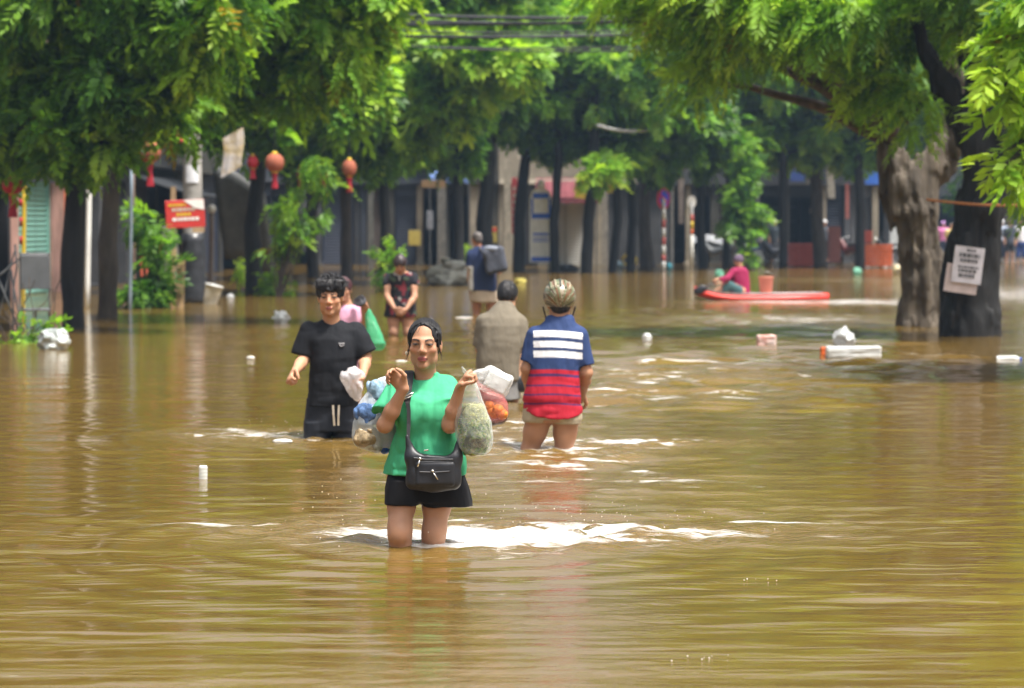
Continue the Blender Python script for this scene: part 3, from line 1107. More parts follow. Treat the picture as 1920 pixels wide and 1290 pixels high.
# dark backdrop trees behind the end of the street
for i, (px, Y, cs, lab) in enumerate([
        (1440, 124, [(1300, 160, 3.0), (1420, 180, 3.0), (1520, 120, 3.2), (1360, 60, 3.4), (1480, 20, 3.4)], 'tree mass behind the parked motorbikes'),
        (1700, 130, [(1620, 130, 3.2), (1720, 200, 2.6), (1800, 150, 3.0), (1680, 40, 3.4), (1800, 30, 3.4), (1760, 260, 1.8)], 'tree standing behind the gap of the two big trunks'),
        (1880, 128, [(1850, 250, 2.6), (1920, 220, 2.8), (1890, 330, 1.8), (1880, 120, 3.2), (1960, 100, 3.2), (1940, 320, 1.8), (1830, 340, 1.3)], 'tree behind the crowd at the right edge'),
        (1130, 128, [(1000, 150, 3.2), (1100, 120, 3.2), (1200, 160, 3.2), (900, 90, 3.2), (1050, 30, 3.4), (1200, 40, 3.4)], 'tree behind the end house with the maroon awning'),
        (760, 126, [(660, 190, 2.8), (760, 150, 3.0), (860, 160, 2.8), (620, 80, 3.2), (740, 50, 3.2), (860, 40, 3.2), (560, 160, 2.8)], 'tree behind the shop with the blue awning')]):
    b = at(px, 480, Y)
    b.z = 0.0
    tp, tr = straight(b, px, 100, 0.35, 0.25)
    tree('street_tree', 'distant dark ' + lab, b, tp, tr, [blob(a, c, Y + 2 * random.random(), r, .8, lt=-.1) for a, c, r in cs], 'far', 36, 40 + i, BARK, 'street trees behind the end of the street', droop=0.5)


# --- the two big trunks on the right (gnarled, modelled in the round)
def big_trunk(name, label, base, chains, bark, h, amp, clumps, kind, dens, seed, lim, droop, lean, extra=None):
    b = Vector(base)
    t = empty(name, b, 0, label, 'tree', 'big trees on the right-hand side')
    P = np.array([p for c in chains for p, r in c])
    lo, hi = P.min(0) - 0.75, P.max(0) + 0.5
    f = Field(lo - np.array(b), hi - np.array(b), h)
    for c in chains:
        f.chain([np.array(p) - np.array(b) for p, r in c], [r for p, r in c], 0.09)
    if extra:
        extra(f)
    f.wrinkle(-amp * 2.2, (6, 6, 0.9), 2, seed, None, True)
    f.wrinkle(amp * .9, (3, 3, 2), 2, seed + 2)
    f.wrinkle(-amp * 0.9, (15, 15, 3), 2, seed + 5, None, True)
    V, Q = f.mesh(1)
    o = mesh_np('trunk', V, Q, bark, t)
    m = MB()
    tops = [np.array(c[-1][0]) for c in chains]
    for c in clumps:
        cc = Vector(c[:3])
        st = min(tops, key=lambda q: (Vector(q) - cc).length)
        L = (cc - Vector(st)).length
        q = [p - b for p in curve_pts(st, cc, 7, (0, 0, 0.12 * L), 0.10)]
        r0 = 0.03 + 0.018 * L
        m.tube(q, [r0 * (1 - 0.85 * i / 7) + 0.006 for i in range(8)], 6)
    lo_ = m.build('limbs', bark, t, smooth=True)
    lo_['kind'] = 'stuff'
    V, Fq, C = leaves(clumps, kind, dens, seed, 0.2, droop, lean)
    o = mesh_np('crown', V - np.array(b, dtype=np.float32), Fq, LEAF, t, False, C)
    o['kind'] = 'stuff'
    return t


Y1 = wd(612)
LIFT, SHR = 0.40, 0.80
A_ = lambda px, py: tuple(at(px, py, Y1))
b1 = wbase(1733, 612, -0.3)
ch = [[((b1.x, Y1, -0.3), 0.33), (A_(1732, 540), .27), (A_(1722, 470), .28), (A_(1714, 400), .31), (A_(1706, 345), .30)],
      [(A_(1700, 345), .30), (A_(1683, 310), .19), (A_(1666, 278), .14), (A_(1660, 262), .11)],
      [(A_(1716, 365), .26), (A_(1746, 312), .21), (A_(1774, 272), .19), (A_(1796, 230), .17), (A_(1785, 120), .14), (A_(1760, 20), .12)],
      [(A_(1722, 500), .22), (A_(1716, 575), .22), (A_(1712, 622), .26)],
      [(A_(1735, 480), .20), (A_(1746, 560), .18), (A_(1758, 622), .22)]]
cR1 = [blob(1180, 30, 39, .55, .5, .4), blob(1260, 40, 38.5, .7, .55, .4), blob(1330, 30, 38, .8, .5, .5), blob(1340, 95, 38.5, .7, .5, .4), blob(1420, 60, 38, .9, .55, .5), blob(1440, 115, 38.5, .55, .5, .5), blob(1340, 150, 39, .5, .5, .3),
       blob(1510, 60, 38, .9, .55, .45), blob(1530, 110, 38.5, .6, .5, .4), blob(1600, 80, 38.2, .9, .6, .3), blob(1630, 130, 38.5, .5, .5, .3), blob(1660, 200, 38.8, .5, .6, .5), blob(1700, 215, 38.6, .42, .6, .5),
       blob(1720, 262, 38.6, .26, .8, .6), blob(1702, 285, 38.8, .24, .8, .5), blob(1738, 240, 39, .3, .8, .4), blob(1745, 60, 40, 1.0, .6, -.1), blob(1700, 20, 39.5, 1.0, .6, 0), blob(1290, 215, 39.5, .32, .6, .5), blob(1300, -60, 38.5, 1.2, .6, .4), blob(1480, -80, 38.5, 1.4, .6, .5), blob(1640, -100, 39, 1.5, .6, .3), blob(1560, -220, 39, 1.6, .6, .5), blob(1400, -200, 39, 1.5, .6, .5)]
big_trunk('flood_tree', 'thick pale gnarled tree trunk with a sawn knob, standing in the water', b1, ch, BARK_PALE, 0.03, 0.05, cR1, 'feather', 340, 60, 1, 0.42, (-0.9, -0.1, 0))
Y2 = wd(630)
A_ = lambda px, py: tuple(at(px, py, Y2))
b2 = wbase(1815, 630, -0.3)
ch = [[((b2.x, Y2, -0.3), 0.40), (A_(1815, 600), .355), (A_(1815, 540), .33), (A_(1826, 470), .30), (A_(1838, 390), .31), (A_(1852, 330), .30)],
      [(A_(1852, 330), .28), (A_(1830, 270), .22), (A_(1800, 215), .17), (A_(1775, 170), .13), (A_(1740, 110), .10), (A_(1715, 30), .08)],
      [(A_(1855, 320), .25), (A_(1860, 250), .18), (A_(1845, 190), .13), (A_(1820, 100), .10), (A_(1815, 0), .09)],
      [(A_(1858, 330), .24), (A_(1895, 270), .16), (A_(1915, 200), .13), (A_(1930, 100), .11)]]
cR2 = [blob(1800, 30, 37.5, .9, .6, -.2), blob(1860, 60, 37, .9, .6, -.1), blob(1920, 30, 37, 1.0, .7, 0), blob(1850, -120, 37.5, 1.5, .6, .3), blob(1960, -160, 37.5, 1.6, .6, .3),
       blob(1930, 400, 40, .4, .8, .2), blob(1915, 330, 40, .4, .8, .1)]
big_trunk('flood_tree', 'thick black wet tree trunk with paper notices pinned to it', b2, ch, BARK_DARK, 0.03, 0.042, cR2, 'feather', 400, 61, 1, 0.45, (-0.3, 0, 0))
LIFT, SHR = 0.05, 1.0
# --- nearer tree standing outside the frame at the right, its branches hang into view
b3 = Vector((7.4, 29.0, -0.5))
t3 = [Vector((7.4, 29, -0.5)), Vector((7.3, 29, 1.5)), Vector((7.0, 28.9, 3.5)), Vector((6.8, 28.8, 5.5))]
cl = [blob(1918, 25, 27, 0.30, .8, .6), blob(1878, 85, 26.8, 0.20, .7, .8), blob(1933, 95, 27, 0.28, .8, .7), blob(1928, 150, 26.9, 0.25, .8, .6), blob(1873, 140, 26.7, 0.13, .7, .8), blob(1943, 205, 27, 0.23, .9, .6), blob(1908, 185, 26.8, 0.13, .8, .8),
      blob(1918, 290, 26.8, 0.18, .7, .8), blob(1878, 296, 26.7, 0.12, .6, .9), blob(1946, 262, 27, 0.20, .8, .7), blob(1903, 318, 26.8, 0.11, .7, .8), blob(1988, 120, 27.4, 0.50, 1, .5), blob(1988, 270, 27.4, 0.40, 1, .5), blob(2078, 60, 28, 0.90, .8, .4), blob(2148, 200, 28.4, 0.80, .8, .3),
      blob(2018, -60, 28, 0.90, .8, .4), blob(2178, -120, 28.5, 1.30, .8, .4), blob(2078, -300, 28.5, 1.60, .8, .4), blob(2328, -150, 29, 1.60, .8, .4)]
tree('street_tree', 'near tree whose bright green leaf sprays hang in at the right edge', b3, t3, [.2, .17, .14, .1], cl, 'broad', 520, 70, BARK, droop=0.8, hue=0.6)
# ------------------------------------------------------------------ shop houses
PLASTER = {
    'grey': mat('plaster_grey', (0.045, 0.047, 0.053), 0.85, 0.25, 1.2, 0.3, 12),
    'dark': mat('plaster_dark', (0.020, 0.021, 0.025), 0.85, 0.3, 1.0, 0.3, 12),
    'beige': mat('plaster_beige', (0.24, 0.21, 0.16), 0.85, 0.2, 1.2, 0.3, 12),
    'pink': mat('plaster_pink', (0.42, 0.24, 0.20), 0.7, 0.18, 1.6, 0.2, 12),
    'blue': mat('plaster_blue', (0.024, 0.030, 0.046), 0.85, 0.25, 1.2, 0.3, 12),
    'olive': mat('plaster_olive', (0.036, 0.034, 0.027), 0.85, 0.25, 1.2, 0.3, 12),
}
TRIM = mat('trim_cream', (0.50, 0.45, 0.36), 0.7, 0.15, 2)
GLASS = mat('window_glass', (0.02, 0.025, 0.03), 0.08, 0.1, 2, spec=0.6)
STEEL = mat('steel_grey', (0.13, 0.135, 0.14), 0.45, 0.2, 6, metal=0.6)
WHITE = mat('white_paint', (0.74, 0.73, 0.70), 0.5, 0.08, 5)
DARKM = mat('dark_metal', (0.04, 0.04, 0.045), 0.5, 0.3, 8)
WOOD = mat('raw_wood', (0.38, 0.26, 0.14), 0.75, 0.25, 4, 0.3, 30, stretch=(6, 6, 1))
SHUT = {k: mat('shutter_' + k, c, 0.55, 0.12, 3) for k, c in (
    ('green', (0.20, 0.42, 0.36)), ('grey', (0.07, 0.072, 0.08)), ('white', (0.50, 0.50, 0.48)), ('navy', (0.022, 0.030, 0.058)), ('brown', (0.055, 0.038, 0.030)))}
AWN = {k: mat('awning_' + k, c, 0.6, 0.18, 2, 0.2, 10, transl=0.15) for k, c in (
    ('blue', (0.16, 0.26, 0.55)), ('maroon', (0.17, 0.035, 0.045)), ('black', (0.020, 0.022, 0.027)), ('grey', (0.035, 0.038, 0.045)), ('green', (0.05, 0.12, 0.07)))}


def house(label, x, y, rz, w, d, h, wallc, bays, awning=None, floors=2, sign=None):
    """Local x runs along the front, y > 0 is inside, y < 0 is the street."""
    t = empty('shop_house', (x, y, -0.45), rz, label, 'shop house', 'shop houses along the flooded street')
    pm = PLASTER[wallc]
    z1 = 3.55
    m = MB()
    m.box((0, 0.02, 0), (0.22, d, h))
    m.box((w - 0.22, 0.02, 0), (w, d, h))
    m.box((0.22, d - 0.2, 0), (w - 0.22, d, h))
    m.box((0.22, 0.3, z1), (w - 0.22, d - 0.2, z1 + 0.2))
    m.box((0.22, 0.1, 0), (w - 0.22, d - 0.2, 0.32))
    # upper front with window openings
    nwin = max(1, int(w / 2.2))
    ww = 1.1
    xs = [(k + 0.5) * w / nwin for k in range(nwin)]
    for fl in range(floors - 1):
        b0 = z1 + fl * 3.2
        b1 = b0 + 3.2
        m.box((0.22, 0.06, b0), (w - 0.22, 0.28, b0 + 0.95))
        m.box((0.22, 0.06, b0 + 2.35), (w - 0.22, 0.28, b1))
        e = [0.22] + [q for c in xs for q in (c - ww / 2, c + ww / 2)] + [w - 0.22]
        for k in range(0, len(e), 2):
            m.box((e[k], 0.06, b0 + 0.95), (e[k + 1], 0.28, b0 + 2.35))
    m.build('wall', pm, t)
    MB().box((-0.05, -0.25, z1 - 0.02), (w + 0.05, 0.0, z1 + 0.16)).build('cornice', TRIM if wallc in ('beige', 'pink') else pm, t)
    MB().box((-0.06, -0.3, h), (w + 0.06, d + 0.1, h + 0.18)).build('roof', PLASTER['dark'], t)
    for fl in range(floors - 1):
        b0 = z1 + fl * 3.2
        for c in xs:
            f = MB()
            f.box((c - ww / 2, 0.10, b0 + 0.95), (c - ww / 2 + 0.06, 0.2, b0 + 2.35))
            f.box((c + ww / 2 - 0.06, 0.10, b0 + 0.95), (c + ww / 2, 0.2, b0 + 2.35))
            f.box((c - ww / 2 + 0.06, 0.10, b0 + 0.95), (c + ww / 2 - 0.06, 0.2, b0 + 1.01))
            f.box((c - ww / 2 + 0.06, 0.10, b0 + 2.29), (c + ww / 2 - 0.06, 0.2, b0 + 2.35))
            f.box((c - 0.025, 0.11, b0 + 1.01), (c + 0.025, 0.19, b0 + 2.29))
            fo = f.build('window', TRIM if wallc in ('beige', 'pink') else DARKM, t)
            MB().box((c - ww / 2 + 0.06, 0.14, b0 + 1.01), (c + ww / 2 - 0.06, 0.15, b0 + 2.29)).build('pane', GLASS, fo)
    for x0, x1, kind, c in bays:
        if kind == 'column':
            q = MB()
            q.box((x0, -0.08, 0), (x1, 0.26, z1 - 0.02), bev=0.02)
            q.box((x0 - 0.05, -0.13, 0), (x1 + 0.05, 0.3, 0.55), bev=0.02)
            q.build('column', PLASTER[c] if c in PLASTER else TRIM, t)
        elif kind == 'wall':
            MB().box((x0, 0.04, 0), (x1, 0.3, z1)).build('front_wall', PLASTER[c], t)
        elif kind == 'shutter':
            z0, zt = 0.34, 3.05
            s = MB()
            s.box((x0, 0.10, z0), (x0 + 0.07, 0.22, zt))
            s.box((x1 - 0.07, 0.10, z0), (x1, 0.22, zt))
            s.box((x0, 0.02, zt), (x1, 0.30, z1 - 0.02))
            so = s.build('shutter', SHUT[c], t)
            n = 24
            base = None
            for k in range(n):
                zz = z0 + k * (zt - z0) / n
                hh = (zt - z0) / n
                if base is None:
                    g = [[(x0 + 0.07 + (x1 - x0 - 0.14) * i, 0.17 + yy, q) for i in (0, 1)] for yy, q in ((0, 0), (-0.018, hh * 0.25), (-0.018, hh * 0.7), (0.004, hh * 0.93))]
                    base = MB().sheet(g, (0, 0.012, 0)).build('slat', SHUT[c], so, loc=(0, 0, zz))
                else:
                    b2_ = base.copy()
                    link(b2_, so)
                    b2_.location = (0, 0, zz)
        elif kind == 'open':
            # shelves and stacked goods in a dark shop
            sh = MB()
            for zz in (0.9, 1.5, 2.1, 2.7):
                sh.box((x0 + 0.15, d * 0.55, zz), (x1 - 0.15, d * 0.55 + 0.4, zz + 0.04))
            for xx in (x0 + 0.1, x1 - 0.15):
                sh.box((xx, d * 0.55 - 0.02, 0.32), (xx + 0.05, d * 0.55 + 0.42, 3.0))
            sh.build('shelf', DARKM, t)
            MB().box((x0, 0.0, z1 - 0.45), (x1, 0.25, z1 - 0.02)).build('lintel', pm, t)
    if awning:
        c, proj, z_in, z_out, x0, x1 = awning
        n = 14
        g = []
        for i in range(5):
            u = i / 4
            g.append([(x0 + (x1 - x0) * j / n, -0.03 - proj * u, z_in + (z_out - z_in) * u - 0.10 * math.sin(math.pi * u) + (0.02 if j % 2 else 0)) for j in range(n + 1)])
        ao = MB().sheet(g, (0, 0, -0.03)).build('awning', AWN[c], t)
        q = MB().sheet([[(x0 + (x1 - x0) * j / n, -0.03 - proj - 0.01, z_out - 0.03 - k * (0.16 + 0.05 * (j % 2))) for j in range(n + 1)] for k in (0, 1)], (0, -0.012, 0))
        q.build('valance', AWN[c], ao)
        for xx in (x0 + 0.05, x1 - 0.05):
            MB().tube([(xx, -proj + 0.08, 0), (xx, -proj + 0.08, z_out - 0.05)], 0.03, 8).build('awning_post', STEEL, ao)
    return t


SA = R(90) - math.atan(0.033)


def lrow(label, y0, y1, *a, **k):
    return house(label, -12.4 + 0.033 * y0, y0, SA, (y1 - y0) * 1.0005 - 0.03, 7.0, *a, **k)


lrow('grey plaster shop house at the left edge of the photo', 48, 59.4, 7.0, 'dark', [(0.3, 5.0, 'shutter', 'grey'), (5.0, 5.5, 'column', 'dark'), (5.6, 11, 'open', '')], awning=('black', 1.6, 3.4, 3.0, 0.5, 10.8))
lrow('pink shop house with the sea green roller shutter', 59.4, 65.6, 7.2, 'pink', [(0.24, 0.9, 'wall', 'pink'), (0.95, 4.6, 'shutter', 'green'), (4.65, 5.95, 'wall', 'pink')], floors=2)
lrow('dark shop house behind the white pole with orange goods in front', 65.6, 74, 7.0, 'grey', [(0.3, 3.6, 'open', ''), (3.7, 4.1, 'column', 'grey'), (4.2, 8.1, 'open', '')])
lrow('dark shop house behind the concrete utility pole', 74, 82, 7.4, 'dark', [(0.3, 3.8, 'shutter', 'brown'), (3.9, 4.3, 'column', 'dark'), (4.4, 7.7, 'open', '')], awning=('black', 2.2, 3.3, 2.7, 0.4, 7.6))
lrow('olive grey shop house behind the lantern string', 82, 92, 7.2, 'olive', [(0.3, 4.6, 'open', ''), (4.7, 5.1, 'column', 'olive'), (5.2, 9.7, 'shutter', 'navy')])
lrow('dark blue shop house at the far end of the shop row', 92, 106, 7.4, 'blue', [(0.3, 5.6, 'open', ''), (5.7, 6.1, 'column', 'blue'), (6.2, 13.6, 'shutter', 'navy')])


def erow(label, x0, x1, Y, *a, **k):
    return house(label, x0, Y, 0, x1 - x0 - 0.03, 8.0, *a, **k)


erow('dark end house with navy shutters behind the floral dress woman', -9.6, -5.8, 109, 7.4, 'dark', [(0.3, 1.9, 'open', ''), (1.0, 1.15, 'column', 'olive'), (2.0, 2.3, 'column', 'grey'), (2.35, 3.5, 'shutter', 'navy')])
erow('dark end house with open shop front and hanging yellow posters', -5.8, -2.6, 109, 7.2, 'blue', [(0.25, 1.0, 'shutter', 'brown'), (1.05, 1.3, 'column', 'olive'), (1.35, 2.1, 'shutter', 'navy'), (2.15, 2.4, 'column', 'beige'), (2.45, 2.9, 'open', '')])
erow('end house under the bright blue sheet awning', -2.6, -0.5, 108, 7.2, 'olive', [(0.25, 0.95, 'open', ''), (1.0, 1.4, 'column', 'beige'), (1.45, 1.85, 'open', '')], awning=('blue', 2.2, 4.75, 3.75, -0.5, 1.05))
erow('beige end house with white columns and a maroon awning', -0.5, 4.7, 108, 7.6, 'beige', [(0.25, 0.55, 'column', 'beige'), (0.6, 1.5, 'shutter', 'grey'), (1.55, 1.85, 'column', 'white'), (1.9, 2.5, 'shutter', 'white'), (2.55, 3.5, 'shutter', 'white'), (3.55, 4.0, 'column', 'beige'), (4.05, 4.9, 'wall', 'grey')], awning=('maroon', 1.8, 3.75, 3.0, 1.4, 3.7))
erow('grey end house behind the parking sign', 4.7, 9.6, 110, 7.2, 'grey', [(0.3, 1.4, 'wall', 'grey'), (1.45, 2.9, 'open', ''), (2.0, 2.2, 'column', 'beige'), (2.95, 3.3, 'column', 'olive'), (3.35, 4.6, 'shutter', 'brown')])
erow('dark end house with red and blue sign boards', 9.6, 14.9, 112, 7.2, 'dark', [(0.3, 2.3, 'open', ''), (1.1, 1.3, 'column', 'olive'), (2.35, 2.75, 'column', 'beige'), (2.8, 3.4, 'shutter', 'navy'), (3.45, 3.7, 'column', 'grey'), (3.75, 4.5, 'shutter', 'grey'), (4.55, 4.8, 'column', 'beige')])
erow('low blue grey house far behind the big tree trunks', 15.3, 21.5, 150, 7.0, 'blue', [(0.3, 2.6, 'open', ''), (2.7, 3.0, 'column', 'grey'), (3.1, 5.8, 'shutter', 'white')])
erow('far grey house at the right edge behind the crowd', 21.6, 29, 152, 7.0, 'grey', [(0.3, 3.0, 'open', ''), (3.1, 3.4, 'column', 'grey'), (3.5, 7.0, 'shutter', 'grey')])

# ------------------------------------------------------------------ small makers for street things
def paint(name, c, rough=0.5, **k):
    return mat('paint_' + name, c, rough, k.pop('var', 0.1), k.pop('scale', 6), **k)


RED = paint('red', (0.50, 0.03, 0.025))
SALMON = paint('lantern_red', (0.40, 0.12, 0.065), 0.8, transl=0.25)
CRIMSON = paint('crimson', (0.42, 0.012, 0.03), 0.7)
YELLOW = paint('yellow', (0.62, 0.44, 0.03))
ORANGE = paint('orange', (0.55, 0.10, 0.012))
BLUE = paint('blue', (0.02, 0.11, 0.60))
CONCRETE = mat('concrete', (0.30, 0.29, 0.27), 0.85, 0.2, 3, 0.4, 25)
PLASTIC = mat('white_plastic', (0.66, 0.67, 0.66), 0.4, 0.1, 8, transl=0.2)
BAGP = mat('white_bag_film', (0.62, 0.64, 0.65), 0.35, 0.15, 12, 0.4, 25, transl=0.35)


def pole(name, label, px, py, ptx, pty, r, material, cat='pole', parts=None, n=10, Y=None, r1=None):
    Y = Y or wd(py)
    b = at(px, py, Y)
    b.z = -0.35
    e = at(ptx, pty, Y)
    t = empty(name, b, 0, label, cat)
    k = 5
    MB().tube([(e - b) * (i / k) for i in range(k + 1)], [r + ((r1 or r) - r) * i / k for i in range(k + 1)], n).build('post', material, t, smooth=True)
    return t, b, e


# lanterns -------------------------------------------------------------
def lantern(label, px, py, Y, w, h, mt, tassel=0.35):
    c = at(px, py, Y)
    t = empty('lantern', c - Vector((0, 0, h / 2)), 0, label, 'lantern', 'red lanterns hung along the shop row')
    n = 24
    prof = [(0.30 * w / 2, 0.0), (0.62 * w / 2, 0.06 * h), (0.90 * w / 2, 0.25 * h), (w / 2, 0.5 * h), (0.90 * w / 2, 0.75 * h), (0.62 * w / 2, 0.94 * h), (0.30 * w / 2, h)]
    m = MB()
    vs_, fs = [], []
    for r_, z in prof:
        for j in range(n):
            a = 2 * math.pi * j / n
            rr = r_ * (1.0 if j % 2 else 0.94)
            vs_.append((rr * math.cos(a), rr * math.sin(a), z))
    for i in range(len(prof) - 1):
        for j in range(n):
            fs.append((i * n + j, i * n + (j + 1) % n, (i + 1) * n + (j + 1) % n, (i + 1) * n + j))
    fs += [tuple(reversed(range(n))), tuple(range(6 * n, 7 * n))]
    m.add(vs_, fs)
    m.build('lantern_body', mt, t, smooth=True)
    MB().lathe([(0.32 * w / 2, -0.03), (0.34 * w / 2, 0.0), (0.30 * w / 2, 0.015)], 12).build('rim', YELLOW, t)
    MB().lathe([(0.30 * w / 2, h - 0.01), (0.34 * w / 2, h + 0.02), (0.12 * w / 2, h + 0.05)], 12).build('rim', YELLOW, t)
    q = MB()
    for j in range(9):
        a = 2 * math.pi * j / 9
        q.tube([(0.05 * math.cos(a), 0.05 * math.sin(a), -0.02), (0.03 * math.cos(a), 0.03 * math.sin(a), -tassel * 0.4), (0.055 * math.cos(a), 0.055 * math.sin(a), -tassel)], 0.014, 5)
    q.tube([(0, 0, -0.02), (0, 0, -tassel * 0.9)], 0.03, 6)
    q.build('tassel', CRIMSON, t)
    MB().tube([(0, 0, h + 0.04), (0.01, 0, h + 0.5)], 0.006, 5).build('cord', DARKM, t)
    return t


lantern('large faded red lantern left of the utility pole', 281, 285, 50, .40, .36, SALMON, .42)
lantern('small bright red lantern peeping below the leaves by the pole', 337, 243, 52, .10, .16, CRIMSON, .16)
lantern('red lantern at the left edge above the grey chair', 24, 348, 41.5, .32, .24, CRIMSON, .34)
lantern('faded red lantern beside the lantern tree trunk', 515, 305, 58, .40, .36, SALMON, .34)
lantern('dark red lantern half behind the lantern tree trunk', 474, 304, 60, .24, .26, CRIMSON, .22)
lantern('small red lantern left of the green climber', 563, 325, 61, .20, .26, SALMON, .22)
lantern('pale red lantern hanging over the green climber', 606, 322, 61, .28, .30, SALMON, .28)
lantern('faded red lantern right of the green climber', 655, 315, 60, .32, .34, SALMON, .34)

# the utility pole and what leans on it -----------------------------------
t, b, e = pole('utility_pole', 'grey concrete utility pole wrapped in black sheet at its foot', 362, 568, 359, -60, .20, CONCRETE, 'utility pole', n=16, r1=.165)
m = MB()
pr = []
for i in range(10):
    z = 0.30 + i * 0.155
    pr.append((0.225 + 0.05 * (1 - i / 9) ** 1.5 + random.uniform(-.012, .012), z))
m.lathe(pr, 14)
m.build('black_wrap', mat('black_sheet', (0.025, 0.026, 0.03), 0.35, 0.3, 5, 0.6, 9), t, smooth=True)
for (dx, z, w, h) in ((0.03, 2.68, .26, .34), (-0.02, 2.2, .2, .16)):
    m = MB()
    m.sheet([[(0.2 * math.sin(a) + dx * 0, -0.2 * math.cos(a) - 0.004, z + dz) for a in np.linspace(-w / 0.4 + dx * 3, w / 0.4 + dx * 3, 7)] for dz in (0, h)], (0, -0.002, 0))
    m.build('paper_notice', paint('paper', (0.66, 0.68, 0.72)), t)
# red notice board on a wooden post
Yb = 53.5
b = at(326, 572, Yb)
b.z = -0.4
t = empty('notice_board', b, 0, 'tilted red notice board with pale lettering on a wooden post', 'sign')
e = at(326, 350, Yb)
MB().box((-0.045, -0.03, 0), (0.045, 0.03, (e - b).z)).build('post', WOOD, t)
c = at(347, 401, Yb - 0.1) - b
Mx = Matrix.Translation(c) @ Matrix.Rotation(R(-3), 4, 'Y') @ Matrix.Rotation(R(10), 4, 'Z')
MB().box((-.365, -.012, -.26), (.365, .012, .26), Mx, bev=.008).build('board', RED, t)
for k, (x0, x1, z, h, mt) in enumerate(((-.30, .02, .15, .045, YELLOW), (-.24, .20, .055, .06, TRIM), (-.16, .12, -.035, .055, YELLOW), (-.24, .27, -.125, .06, WHITE))):
    q = MB()
    x = x0
    while x < x1:
        w = random.uniform(.03, .07)
        q.box((x, -.019, z), (min(x + w, x1), -.0125, z + h), Mx)
        x += w + .018
    q.build('lettering', mt, t)
MB().add([Mx @ Vector(p) for p in ((-.02, -.021, .255), (.36, -.021, .255), (.36, -.021, .06), (.2, -.021, .10))], [(3, 2, 1, 0)]).build('torn_paper', WHITE, t)
MB().box((.12, -.01, -.36), (.34, .01, -.262), Mx).build('backing', WOOD, t)
# plank
a, bb = at(337, 570, 52), at(347, 478, 52.6)
t = MB().box((-.07, -.02, -.35), (.07, .02, (bb - a).z), Matrix.Rotation(math.atan2(bb.x - a.x, bb.z - a.z), 4, 'Y')).build('plank', WOOD, None, loc=(a.x, a.y, 0))
tag(t, 'pale wooden plank leaning against the foot of the utility pole', 'plank')
# bucket
p = at(392, 568, 54.5)
t = empty('bucket', (p.x, p.y, -.05), 0, 'dirty white bucket tilted beside the utility pole', 'bucket')
t.rotation_euler = (0, R(14), 0)
MB().lathe([(.12, 0), (.125, .02), (.17, .40), (.18, .40), (.18, .43), (.165, .43), (.115, .04)], 18).build('bucket_body', PLASTIC, t, smooth=True)
MB().tube([(.17 * math.cos(a), .17 * math.sin(a) - .0, .40 - .12 * math.sin(a) * 0 - .10 * abs(math.sin(a))) for a in np.linspace(0, math.pi, 9)], .006, 5).build('handle', STEEL, t)
# poles
t, b, e = pole('white_pole', 'slim white pole beside the dark tree trunk', 162, 576, 170, 200, .055, WHITE, r1=.05)
t, b, e = pole('steel_pole', 'thin blue grey pole between the trunk and the potted plants', 243, 581, 247, 300, .033, paint('steel_blue', (.18, .23, .28)), r1=.03)
t, b, e = pole('ball_top_post', 'thin brown post with a white ball on top beside the utility pole', 394, 545, 397, 400, .05, paint('brown', (.16, .11, .08)))
MB().lathe([(.03, 0), (.08, .03), (.10, .1), (.08, .17), (.02, .2)], 14, (e - b)).build('ball_finial', WHITE, t, smooth=True)
t, b, e = pole('bamboo_pole', 'thin brown pole behind the large faded lantern', 252, 560, 250, 290, .03, paint('brown', (.16, .11, .08)))
# striped pole at the far left
t, b, e = pole('striped_pole', 'red and yellow striped pole left of the green shutter', 42, 600, 46, 320, .035, YELLOW)
for k in range(5):
    z = 1.55 + k * .3
    MB().lathe([(.038, 0), (.038, .13)], 10, (0, 0, z)).build('red_band', CRIMSON, t, smooth=True)
# yellow and white banner
p = at(437, 288, 58)
t = MB().sheet([[(-.22 + .14 * u * 3 + .03 * math.sin(5 * v), .02 * math.sin(7 * u + 3 * v), .30 - .8 * v + .08 * u * 3) for u in (0, .33, .66, 1)] for v in np.linspace(0, 1, 6)], (0, .01, 0)).build('hanging_banner', mat('banner_print', (.42, .42, .47), .6, .1, 3, col2=(.40, .28, .05)), None, loc=p)
tag(t, 'white and yellow printed banner hanging right of the utility pole', 'banner')

# chair and rack at the left edge ----------------------------------------
Yc = 38.0
p = at(66, 640, Yc)
t = empty('folding_chair', (p.x, Yc, -.35), R(12), 'metal chair with a dark grey back at the left edge', 'chair')
MB().box((-.19, -.012, 1.0), (.19, .012, 1.46), bev=.01).build('backrest', paint('chair_grey', (.075, .08, .085), .6), t)
MB().box((-.19, -.42, .72), (.19, .0, .75), bev=.01).build('seat', paint('chair_grey', (.075, .08, .085), .6), t)
for sx in (-.19, .19):
    MB().tube([(sx, -.46, 0), (sx, .02, .74), (sx, .03, 1.48)], .013, 6).build('leg', STEEL, t)
    MB().tube([(sx, .1, 0), (sx, -.2, .74)], .013, 6).build('leg', STEEL, t)
MB().tube([(-.19, .03, 1.47), (.19, .03, 1.47)], .013, 6).build('top_rail', STEEL, t)
t = empty('metal_rack', (p.x - .42, Yc + .2, -.3), 0, 'tangle of bent grey metal bars beside the grey chair', 'rack')
for k, (a, bb) in enumerate((((-.25, 0, .1), (.1, .1, 1.45)), ((-.3, .05, 1.5), (.2, 0, .3)), ((.05, 0, .1), (.12, .02, 1.55)), ((-.35, 0, 1.0), (.3, .05, 1.45)), ((.25, -.05, .1), (.05, .1, 1.2)), ((-.1, .02, 0), (-.32, .02, 1.3)))):
    MB().tube(curve_pts(a, bb, 5, (0.05, 0, 0), .03), .014, 6).build('bar', STEEL, t)
p = at(20, 600, 37)
t = MB()
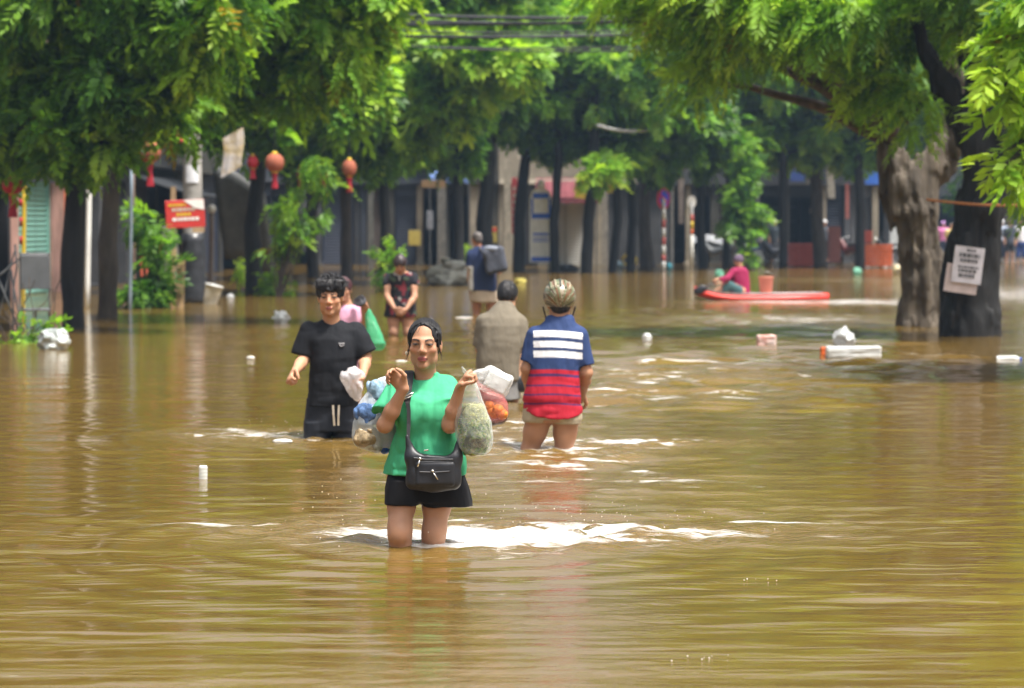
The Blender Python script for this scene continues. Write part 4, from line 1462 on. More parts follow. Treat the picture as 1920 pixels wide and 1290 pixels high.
for k in range(26):
    a = Vector((random.uniform(-.4, .45), random.uniform(-.2, .2), -.05))
    t.tube(curve_pts(a, a + Vector((random.uniform(-.4, .4), random.uniform(-.2, .2), random.uniform(.3, .95))), 4, (0, 0, .1), .04), .008, 4)
o = t.build('branch_tangle', BARK, None, loc=(p.x, 37.3, 0))
tag(o, 'tangle of drowned bare branches at the left edge', 'branches', kind='stuff')
# orange goods by the shop
p = at(137, 430, 63)
t = MB().sheet([[(-.2 + .4 * u, .03 * math.sin(9 * u), .85 - 1.5 * v + .08 * math.sin(4 * u)) for u in np.linspace(0, 1, 7)] for v in np.linspace(0, 1, 5)], (0, .02, 0)).build('orange_sheet', paint('orange_cloth', (.50, .13, .06), .8), None, loc=p)
tag(t, 'orange cloth hanging beside the pink pillar', 'cloth')
for k, (px, py, w, h, c, lab) in enumerate(((268, 480, .16, .42, (.55, .12, .06), 'orange strip board among the potted plants'), (320, 470, .3, .5, (.16, .15, .13), 'grey board leaning behind the notice board'), (140, 470, .24, .5, (.30, .10, .12), 'dull red sack stack by the pink pillar'))):
    p = at(px, py, 57 + k)
    t = MB().box((-w / 2, -.02 - .1 * (k == 2), -h), (w / 2, .02 + .1 * (k == 2), h), Matrix.Rotation(R(-4), 4, 'Y'), bev=.015).build('leaning_board' if k < 2 else 'sack_stack', paint('board%d' % k, c, .7), None, loc=p)
    tag(t, lab, 'board' if k < 2 else 'sacks')


# shrubs and potted plants -------------------------------------------------
def shrub(name, label, px, py, Y, clumps, kind, dens, seed, hue=0.3, pot=None, droop=.5, cat='plant'):
    b = at(px, py, Y)
    b.z = -.1
    t = empty(name, b, 0, label, cat)
    cl_ = [blob(a, c, Y + random.uniform(-.15, .15), r, .9, lt) for a, c, r, lt in clumps]
    V, Fq, C = leaves(cl_, kind, dens, seed, hue, droop)
    o = mesh_np('leaves', V - np.array(b, dtype=np.float32), Fq, LEAF, t, False, C)
    o['kind'] = 'stuff'
    m = MB()
    for c in cl_:
        m.tube(curve_pts((random.uniform(-.05, .05), 0, 0), Vector(c[:3]) - b, 5, (random.uniform(-.1, .1), 0, .1), .03), [.02, .018, .015, .012, .008, .004], 5)
    m.build('stems', BARK, t)
    if pot:
        MB().lathe([(.16, 0), (.22, .34), (.24, .34), (.24, .38), (.2, .38)], 16).build('pot', pot, t, smooth=True)
    return t


POT = paint('terracotta', (.30, .12, .07), .8)
shrub('potted_plant', 'tall leafy plant left of the notice board', 272, 575, 52.2, [(280, 430, .30, .2), (262, 415, .2, .3), (292, 455, .22, .1), (270, 400, .12, .3)], 'broad', 330, 81, -.5)
shrub('potted_plant', 'low dark leafy plant in the water left of the plank', 285, 578, 51.8, [(290, 545, .30, 0), (268, 530, .25, 0), (300, 520, .25, .1), (280, 565, .25, 0), (255, 560, .25, -.1), (296, 490, .18, .1)], 'broad', 330, 82, -.9)
shrub('climber', 'bright green climbing plant hung with lanterns', 520, 545, 60, [(520, 440, .26, .4), (512, 410, .2, .5), (540, 400, .25, .4), (565, 380, .25, .3), (590, 350, .26, .3), (600, 320, .24, .4), (575, 310, .24, .4), (615, 350, .2, .4), (548, 350, .2, .3), (560, 420, .24, .3), (585, 410, .2, .3), (515, 470, .14, .5), (545, 450, .18, .3), (600, 300, .18, .5), (560, 445, .15, .2)], 'broad', 260, 83, -.1)
shrub('shrub', 'low shrub at the waterline right of the lantern tree', 515, 552, 61, [(510, 535, .28, .2), (540, 545, .22, .2), (490, 545, .2, .1), (525, 520, .15, .2)], 'small', 900, 84, .3)
shrub('shrub', 'small yellow green shrub left of the lantern tree', 450, 545, 66, [(448, 515, .22, .6), (440, 500, .12, .6)], 'small', 900, 85, .6)
shrub('climber', 'pale green climber wrapped round a far post', 1396, 500, 96, [(1390, 300, .4, .1), (1400, 340, .4, 0), (1382, 370, .4, 0), (1410, 390, .4, .2), (1385, 410, .35, 0), (1405, 430, .32, .1), (1402, 470, .28, .1), (1395, 280, .4, .1), (1370, 240, .5, .1)], 'far', 130, 86, -.2)
shrub('shrub', 'green shrub behind the floral dress woman', 745, 540, 64, [(735, 490, .3, .2), (722, 510, .25, 0), (740, 460, .2, .3), (715, 475, .2, .1), (730, 530, .3, -.1)], 'small', 700, 87, .2)
shrub('shrub', 'bright green shrub behind the backpack man', 872, 520, 88, [(868, 468, .22, .5), (862, 480, .2, .3)], 'small', 800, 88, .5)
shrub('water_weeds', 'green weeds at the waterline below the grey chair', 60, 655, 36.5, [(60, 632, .2, .1), (90, 625, .18, .2), (30, 635, .2, 0), (100, 640, .12, .2)], 'small', 900, 89, .1)

# signs in the middle distance ---------------------------------------------
Ys = 92.0
b = at(1014, 512, Ys)
b.z = -.3
t = empty('standing_sign', b, 0, 'tall blue and white standing sign between two dark trunks', 'sign')
zt = at(1014, 352, Ys).z - b.z
zb = at(1014, 492, Ys).z - b.z
hw = .36
out = [(-hw, zb), (hw, zb), (hw, zt - .35), (hw * .8, zt - .12), (hw * .3, zt), (-hw * .3, zt), (-hw * .8, zt - .12), (-hw, zt - .35)]
n = len(out)
MB().add([(x, -.03, z) for x, z in out] + [(x, .03, z) for x, z in out], [tuple(range(n)), tuple(reversed(range(n, 2 * n)))] + [(i, i + n, (i + 1) % n + n, (i + 1) % n) for i in range(n)]).build('panel', WHITE, t)
def zrow(py):
    return at(1014, py, Ys).z - b.z
for (py0, py1, w) in ((362, 372, .26), (400, 410, .30), (437, 441, .26), (446, 448, .26), (451, 453, .26)):
    MB().box((-w, -.042, zrow(py1)), (w, -.031, zrow(py0))).build('blue_band', BLUE, t)
for sx in (-1, 1):
    MB().box((sx * .28 - .035, -.042, zrow(400) + .003), (sx * .28 + .035, -.031, zrow(372) - .003)).build('blue_band', BLUE, t)
MB().box((.30, -.042, zrow(490)), (.35, -.031, zrow(415))).build('blue_band', BLUE, t)
MB().box((-.3, -.042, zrow(490)), (.29, -.031, zrow(482))).build('blue_band', BLUE, t)
MB().lathe([(.08, 0), (.13, .05), (.14, .14), (.09, .25), (.03, .28)], 12, (0, 0, zt - .02)).build('finial', WHITE, t, smooth=True)
for sx in (-.25, .25):
    MB().box((sx - .03, -.025, 0), (sx + .03, .025, zb)).build('leg', STEEL, t)


def flat_sign(name, label, px0, py0, px1, py1, Y, m_, cat='sign', bits=(), tilt=0):
    a, c = at(px0, py1, Y), at(px1, py0, Y)
    w, h = c.x - a.x, c.z - a.z
    t = empty(name, ((a.x + c.x) / 2, Y, a.z), 0, label, cat)
    t.rotation_euler = (0, R(tilt), 0)
    MB().box((-w / 2, -.02, 0), (w / 2, .02, h), bev=.006).build('panel', m_, t)
    for (u0, v0, u1, v1, mm) in bits:
        MB().box((-w / 2 + u0 * w, -.03, v0 * h), (-w / 2 + u1 * w, -.0205, v1 * h)).build('print', mm, t)
    return t


flat_sign('vertical_banner', 'narrow red vertical banner beside a dark trunk', 959, 333, 970, 438, 97, paint('banner_red', (.45, .06, .07)), bits=[(.3, .12 * k + .05, .7, .12 * k + .12, TRIM) for k in range(7)])
flat_sign('poster', 'yellow poster with red print by the maroon awning', 1077, 325, 1100, 372, 98, YELLOW, bits=[(.2, .25, .8, .6, ORANGE)], tilt=8)
flat_sign('poster', 'yellow sheet hanging right of the black trunk', 1138, 325, 1152, 362, 99, YELLOW, tilt=-4)
flat_sign('poster', 'dull yellow sheet in the dark shop behind the floral dress woman', 766, 432, 788, 460, 100, paint('ochre', (.35, .28, .06)))
flat_sign('poster', 'narrow yellow strip beside the backpack man', 923, 425, 932, 455, 99, paint('ochre', (.35, .28, .06)), bits=[(.1, .7, .9, .95, RED)])
flat_sign('sign_board', 'faded red sign board above the far motorbikes', 1432, 305, 1482, 322, 109, paint('sign_red', (.38, .10, .10)), bits=[(.1, .3, .9, .7, TRIM)])
flat_sign('sign_board', 'small bright blue sign board left of the pale tree', 1622, 322, 1656, 346, 108, paint('sign_blue', (.03, .12, .50)))
flat_sign('sign_board', 'dull blue sign board in the far shop row', 1482, 318, 1508, 340, 109, paint('sign_navy', (.03, .06, .22)))
flat_sign('sign_board', 'ochre sign strip in the dark shop row', 790, 338, 835, 352, 100, paint('ochre_dark', (.18, .11, .05)))
flat_sign('sign_board', 'white street lamp sign beside the yellow leaves', 1160, 316, 1185, 328, 98, PLASTIC)


for (x0, y0, x1, y1, Yq, colr, tl, lab) in (
        (1128, 300, 1140, 500, 106, (.20, .18, .15), 0, 'grey brown board standing behind the black trunk'),
        (1272, 330, 1282, 420, 106, (.20, .16, .14), 0, 'narrow brown board right of the grey sign post'),
        (1512, 280, 1530, 345, 106, (.42, .40, .38), 4, 'pale grey hanging board left of the pale trunk'),
        (1552, 300, 1566, 372, 107, (.44, .41, .36), -3, 'cream hanging board right of the pale trunk'),
        (1585, 345, 1592, 410, 106, (.45, .14, .12), 0, 'thin red strip sign between the barriers'),
        (1518, 370, 1526, 400, 106, (.40, .33, .22), 6, 'small tan card above the dull red barrier'),
        (820, 300, 836, 520, 104, (.10, .095, .085), 0, 'dark grey timber post by the tarpaulin heap'),
        (560, 352, 574, 470, 96, (.09, .095, .10), 0, 'dark grey board behind the green climber'),
        (690, 340, 700, 520, 98, (.10, .10, .09), 0, 'dark timber post left of the floral dress woman'),
        (800, 395, 812, 430, 100, (.16, .17, .20), 0, 'dull blue card in the dark shop'),
        (945, 300, 957, 505, 103, (.26, .23, .18), 0, 'tan timber board left of the red vertical banner'),
        (905, 330, 912, 420, 103, (.30, .22, .18), 0, 'thin pinkish strip behind the thick dark trunk'),
        (1436, 395, 1452, 425, 104, (.30, .33, .38), -8, 'pale blue grey card above the far motorbikes')):
    flat_sign('hanging_board', lab, x0, y0, x1, y1, Yq, paint('clutter%d' % x0, colr, .8, var=.25), cat='board', tilt=tl)
p = at(455, 400, 70)
t = MB().sheet([[(-.75 + 1.3 * u + .25 * v, .5 * v, .95 - 2.3 * v + .25 * math.sin(3 * u + 1) - .25 * u) for u in np.linspace(0, 1, 9)] for v in np.linspace(0, 1, 8)], (0, .01, 0)).build('tarpaulin', mat('tarp_dark', (.035, .038, .036), .5, .3, 3, .5, 6), None, smooth=True, loc=p)
tag(t, 'dark grey tarpaulin hung across the shop front right of the utility pole', 'tarpaulin')

# traffic signs
def sign_pole(label, px, py, pty, r, bands, Y=None):
    t, b, e = pole('traffic_sign', label, px, py, px, pty, r, paint('sign_post_grey', (.42, .42, .42), .5), 'traffic sign', Y=Y)
    for (p0, p1, mm) in bands:
        z0, z1 = at(px, p1, b.y).z - b.z, at(px, p0, b.y).z - b.z
        MB().lathe([(r + .004, 0), (r + .004, z1 - z0)], 10, (0, 0, z0)).build('band', mm, t, smooth=True)
    return t, b, e


PINK = paint('band_red_faded', (.55, .12, .10))
t, b, e = sign_pole('round no parking sign on a white and red banded post', 1244, 508, 372, .06, [(392, 412, WHITE), (412, 428, PINK), (428, 445, WHITE), (445, 460, PINK), (460, 478, WHITE), (478, 490, PINK), (490, 506, WHITE)], Y=94)
c = e - b
RX = Matrix.Translation(c) @ Matrix.Rotation(R(90), 4, 'X')
MB().lathe([(.37, -.0), (.37, .015)], 24, M=RX, sx=.58).build('disc', paint('sign_pink_red', (.60, .02, .08)), t)
MB().lathe([(.27, .016), (.27, .024)], 24, M=Matrix.Translation(c + Vector((.03, 0, 0))) @ Matrix.Rotation(R(90), 4, 'X'), sx=.56).build('disc_centre', paint('sign_royal', (.06, .06, .75)), t)
MB().box((-.19, -.034, -.035), (.19, -.026, .035), Matrix.Translation(c) @ Matrix.Rotation(R(45), 4, 'Y')).build('slash', paint('sign_pink_red', (.60, .02, .08)), t)
t, b, e = sign_pole('tall grey post with a dark blue square sign behind', 1260, 506, 265, .055, [(292, 312, RED)], Y=97)
for (x0, x1, p0, p1, mm, nm) in ((1238, 1284, 252, 305, paint('sign_dark_blue', (.015, .03, .11)), 'panel'), (1264, 1287, 305, 322, paint('sign_plate', (.22, .22, .23)), 'plate')):
    q0, q1 = at(x0, p1, b.y) - b, at(x1, p0, b.y) - b
    MB().box((q0.x, .06, q0.z), (q1.x, .09, q1.z)).build(nm, mm, t)
t, b, e = sign_pole('post with a round white sign and an orange band', 1297, 505, 378, .055, [(402, 415, PINK), (415, 430, YELLOW), (430, 440, ORANGE), (440, 505, paint('sign_post_white', (.55, .54, .5)))], Y=95)
RX = Matrix.Translation(e - b) @ Matrix.Rotation(R(90), 4, 'X')
MB().lathe([(.2, 0), (.2, .02)], 20, M=RX, sx=.75).build('disc', WHITE, t)

# barriers -----------------------------------------------------------------
def barrier(label, px0, py0, px1, py1, Y, m_, legs):
    a, c = at(px0, py1, Y), at(px1, py0, Y)
    w, h = c.x - a.x, c.z - a.z
    t = empty('barrier', ((a.x + c.x) / 2, Y, a.z - .25), 0, label, 'barrier')
    for sx in (-1, 1):
        MB().box((sx * (w / 2) - .04, -.03, .25), (sx * (w / 2) + .04, .03, .25 + h), bev=.01).build('frame_post', m_, t)
        MB().box((sx * w * .3 - .06, -.12, 0), (sx * w * .3 + .06, .12, .249), bev=.01).build('foot', PLASTIC if legs else DARKM, t)
    n = 7
    for k in range(n):
        z = .25 + h * k / n
        MB().box((-w / 2 + .041, -.02 - .006 * (k % 2), z), (w / 2 - .041, .02, z + h / n * .82), bev=.006).build('slat', m_, t)
    return t


barrier('dull red slatted barrier at the water edge', 1474, 455, 1533, 498, 104, paint('barrier_red', (.44, .07, .04), .6), False)
barrier('bright orange slatted barrier on white feet at the water edge', 1616, 457, 1671, 499, 101, paint('barrier_orange', (.60, .11, .02), .5), True)
flat_sign('upright_board', 'small dull red panel behind the orange barrier', 1618, 432, 1636, 455, 104, paint('barrier_red', (.44, .07, .04), .6), cat='panel')
flat_sign('upright_board', 'brown red upright panel between the two barriers', 1553, 425, 1576, 492, 106, paint('panel_brown', (.16, .05, .04), .7), cat='panel')
# ------------------------------------------------------------------ debris, floating litter, heaps
FOAM_OR_GLINT = mat('dirty_foam_or_glint', (.50, .48, .43), .7, .2, 12, .2, 30)  # shared by the foam scraps and the two built sky glints


def lump(name, label, px, py, w, h, d, m_, cat, seed, Y=None, amp=.03, dz=0, box=False, group=None, cut=True):
    Y = Y or wd(py)
    c = at(px, py, Y)
    z = 0 if cut else c.z
    hh = max(.008, min(w, h, d) / 14)
    f = Field((-w * .8, -d * .8, -.1), (w * .8, d * .8, h * 1.5), hh)
    if box:
        f.box((0, 0, h * .4), (w / 2, d / 2, h * .55), min(w, h, d) * .15)
    else:
        f.ell((0, 0, h * .35), (w / 2, d / 2, h * .65))
    f.wrinkle(amp, (4 / w, 4 / d, 4 / h), 3, seed * 1.7)
    o = f.build(name, m_, None)
    o.location = (c.x, Y, z + dz)
    return tag(o, label, cat, group)


lump('trash_bag', 'white and dark trash bag afloat below the grey chair', 102, 655, .36, .26, .3, mat('trash_bag_film', (.60, .64, .62), .35, .1, 5, .6, 14, col2=(.08, .10, .09)), 'bag', 1, amp=.05)
lump('plastic_bag', 'white plastic bag afloat left of the young man', 527, 606, .24, .20, .2, BAGP, 'bag', 2, amp=.04)
lump('plastic_bag', 'small white bag near the foot of the bucket', 432, 560, .16, .10, .12, BAGP, 'bag', 3, amp=.02)
lump('foam_box', 'long white foam box afloat in front of the big trunks', 1600, 668, .62, .12, .22, PLASTIC, 'box', 4, box=True, amp=.006)
lump('plastic_bag', 'white bag heaped on the floating foam box', 1582, 661, .26, .22, .2, BAGP, 'bag', 5, amp=.03, dz=.07)
lump('orange_cup', 'orange cup at the end of the floating foam box', 1545, 666, .09, .10, .09, ORANGE, 'cup', 6, box=True, amp=.004)
lump('food_box', 'white box with an orange red mark afloat mid water', 1437, 648, .24, .14, .16, mat('food_box_print', (.62, .58, .56), .5, .1, 9, col2=(.42, .10, .05)), 'box', 7, box=True, amp=.006)
lump('paper_cup', 'white cup afloat right of the polo man', 1213, 640, .13, .11, .1, PLASTIC, 'cup', 8, amp=.01)
lump('foam_or_glint', 'small white foam scrap afloat left of the young man', 470, 674, .10, .04, .07, FOAM_OR_GLINT, 'foam scrap', 9, amp=.006)
lump('foam_or_glint', 'flat white foam scrap in front of the young man', 530, 829, .145, .022, .16, FOAM_OR_GLINT, 'foam scrap', 10, amp=.003)
lump('foam_or_glint', 'tiny white scrap left of the black tee shirt', 583, 628, .06, .02, .05, FOAM_OR_GLINT, 'foam scrap', 11, amp=.006)
lump('foam_or_glint', 'long white strip imitating a sky glint behind the olive shirt man', 870, 597, .30, .02, .2, FOAM_OR_GLINT, 'foam scrap', 12, amp=.008)  # solid pale strip standing in for a sky glint on the water
lump('foam_or_glint', 'white strip imitating a sky glint behind the green shirt woman', 752, 678, .15, .016, .1, FOAM_OR_GLINT, 'foam scrap', 13, amp=.004)  # second sky glint, modelled as a flat pale strip
lump('yellow_sack', 'dull yellow sack afloat before the dark trunks', 975, 532, .34, .16, .3, paint('sack_yellow', (.36, .31, .06), .8), 'sack', 14, amp=.04)
lump('tarp_heap', 'grey tarpaulin heap left of the backpack man', 845, 535, 1.2, .62, .9, mat('tarp_grey', (.20, .20, .17), .7, .25, 3, .4, 8), 'tarp', 15, amp=.12)
lump('green_bag', 'mint green bag on the water edge by the orange barrier', 1607, 516, .26, .24, .2, paint('mint', (.18, .48, .34), .5, transl=.3), 'bag', 16, amp=.03)
lump('green_bag', 'mint green bag behind the paddle boarder', 1349, 520, .26, .24, .2, paint('mint', (.18, .48, .34), .5, transl=.3), 'bag', 17, amp=.03)
lump('white_sheet', 'crumpled white sheet behind the paddle boarder', 1421, 492, .42, .40, .3, BAGP, 'sheet', 18, Y=106, amp=.08, dz=.15)
lump('white_sheet', 'white bundle right of the crumpled white sheet', 1458, 494, .30, .28, .25, BAGP, 'bundle', 19, Y=105, amp=.05)
lump('rubbish_heap', 'yellow and white rubbish heap beside the big pale trunk', 1690, 515, .45, .36, .4, mat('rubbish_mix', (.55, .52, .50), .6, .1, 6, .3, 12, col2=(.50, .40, .10)), 'rubbish', 20, amp=.09)
lump('blue_tub', 'pale blue tub on the debris heap at the end of the street', 1160, 500, .38, .20, .3, paint('tub_blue', (.30, .42, .50), .5), 'tub', 21, Y=100, amp=.02, dz=.05)
lump('dark_bundle', 'dark bundle at the foot of the parking sign', 1215, 500, .5, .30, .4, paint('bundle_dark', (.05, .06, .08), .8), 'bundle', 22, Y=99, amp=.07)
lump('dark_bundle', 'black bundle at the foot of the standing sign', 1060, 510, .9, .22, .5, paint('bundle_black', (.02, .022, .025), .7), 'bundle', 23, Y=94, amp=.05)
lump('cyan_cap', 'cyan bucket at the foot of the grey sign post', 1255, 500, .2, .2, .2, paint('cyan', (.05, .32, .42), .5), 'bucket', 24, Y=96, amp=.01, dz=.05)
# yellow tyre ring leaning in the debris
c = at(1180, 488, 100)
t = MB()
ring = [(.24 * math.cos(a), .06 * math.sin(2 * a), .19 * math.sin(a)) for a in np.linspace(0, 2 * math.pi, 21)]
t.tube(ring, .055, 8, cap=False)
o = t.build('yellow_ring', YELLOW, None, smooth=True, loc=c)
tag(o, 'yellow swim ring leaning on the debris heap', 'swim ring')


def bottle(label, px, py, L, r, rz, tilt, m_, Y=None, band=None):
    Y = Y or wd(py)
    c = at(px, py, Y)
    t = empty('plastic_bottle', (c.x, Y, 0), 0, label, 'bottle')
    t.rotation_euler = (tilt, 0, rz)
    pr = [(r * .8, 0), (r, .012)]
    for k in range(7):
        z = .02 + L * .66 * k / 7
        pr += [(r, z), (r * .93, z + L * .03), (r, z + L * .06)]
    pr += [(r, L * .7), (r * .75, L * .83), (r * .36, L * .92)]
    MB().lathe(pr, 16, (0, 0, -L * .35)).build('bottle_body', m_, t, smooth=True)
    MB().lathe([(r * .42, 0), (r * .42, L * .07), (r * .3, L * .08)], 12, (0, 0, L * .57)).build('lid', band or WHITE, t, smooth=True)
    return t


CLEAR = mat('clear_plastic', (.70, .72, .70), .2, .08, 6, alpha=.55)
# drifting upright, cap down: only the ribbed base end shows
t = bottle('clear plastic bottle bobbing upright in the open water', 381, 898, .23, .026, 0, R(178), CLEAR)
t.location.z = .0
bottle('plastic bottle with a blue lid lying beside the black trunk', 1885, 674, .28, .045, R(80), R(88), PLASTIC, band=BLUE)

# thin orange rope tied round the black trunk
a, c = at(1738, 374, 38.2), at(1990, 382, 36.5)
m_ = paint('rope_orange', (.42, .17, .06), .8)
o = MB().tube([a.lerp(c, k / 8) - Vector((0, 0, .05 * math.sin(math.pi * k / 8))) for k in range(9)], .018, 6).build('rope', m_, None)
tag(o, 'orange brown rope stretched past the black trunk', 'rope')
# paper notices
PAPER = paint('notice_paper', (.60, .58, .64), .7)
INK = paint('notice_ink', (.09, .09, .10), .8)
for (cx, cy, w, h, tilt, lab, Yn, lines) in ((1815, 497, .40, .49, 7, 'upper white paper notice with black print on the black trunk', Y2 - .50, True), (1803, 523, .44, .38, 8, 'lower pinkish paper notice half covered on the black trunk', Y2 - .46, False)):
    c = at(cx, cy, Yn)
    t = empty('paper_notice', c, 0, lab, 'notice')
    t.rotation_euler = (0, R(tilt), 0)
    MB().box((-w / 2, -.004, -h / 2), (w / 2, .004, h / 2)).build('sheet', PAPER if lines else paint('notice_pink', (.60, .50, .49), .7), t)
    MB().box((-.012, .005, -h / 2 + .05), (.012, .10, -h / 2 + .075)).build('nail', STEEL, t)
    MB().box((-.012, .005, h / 2 - .075), (.012, .16, h / 2 - .05)).build('nail', STEEL, t)
    if lines:
        for k, (z, hh, x0, x1) in enumerate(((.18, .035, -.04, .08), (.10, .055, -.13, .14), (.035, .045, -.11, .13), (-.045, .03, -.13, .14), (-.10, .04, -.12, .12), (-.17, .05, -.11, .10))):
            x = x0
            q = MB()
            while x < x1 - .01:
                wq = random.uniform(.018, .05)
                q.box((x, -.009, z), (min(x + wq, x1), -.0045, z + hh))
                x += wq + .012
            q.build('lettering', INK, t)

# overhead wires
random.seed(21)
WIRE_LAB = ('topmost overhead wire crossing the street', 'thin overhead wire second from the top of the bundle', 'thin overhead wire third from the top of the bundle', 'thick overhead wire fourth from the top of the bundle', 'middle overhead wire of the bundle crossing the street', 'overhead wire just below the middle of the bundle', 'thick overhead wire third from the bottom of the bundle', 'overhead wire second from the bottom of the bundle', 'lowest overhead wire crossing the street')
for k in range(9):
    py = 22 + 7 * k
    a, c = at(560, py + random.uniform(-6, 6), 66), at(1560, py - 10 + random.uniform(-12, 14), 60 + 4 * random.random())
    sag = random.uniform(.05, .35)
    o = MB().tube([a.lerp(c, i / 16) - Vector((0, 0, sag * 4 * (i / 16) * (1 - i / 16))) for i in range(17)], .022 if k % 3 else .04, 5).build('overhead_wire', DARKM, None)
    tag(o, WIRE_LAB[k], 'wire', 'overhead wires crossing the street')
a, c = at(1120, 235, 88), at(1330, 190, 92)
o = MB().tube([a.lerp(c, i / 10) - Vector((0, 0, .5 * 4 * (i / 10) * (1 - i / 10))) for i in range(11)], .05, 6).build('sagging_cable', paint('cable_grey', (.28, .28, .28), .6), None)
tag(o, 'pale sagging cable below the end of street trees', 'cable')

# ------------------------------------------------------------------ paddle board
Yp = 57.5
b = at(1428, 560, Yp)
t = empty('paddle_board', (b.x, Yp, 0), R(4), 'red inflatable paddle board with a pale deck, bow to the left', 'paddle board')
L = 2.72
secs = []
nn = 22
for i in range(nn + 1):
    u = i / nn
    x = -L / 2 + L * u
    w = .40 * (1 - abs(2 * u - .95) ** 2.6) ** .55 if abs(2 * u - .95) < 1 else .02
    w = max(w, .03 if u < .5 else .12)
    rise = .16 * max(0, .30 - u) ** 2 * 11 + .045 * max(0, u - .6)
    secs.append((x, w, rise))
m = MB()
vs_, fs = [], []
K = 12
for x, w, rise in secs:
    for j in range(K):
        a = 2 * math.pi * j / K
        vs_.append((x, w * math.cos(a), .035 + rise + .085 * (abs(math.sin(a)) ** .6) * (1 if math.sin(a) > 0 else -1)))
for i in range(nn):
    for j in range(K):
        fs.append((i * K + j, (i + 1) * K + j, (i + 1) * K + (j + 1) % K, i * K + (j + 1) % K))
fs += [tuple(range(K)), tuple(reversed(range(nn * K, nn * K + K)))]
m.add(vs_, fs).build('hull', paint('board_red', (.60, .04, .025), .35, var=.06), t, smooth=True)
g = [[(x, w * .80 * v, .124 + rise) for v in (-1, -.5, 0, .5, 1)] for x, w, rise in secs[1:-1]]
MB().sheet(g, (0, 0, .012)).build('deck_pad', paint('deck_pale', (.58, .46, .46), .6), t)
q = at(1437, 540, Yp)
t = empty('orange_bucket', (q.x, Yp + .1, .14), 0, 'faded orange bucket standing on the paddle board', 'bucket')
MB().lathe([(.12, 0), (.15, .30), (.16, .30), (.16, .33), (.14, .33), (.11, .03)], 16).build('bucket_body', paint('bucket_orange', (.48, .16, .10), .6), t, smooth=True)
MB().tube([(.155 * math.cos(a), .02, .31 + .12 * math.sin(a)) for a in np.linspace(0, math.pi, 9)], .007, 5).build('handle', STEEL, t)

# ------------------------------------------------------------------ parked motorbikes far off
def motorbike(label, px, Y, rz, c):
    p = at(px, 490, Y)
    t = empty('motorbike', (p.x, Y, 0.02), rz, label, 'motorbike', 'motorbikes parked at the end of the street')
    cm = paint('bike%d' % int(px), c, .35)
    for x in (-.6, .6):
        w = MB()
        w.tube([(x + .27 * math.cos(a), 0, .28 + .27 * math.sin(a)) for a in np.linspace(0, 2 * math.pi, 19)], .045, 6, cap=False)
        wo = w.build('wheel', DARKM, t, smooth=True)
        MB().lathe([(.16, -.02), (.16, .02)], 12, M=Matrix.Translation((x, 0, .28)) @ Matrix.Rotation(R(90), 4, 'X')).build('rim', STEEL, wo)
    f = Field((-.95, -.3, .1), (.75, .3, 1.25), .03)
    f.cap((-.55, 0, .62), (.05, 0, .5), .13, .15, .06).cap((.05, 0, .45), (.42, 0, .85), .14, .10, .06).cap((.42, 0, .9), (.6, 0, .3), .07, .05, .04).cap((-.85, 0, .72), (-.5, 0, .65), .06, .1, .05)
    f.build('body', cm, t)
    f = Field((-.8, -.25, .6), (.15, .25, 1), .03)
    f.cap((-.62, 0, .78), (.0, 0, .74), .12, .09, .04, flat=.6, fax=(0, 0, 1))
    f.build('seat', DARKM, t)
    MB().tube([(.36, -.36, 1.06), (.42, -.12, 1.0), (.42, .12, 1.0), (.36, .36, 1.06)], .018, 6).build('handlebar', STEEL, t)
    for s in (-1, 1):
        MB().lathe([(.01, 0), (.06, .01), (.06, .02)], 10, M=Matrix.Translation((.4, s * .3, 1.2)) @ Matrix.Rotation(R(90), 4, 'Y')).build('mirror', STEEL, t)
    MB().lathe([(.03, 0), (.09, .03), (.09, .06)], 12, M=Matrix.Translation((.5, 0, .93)) @ Matrix.Rotation(R(80), 4, 'Y')).build('headlight', WHITE, t, smooth=True)
    return t


motorbike('dark motorbike parked left of the dull red barrier', 1450, 108, R(205), (.03, .035, .05))
motorbike('dark blue motorbike parked behind the climber post', 1408, 109.5, R(150), (.03, .05, .12))
motorbike('grey motorbike parked right of the white round sign', 1338, 108, R(170), (.12, .13, .14))
motorbike('black motorbike parked behind the orange barrier', 1665, 110, R(200), (.02, .02, .02))
motorbike('dark red motorbike parked between the barriers', 1590, 110, R(120), (.10, .02, .02))
p = at(1333, 450, 107)
t = MB().sheet([[(-.75 + 1.5 * u, .2 * v, .25 * v + .10 * math.sin(3 * u + 1) - .25 * abs(u - .5)) for u in np.linspace(0, 1, 9)] for v in (0, .5, 1)], (0, .02, -.02)).build('rain_cover', mat('cover_grey', (.22, .24, .27), .4, .2, 5), None, loc=(p.x, 107, p.z - .1))
tag(t, 'grey plastic rain cover over the grey motorbike', 'cover')
# ------------------------------------------------------------------ people
def skin_mat(name):
    return mat(name, attr=True, var=0.10, scale=9, rough=0.55, bump=0.06, bscale=90, sss=0.18, spec=0.3)


SKIN = skin_mat('skin')
HAIR = mat('hair_black', (0.012, 0.011, 0.012), 0.42, 0.3, 14, 0.25, 60, stretch=(8, 8, 1), spec=0.35)


def cloth(name, c, rough=0.85, attr=False, **k):
    return mat('cloth_' + name, c, rough, k.pop('var', 0.07), k.pop('scale', 9), k.pop('bump', 0.55), k.pop('bscale', 17), attr=attr, spec=0.25, stretch=(1, 1, .45), bdet=1.6, **k)


def sstep(x, a, b):
    t = np.clip((x - a) / (b - a), 0, 1)
    return t * t * (3 - 2 * t)


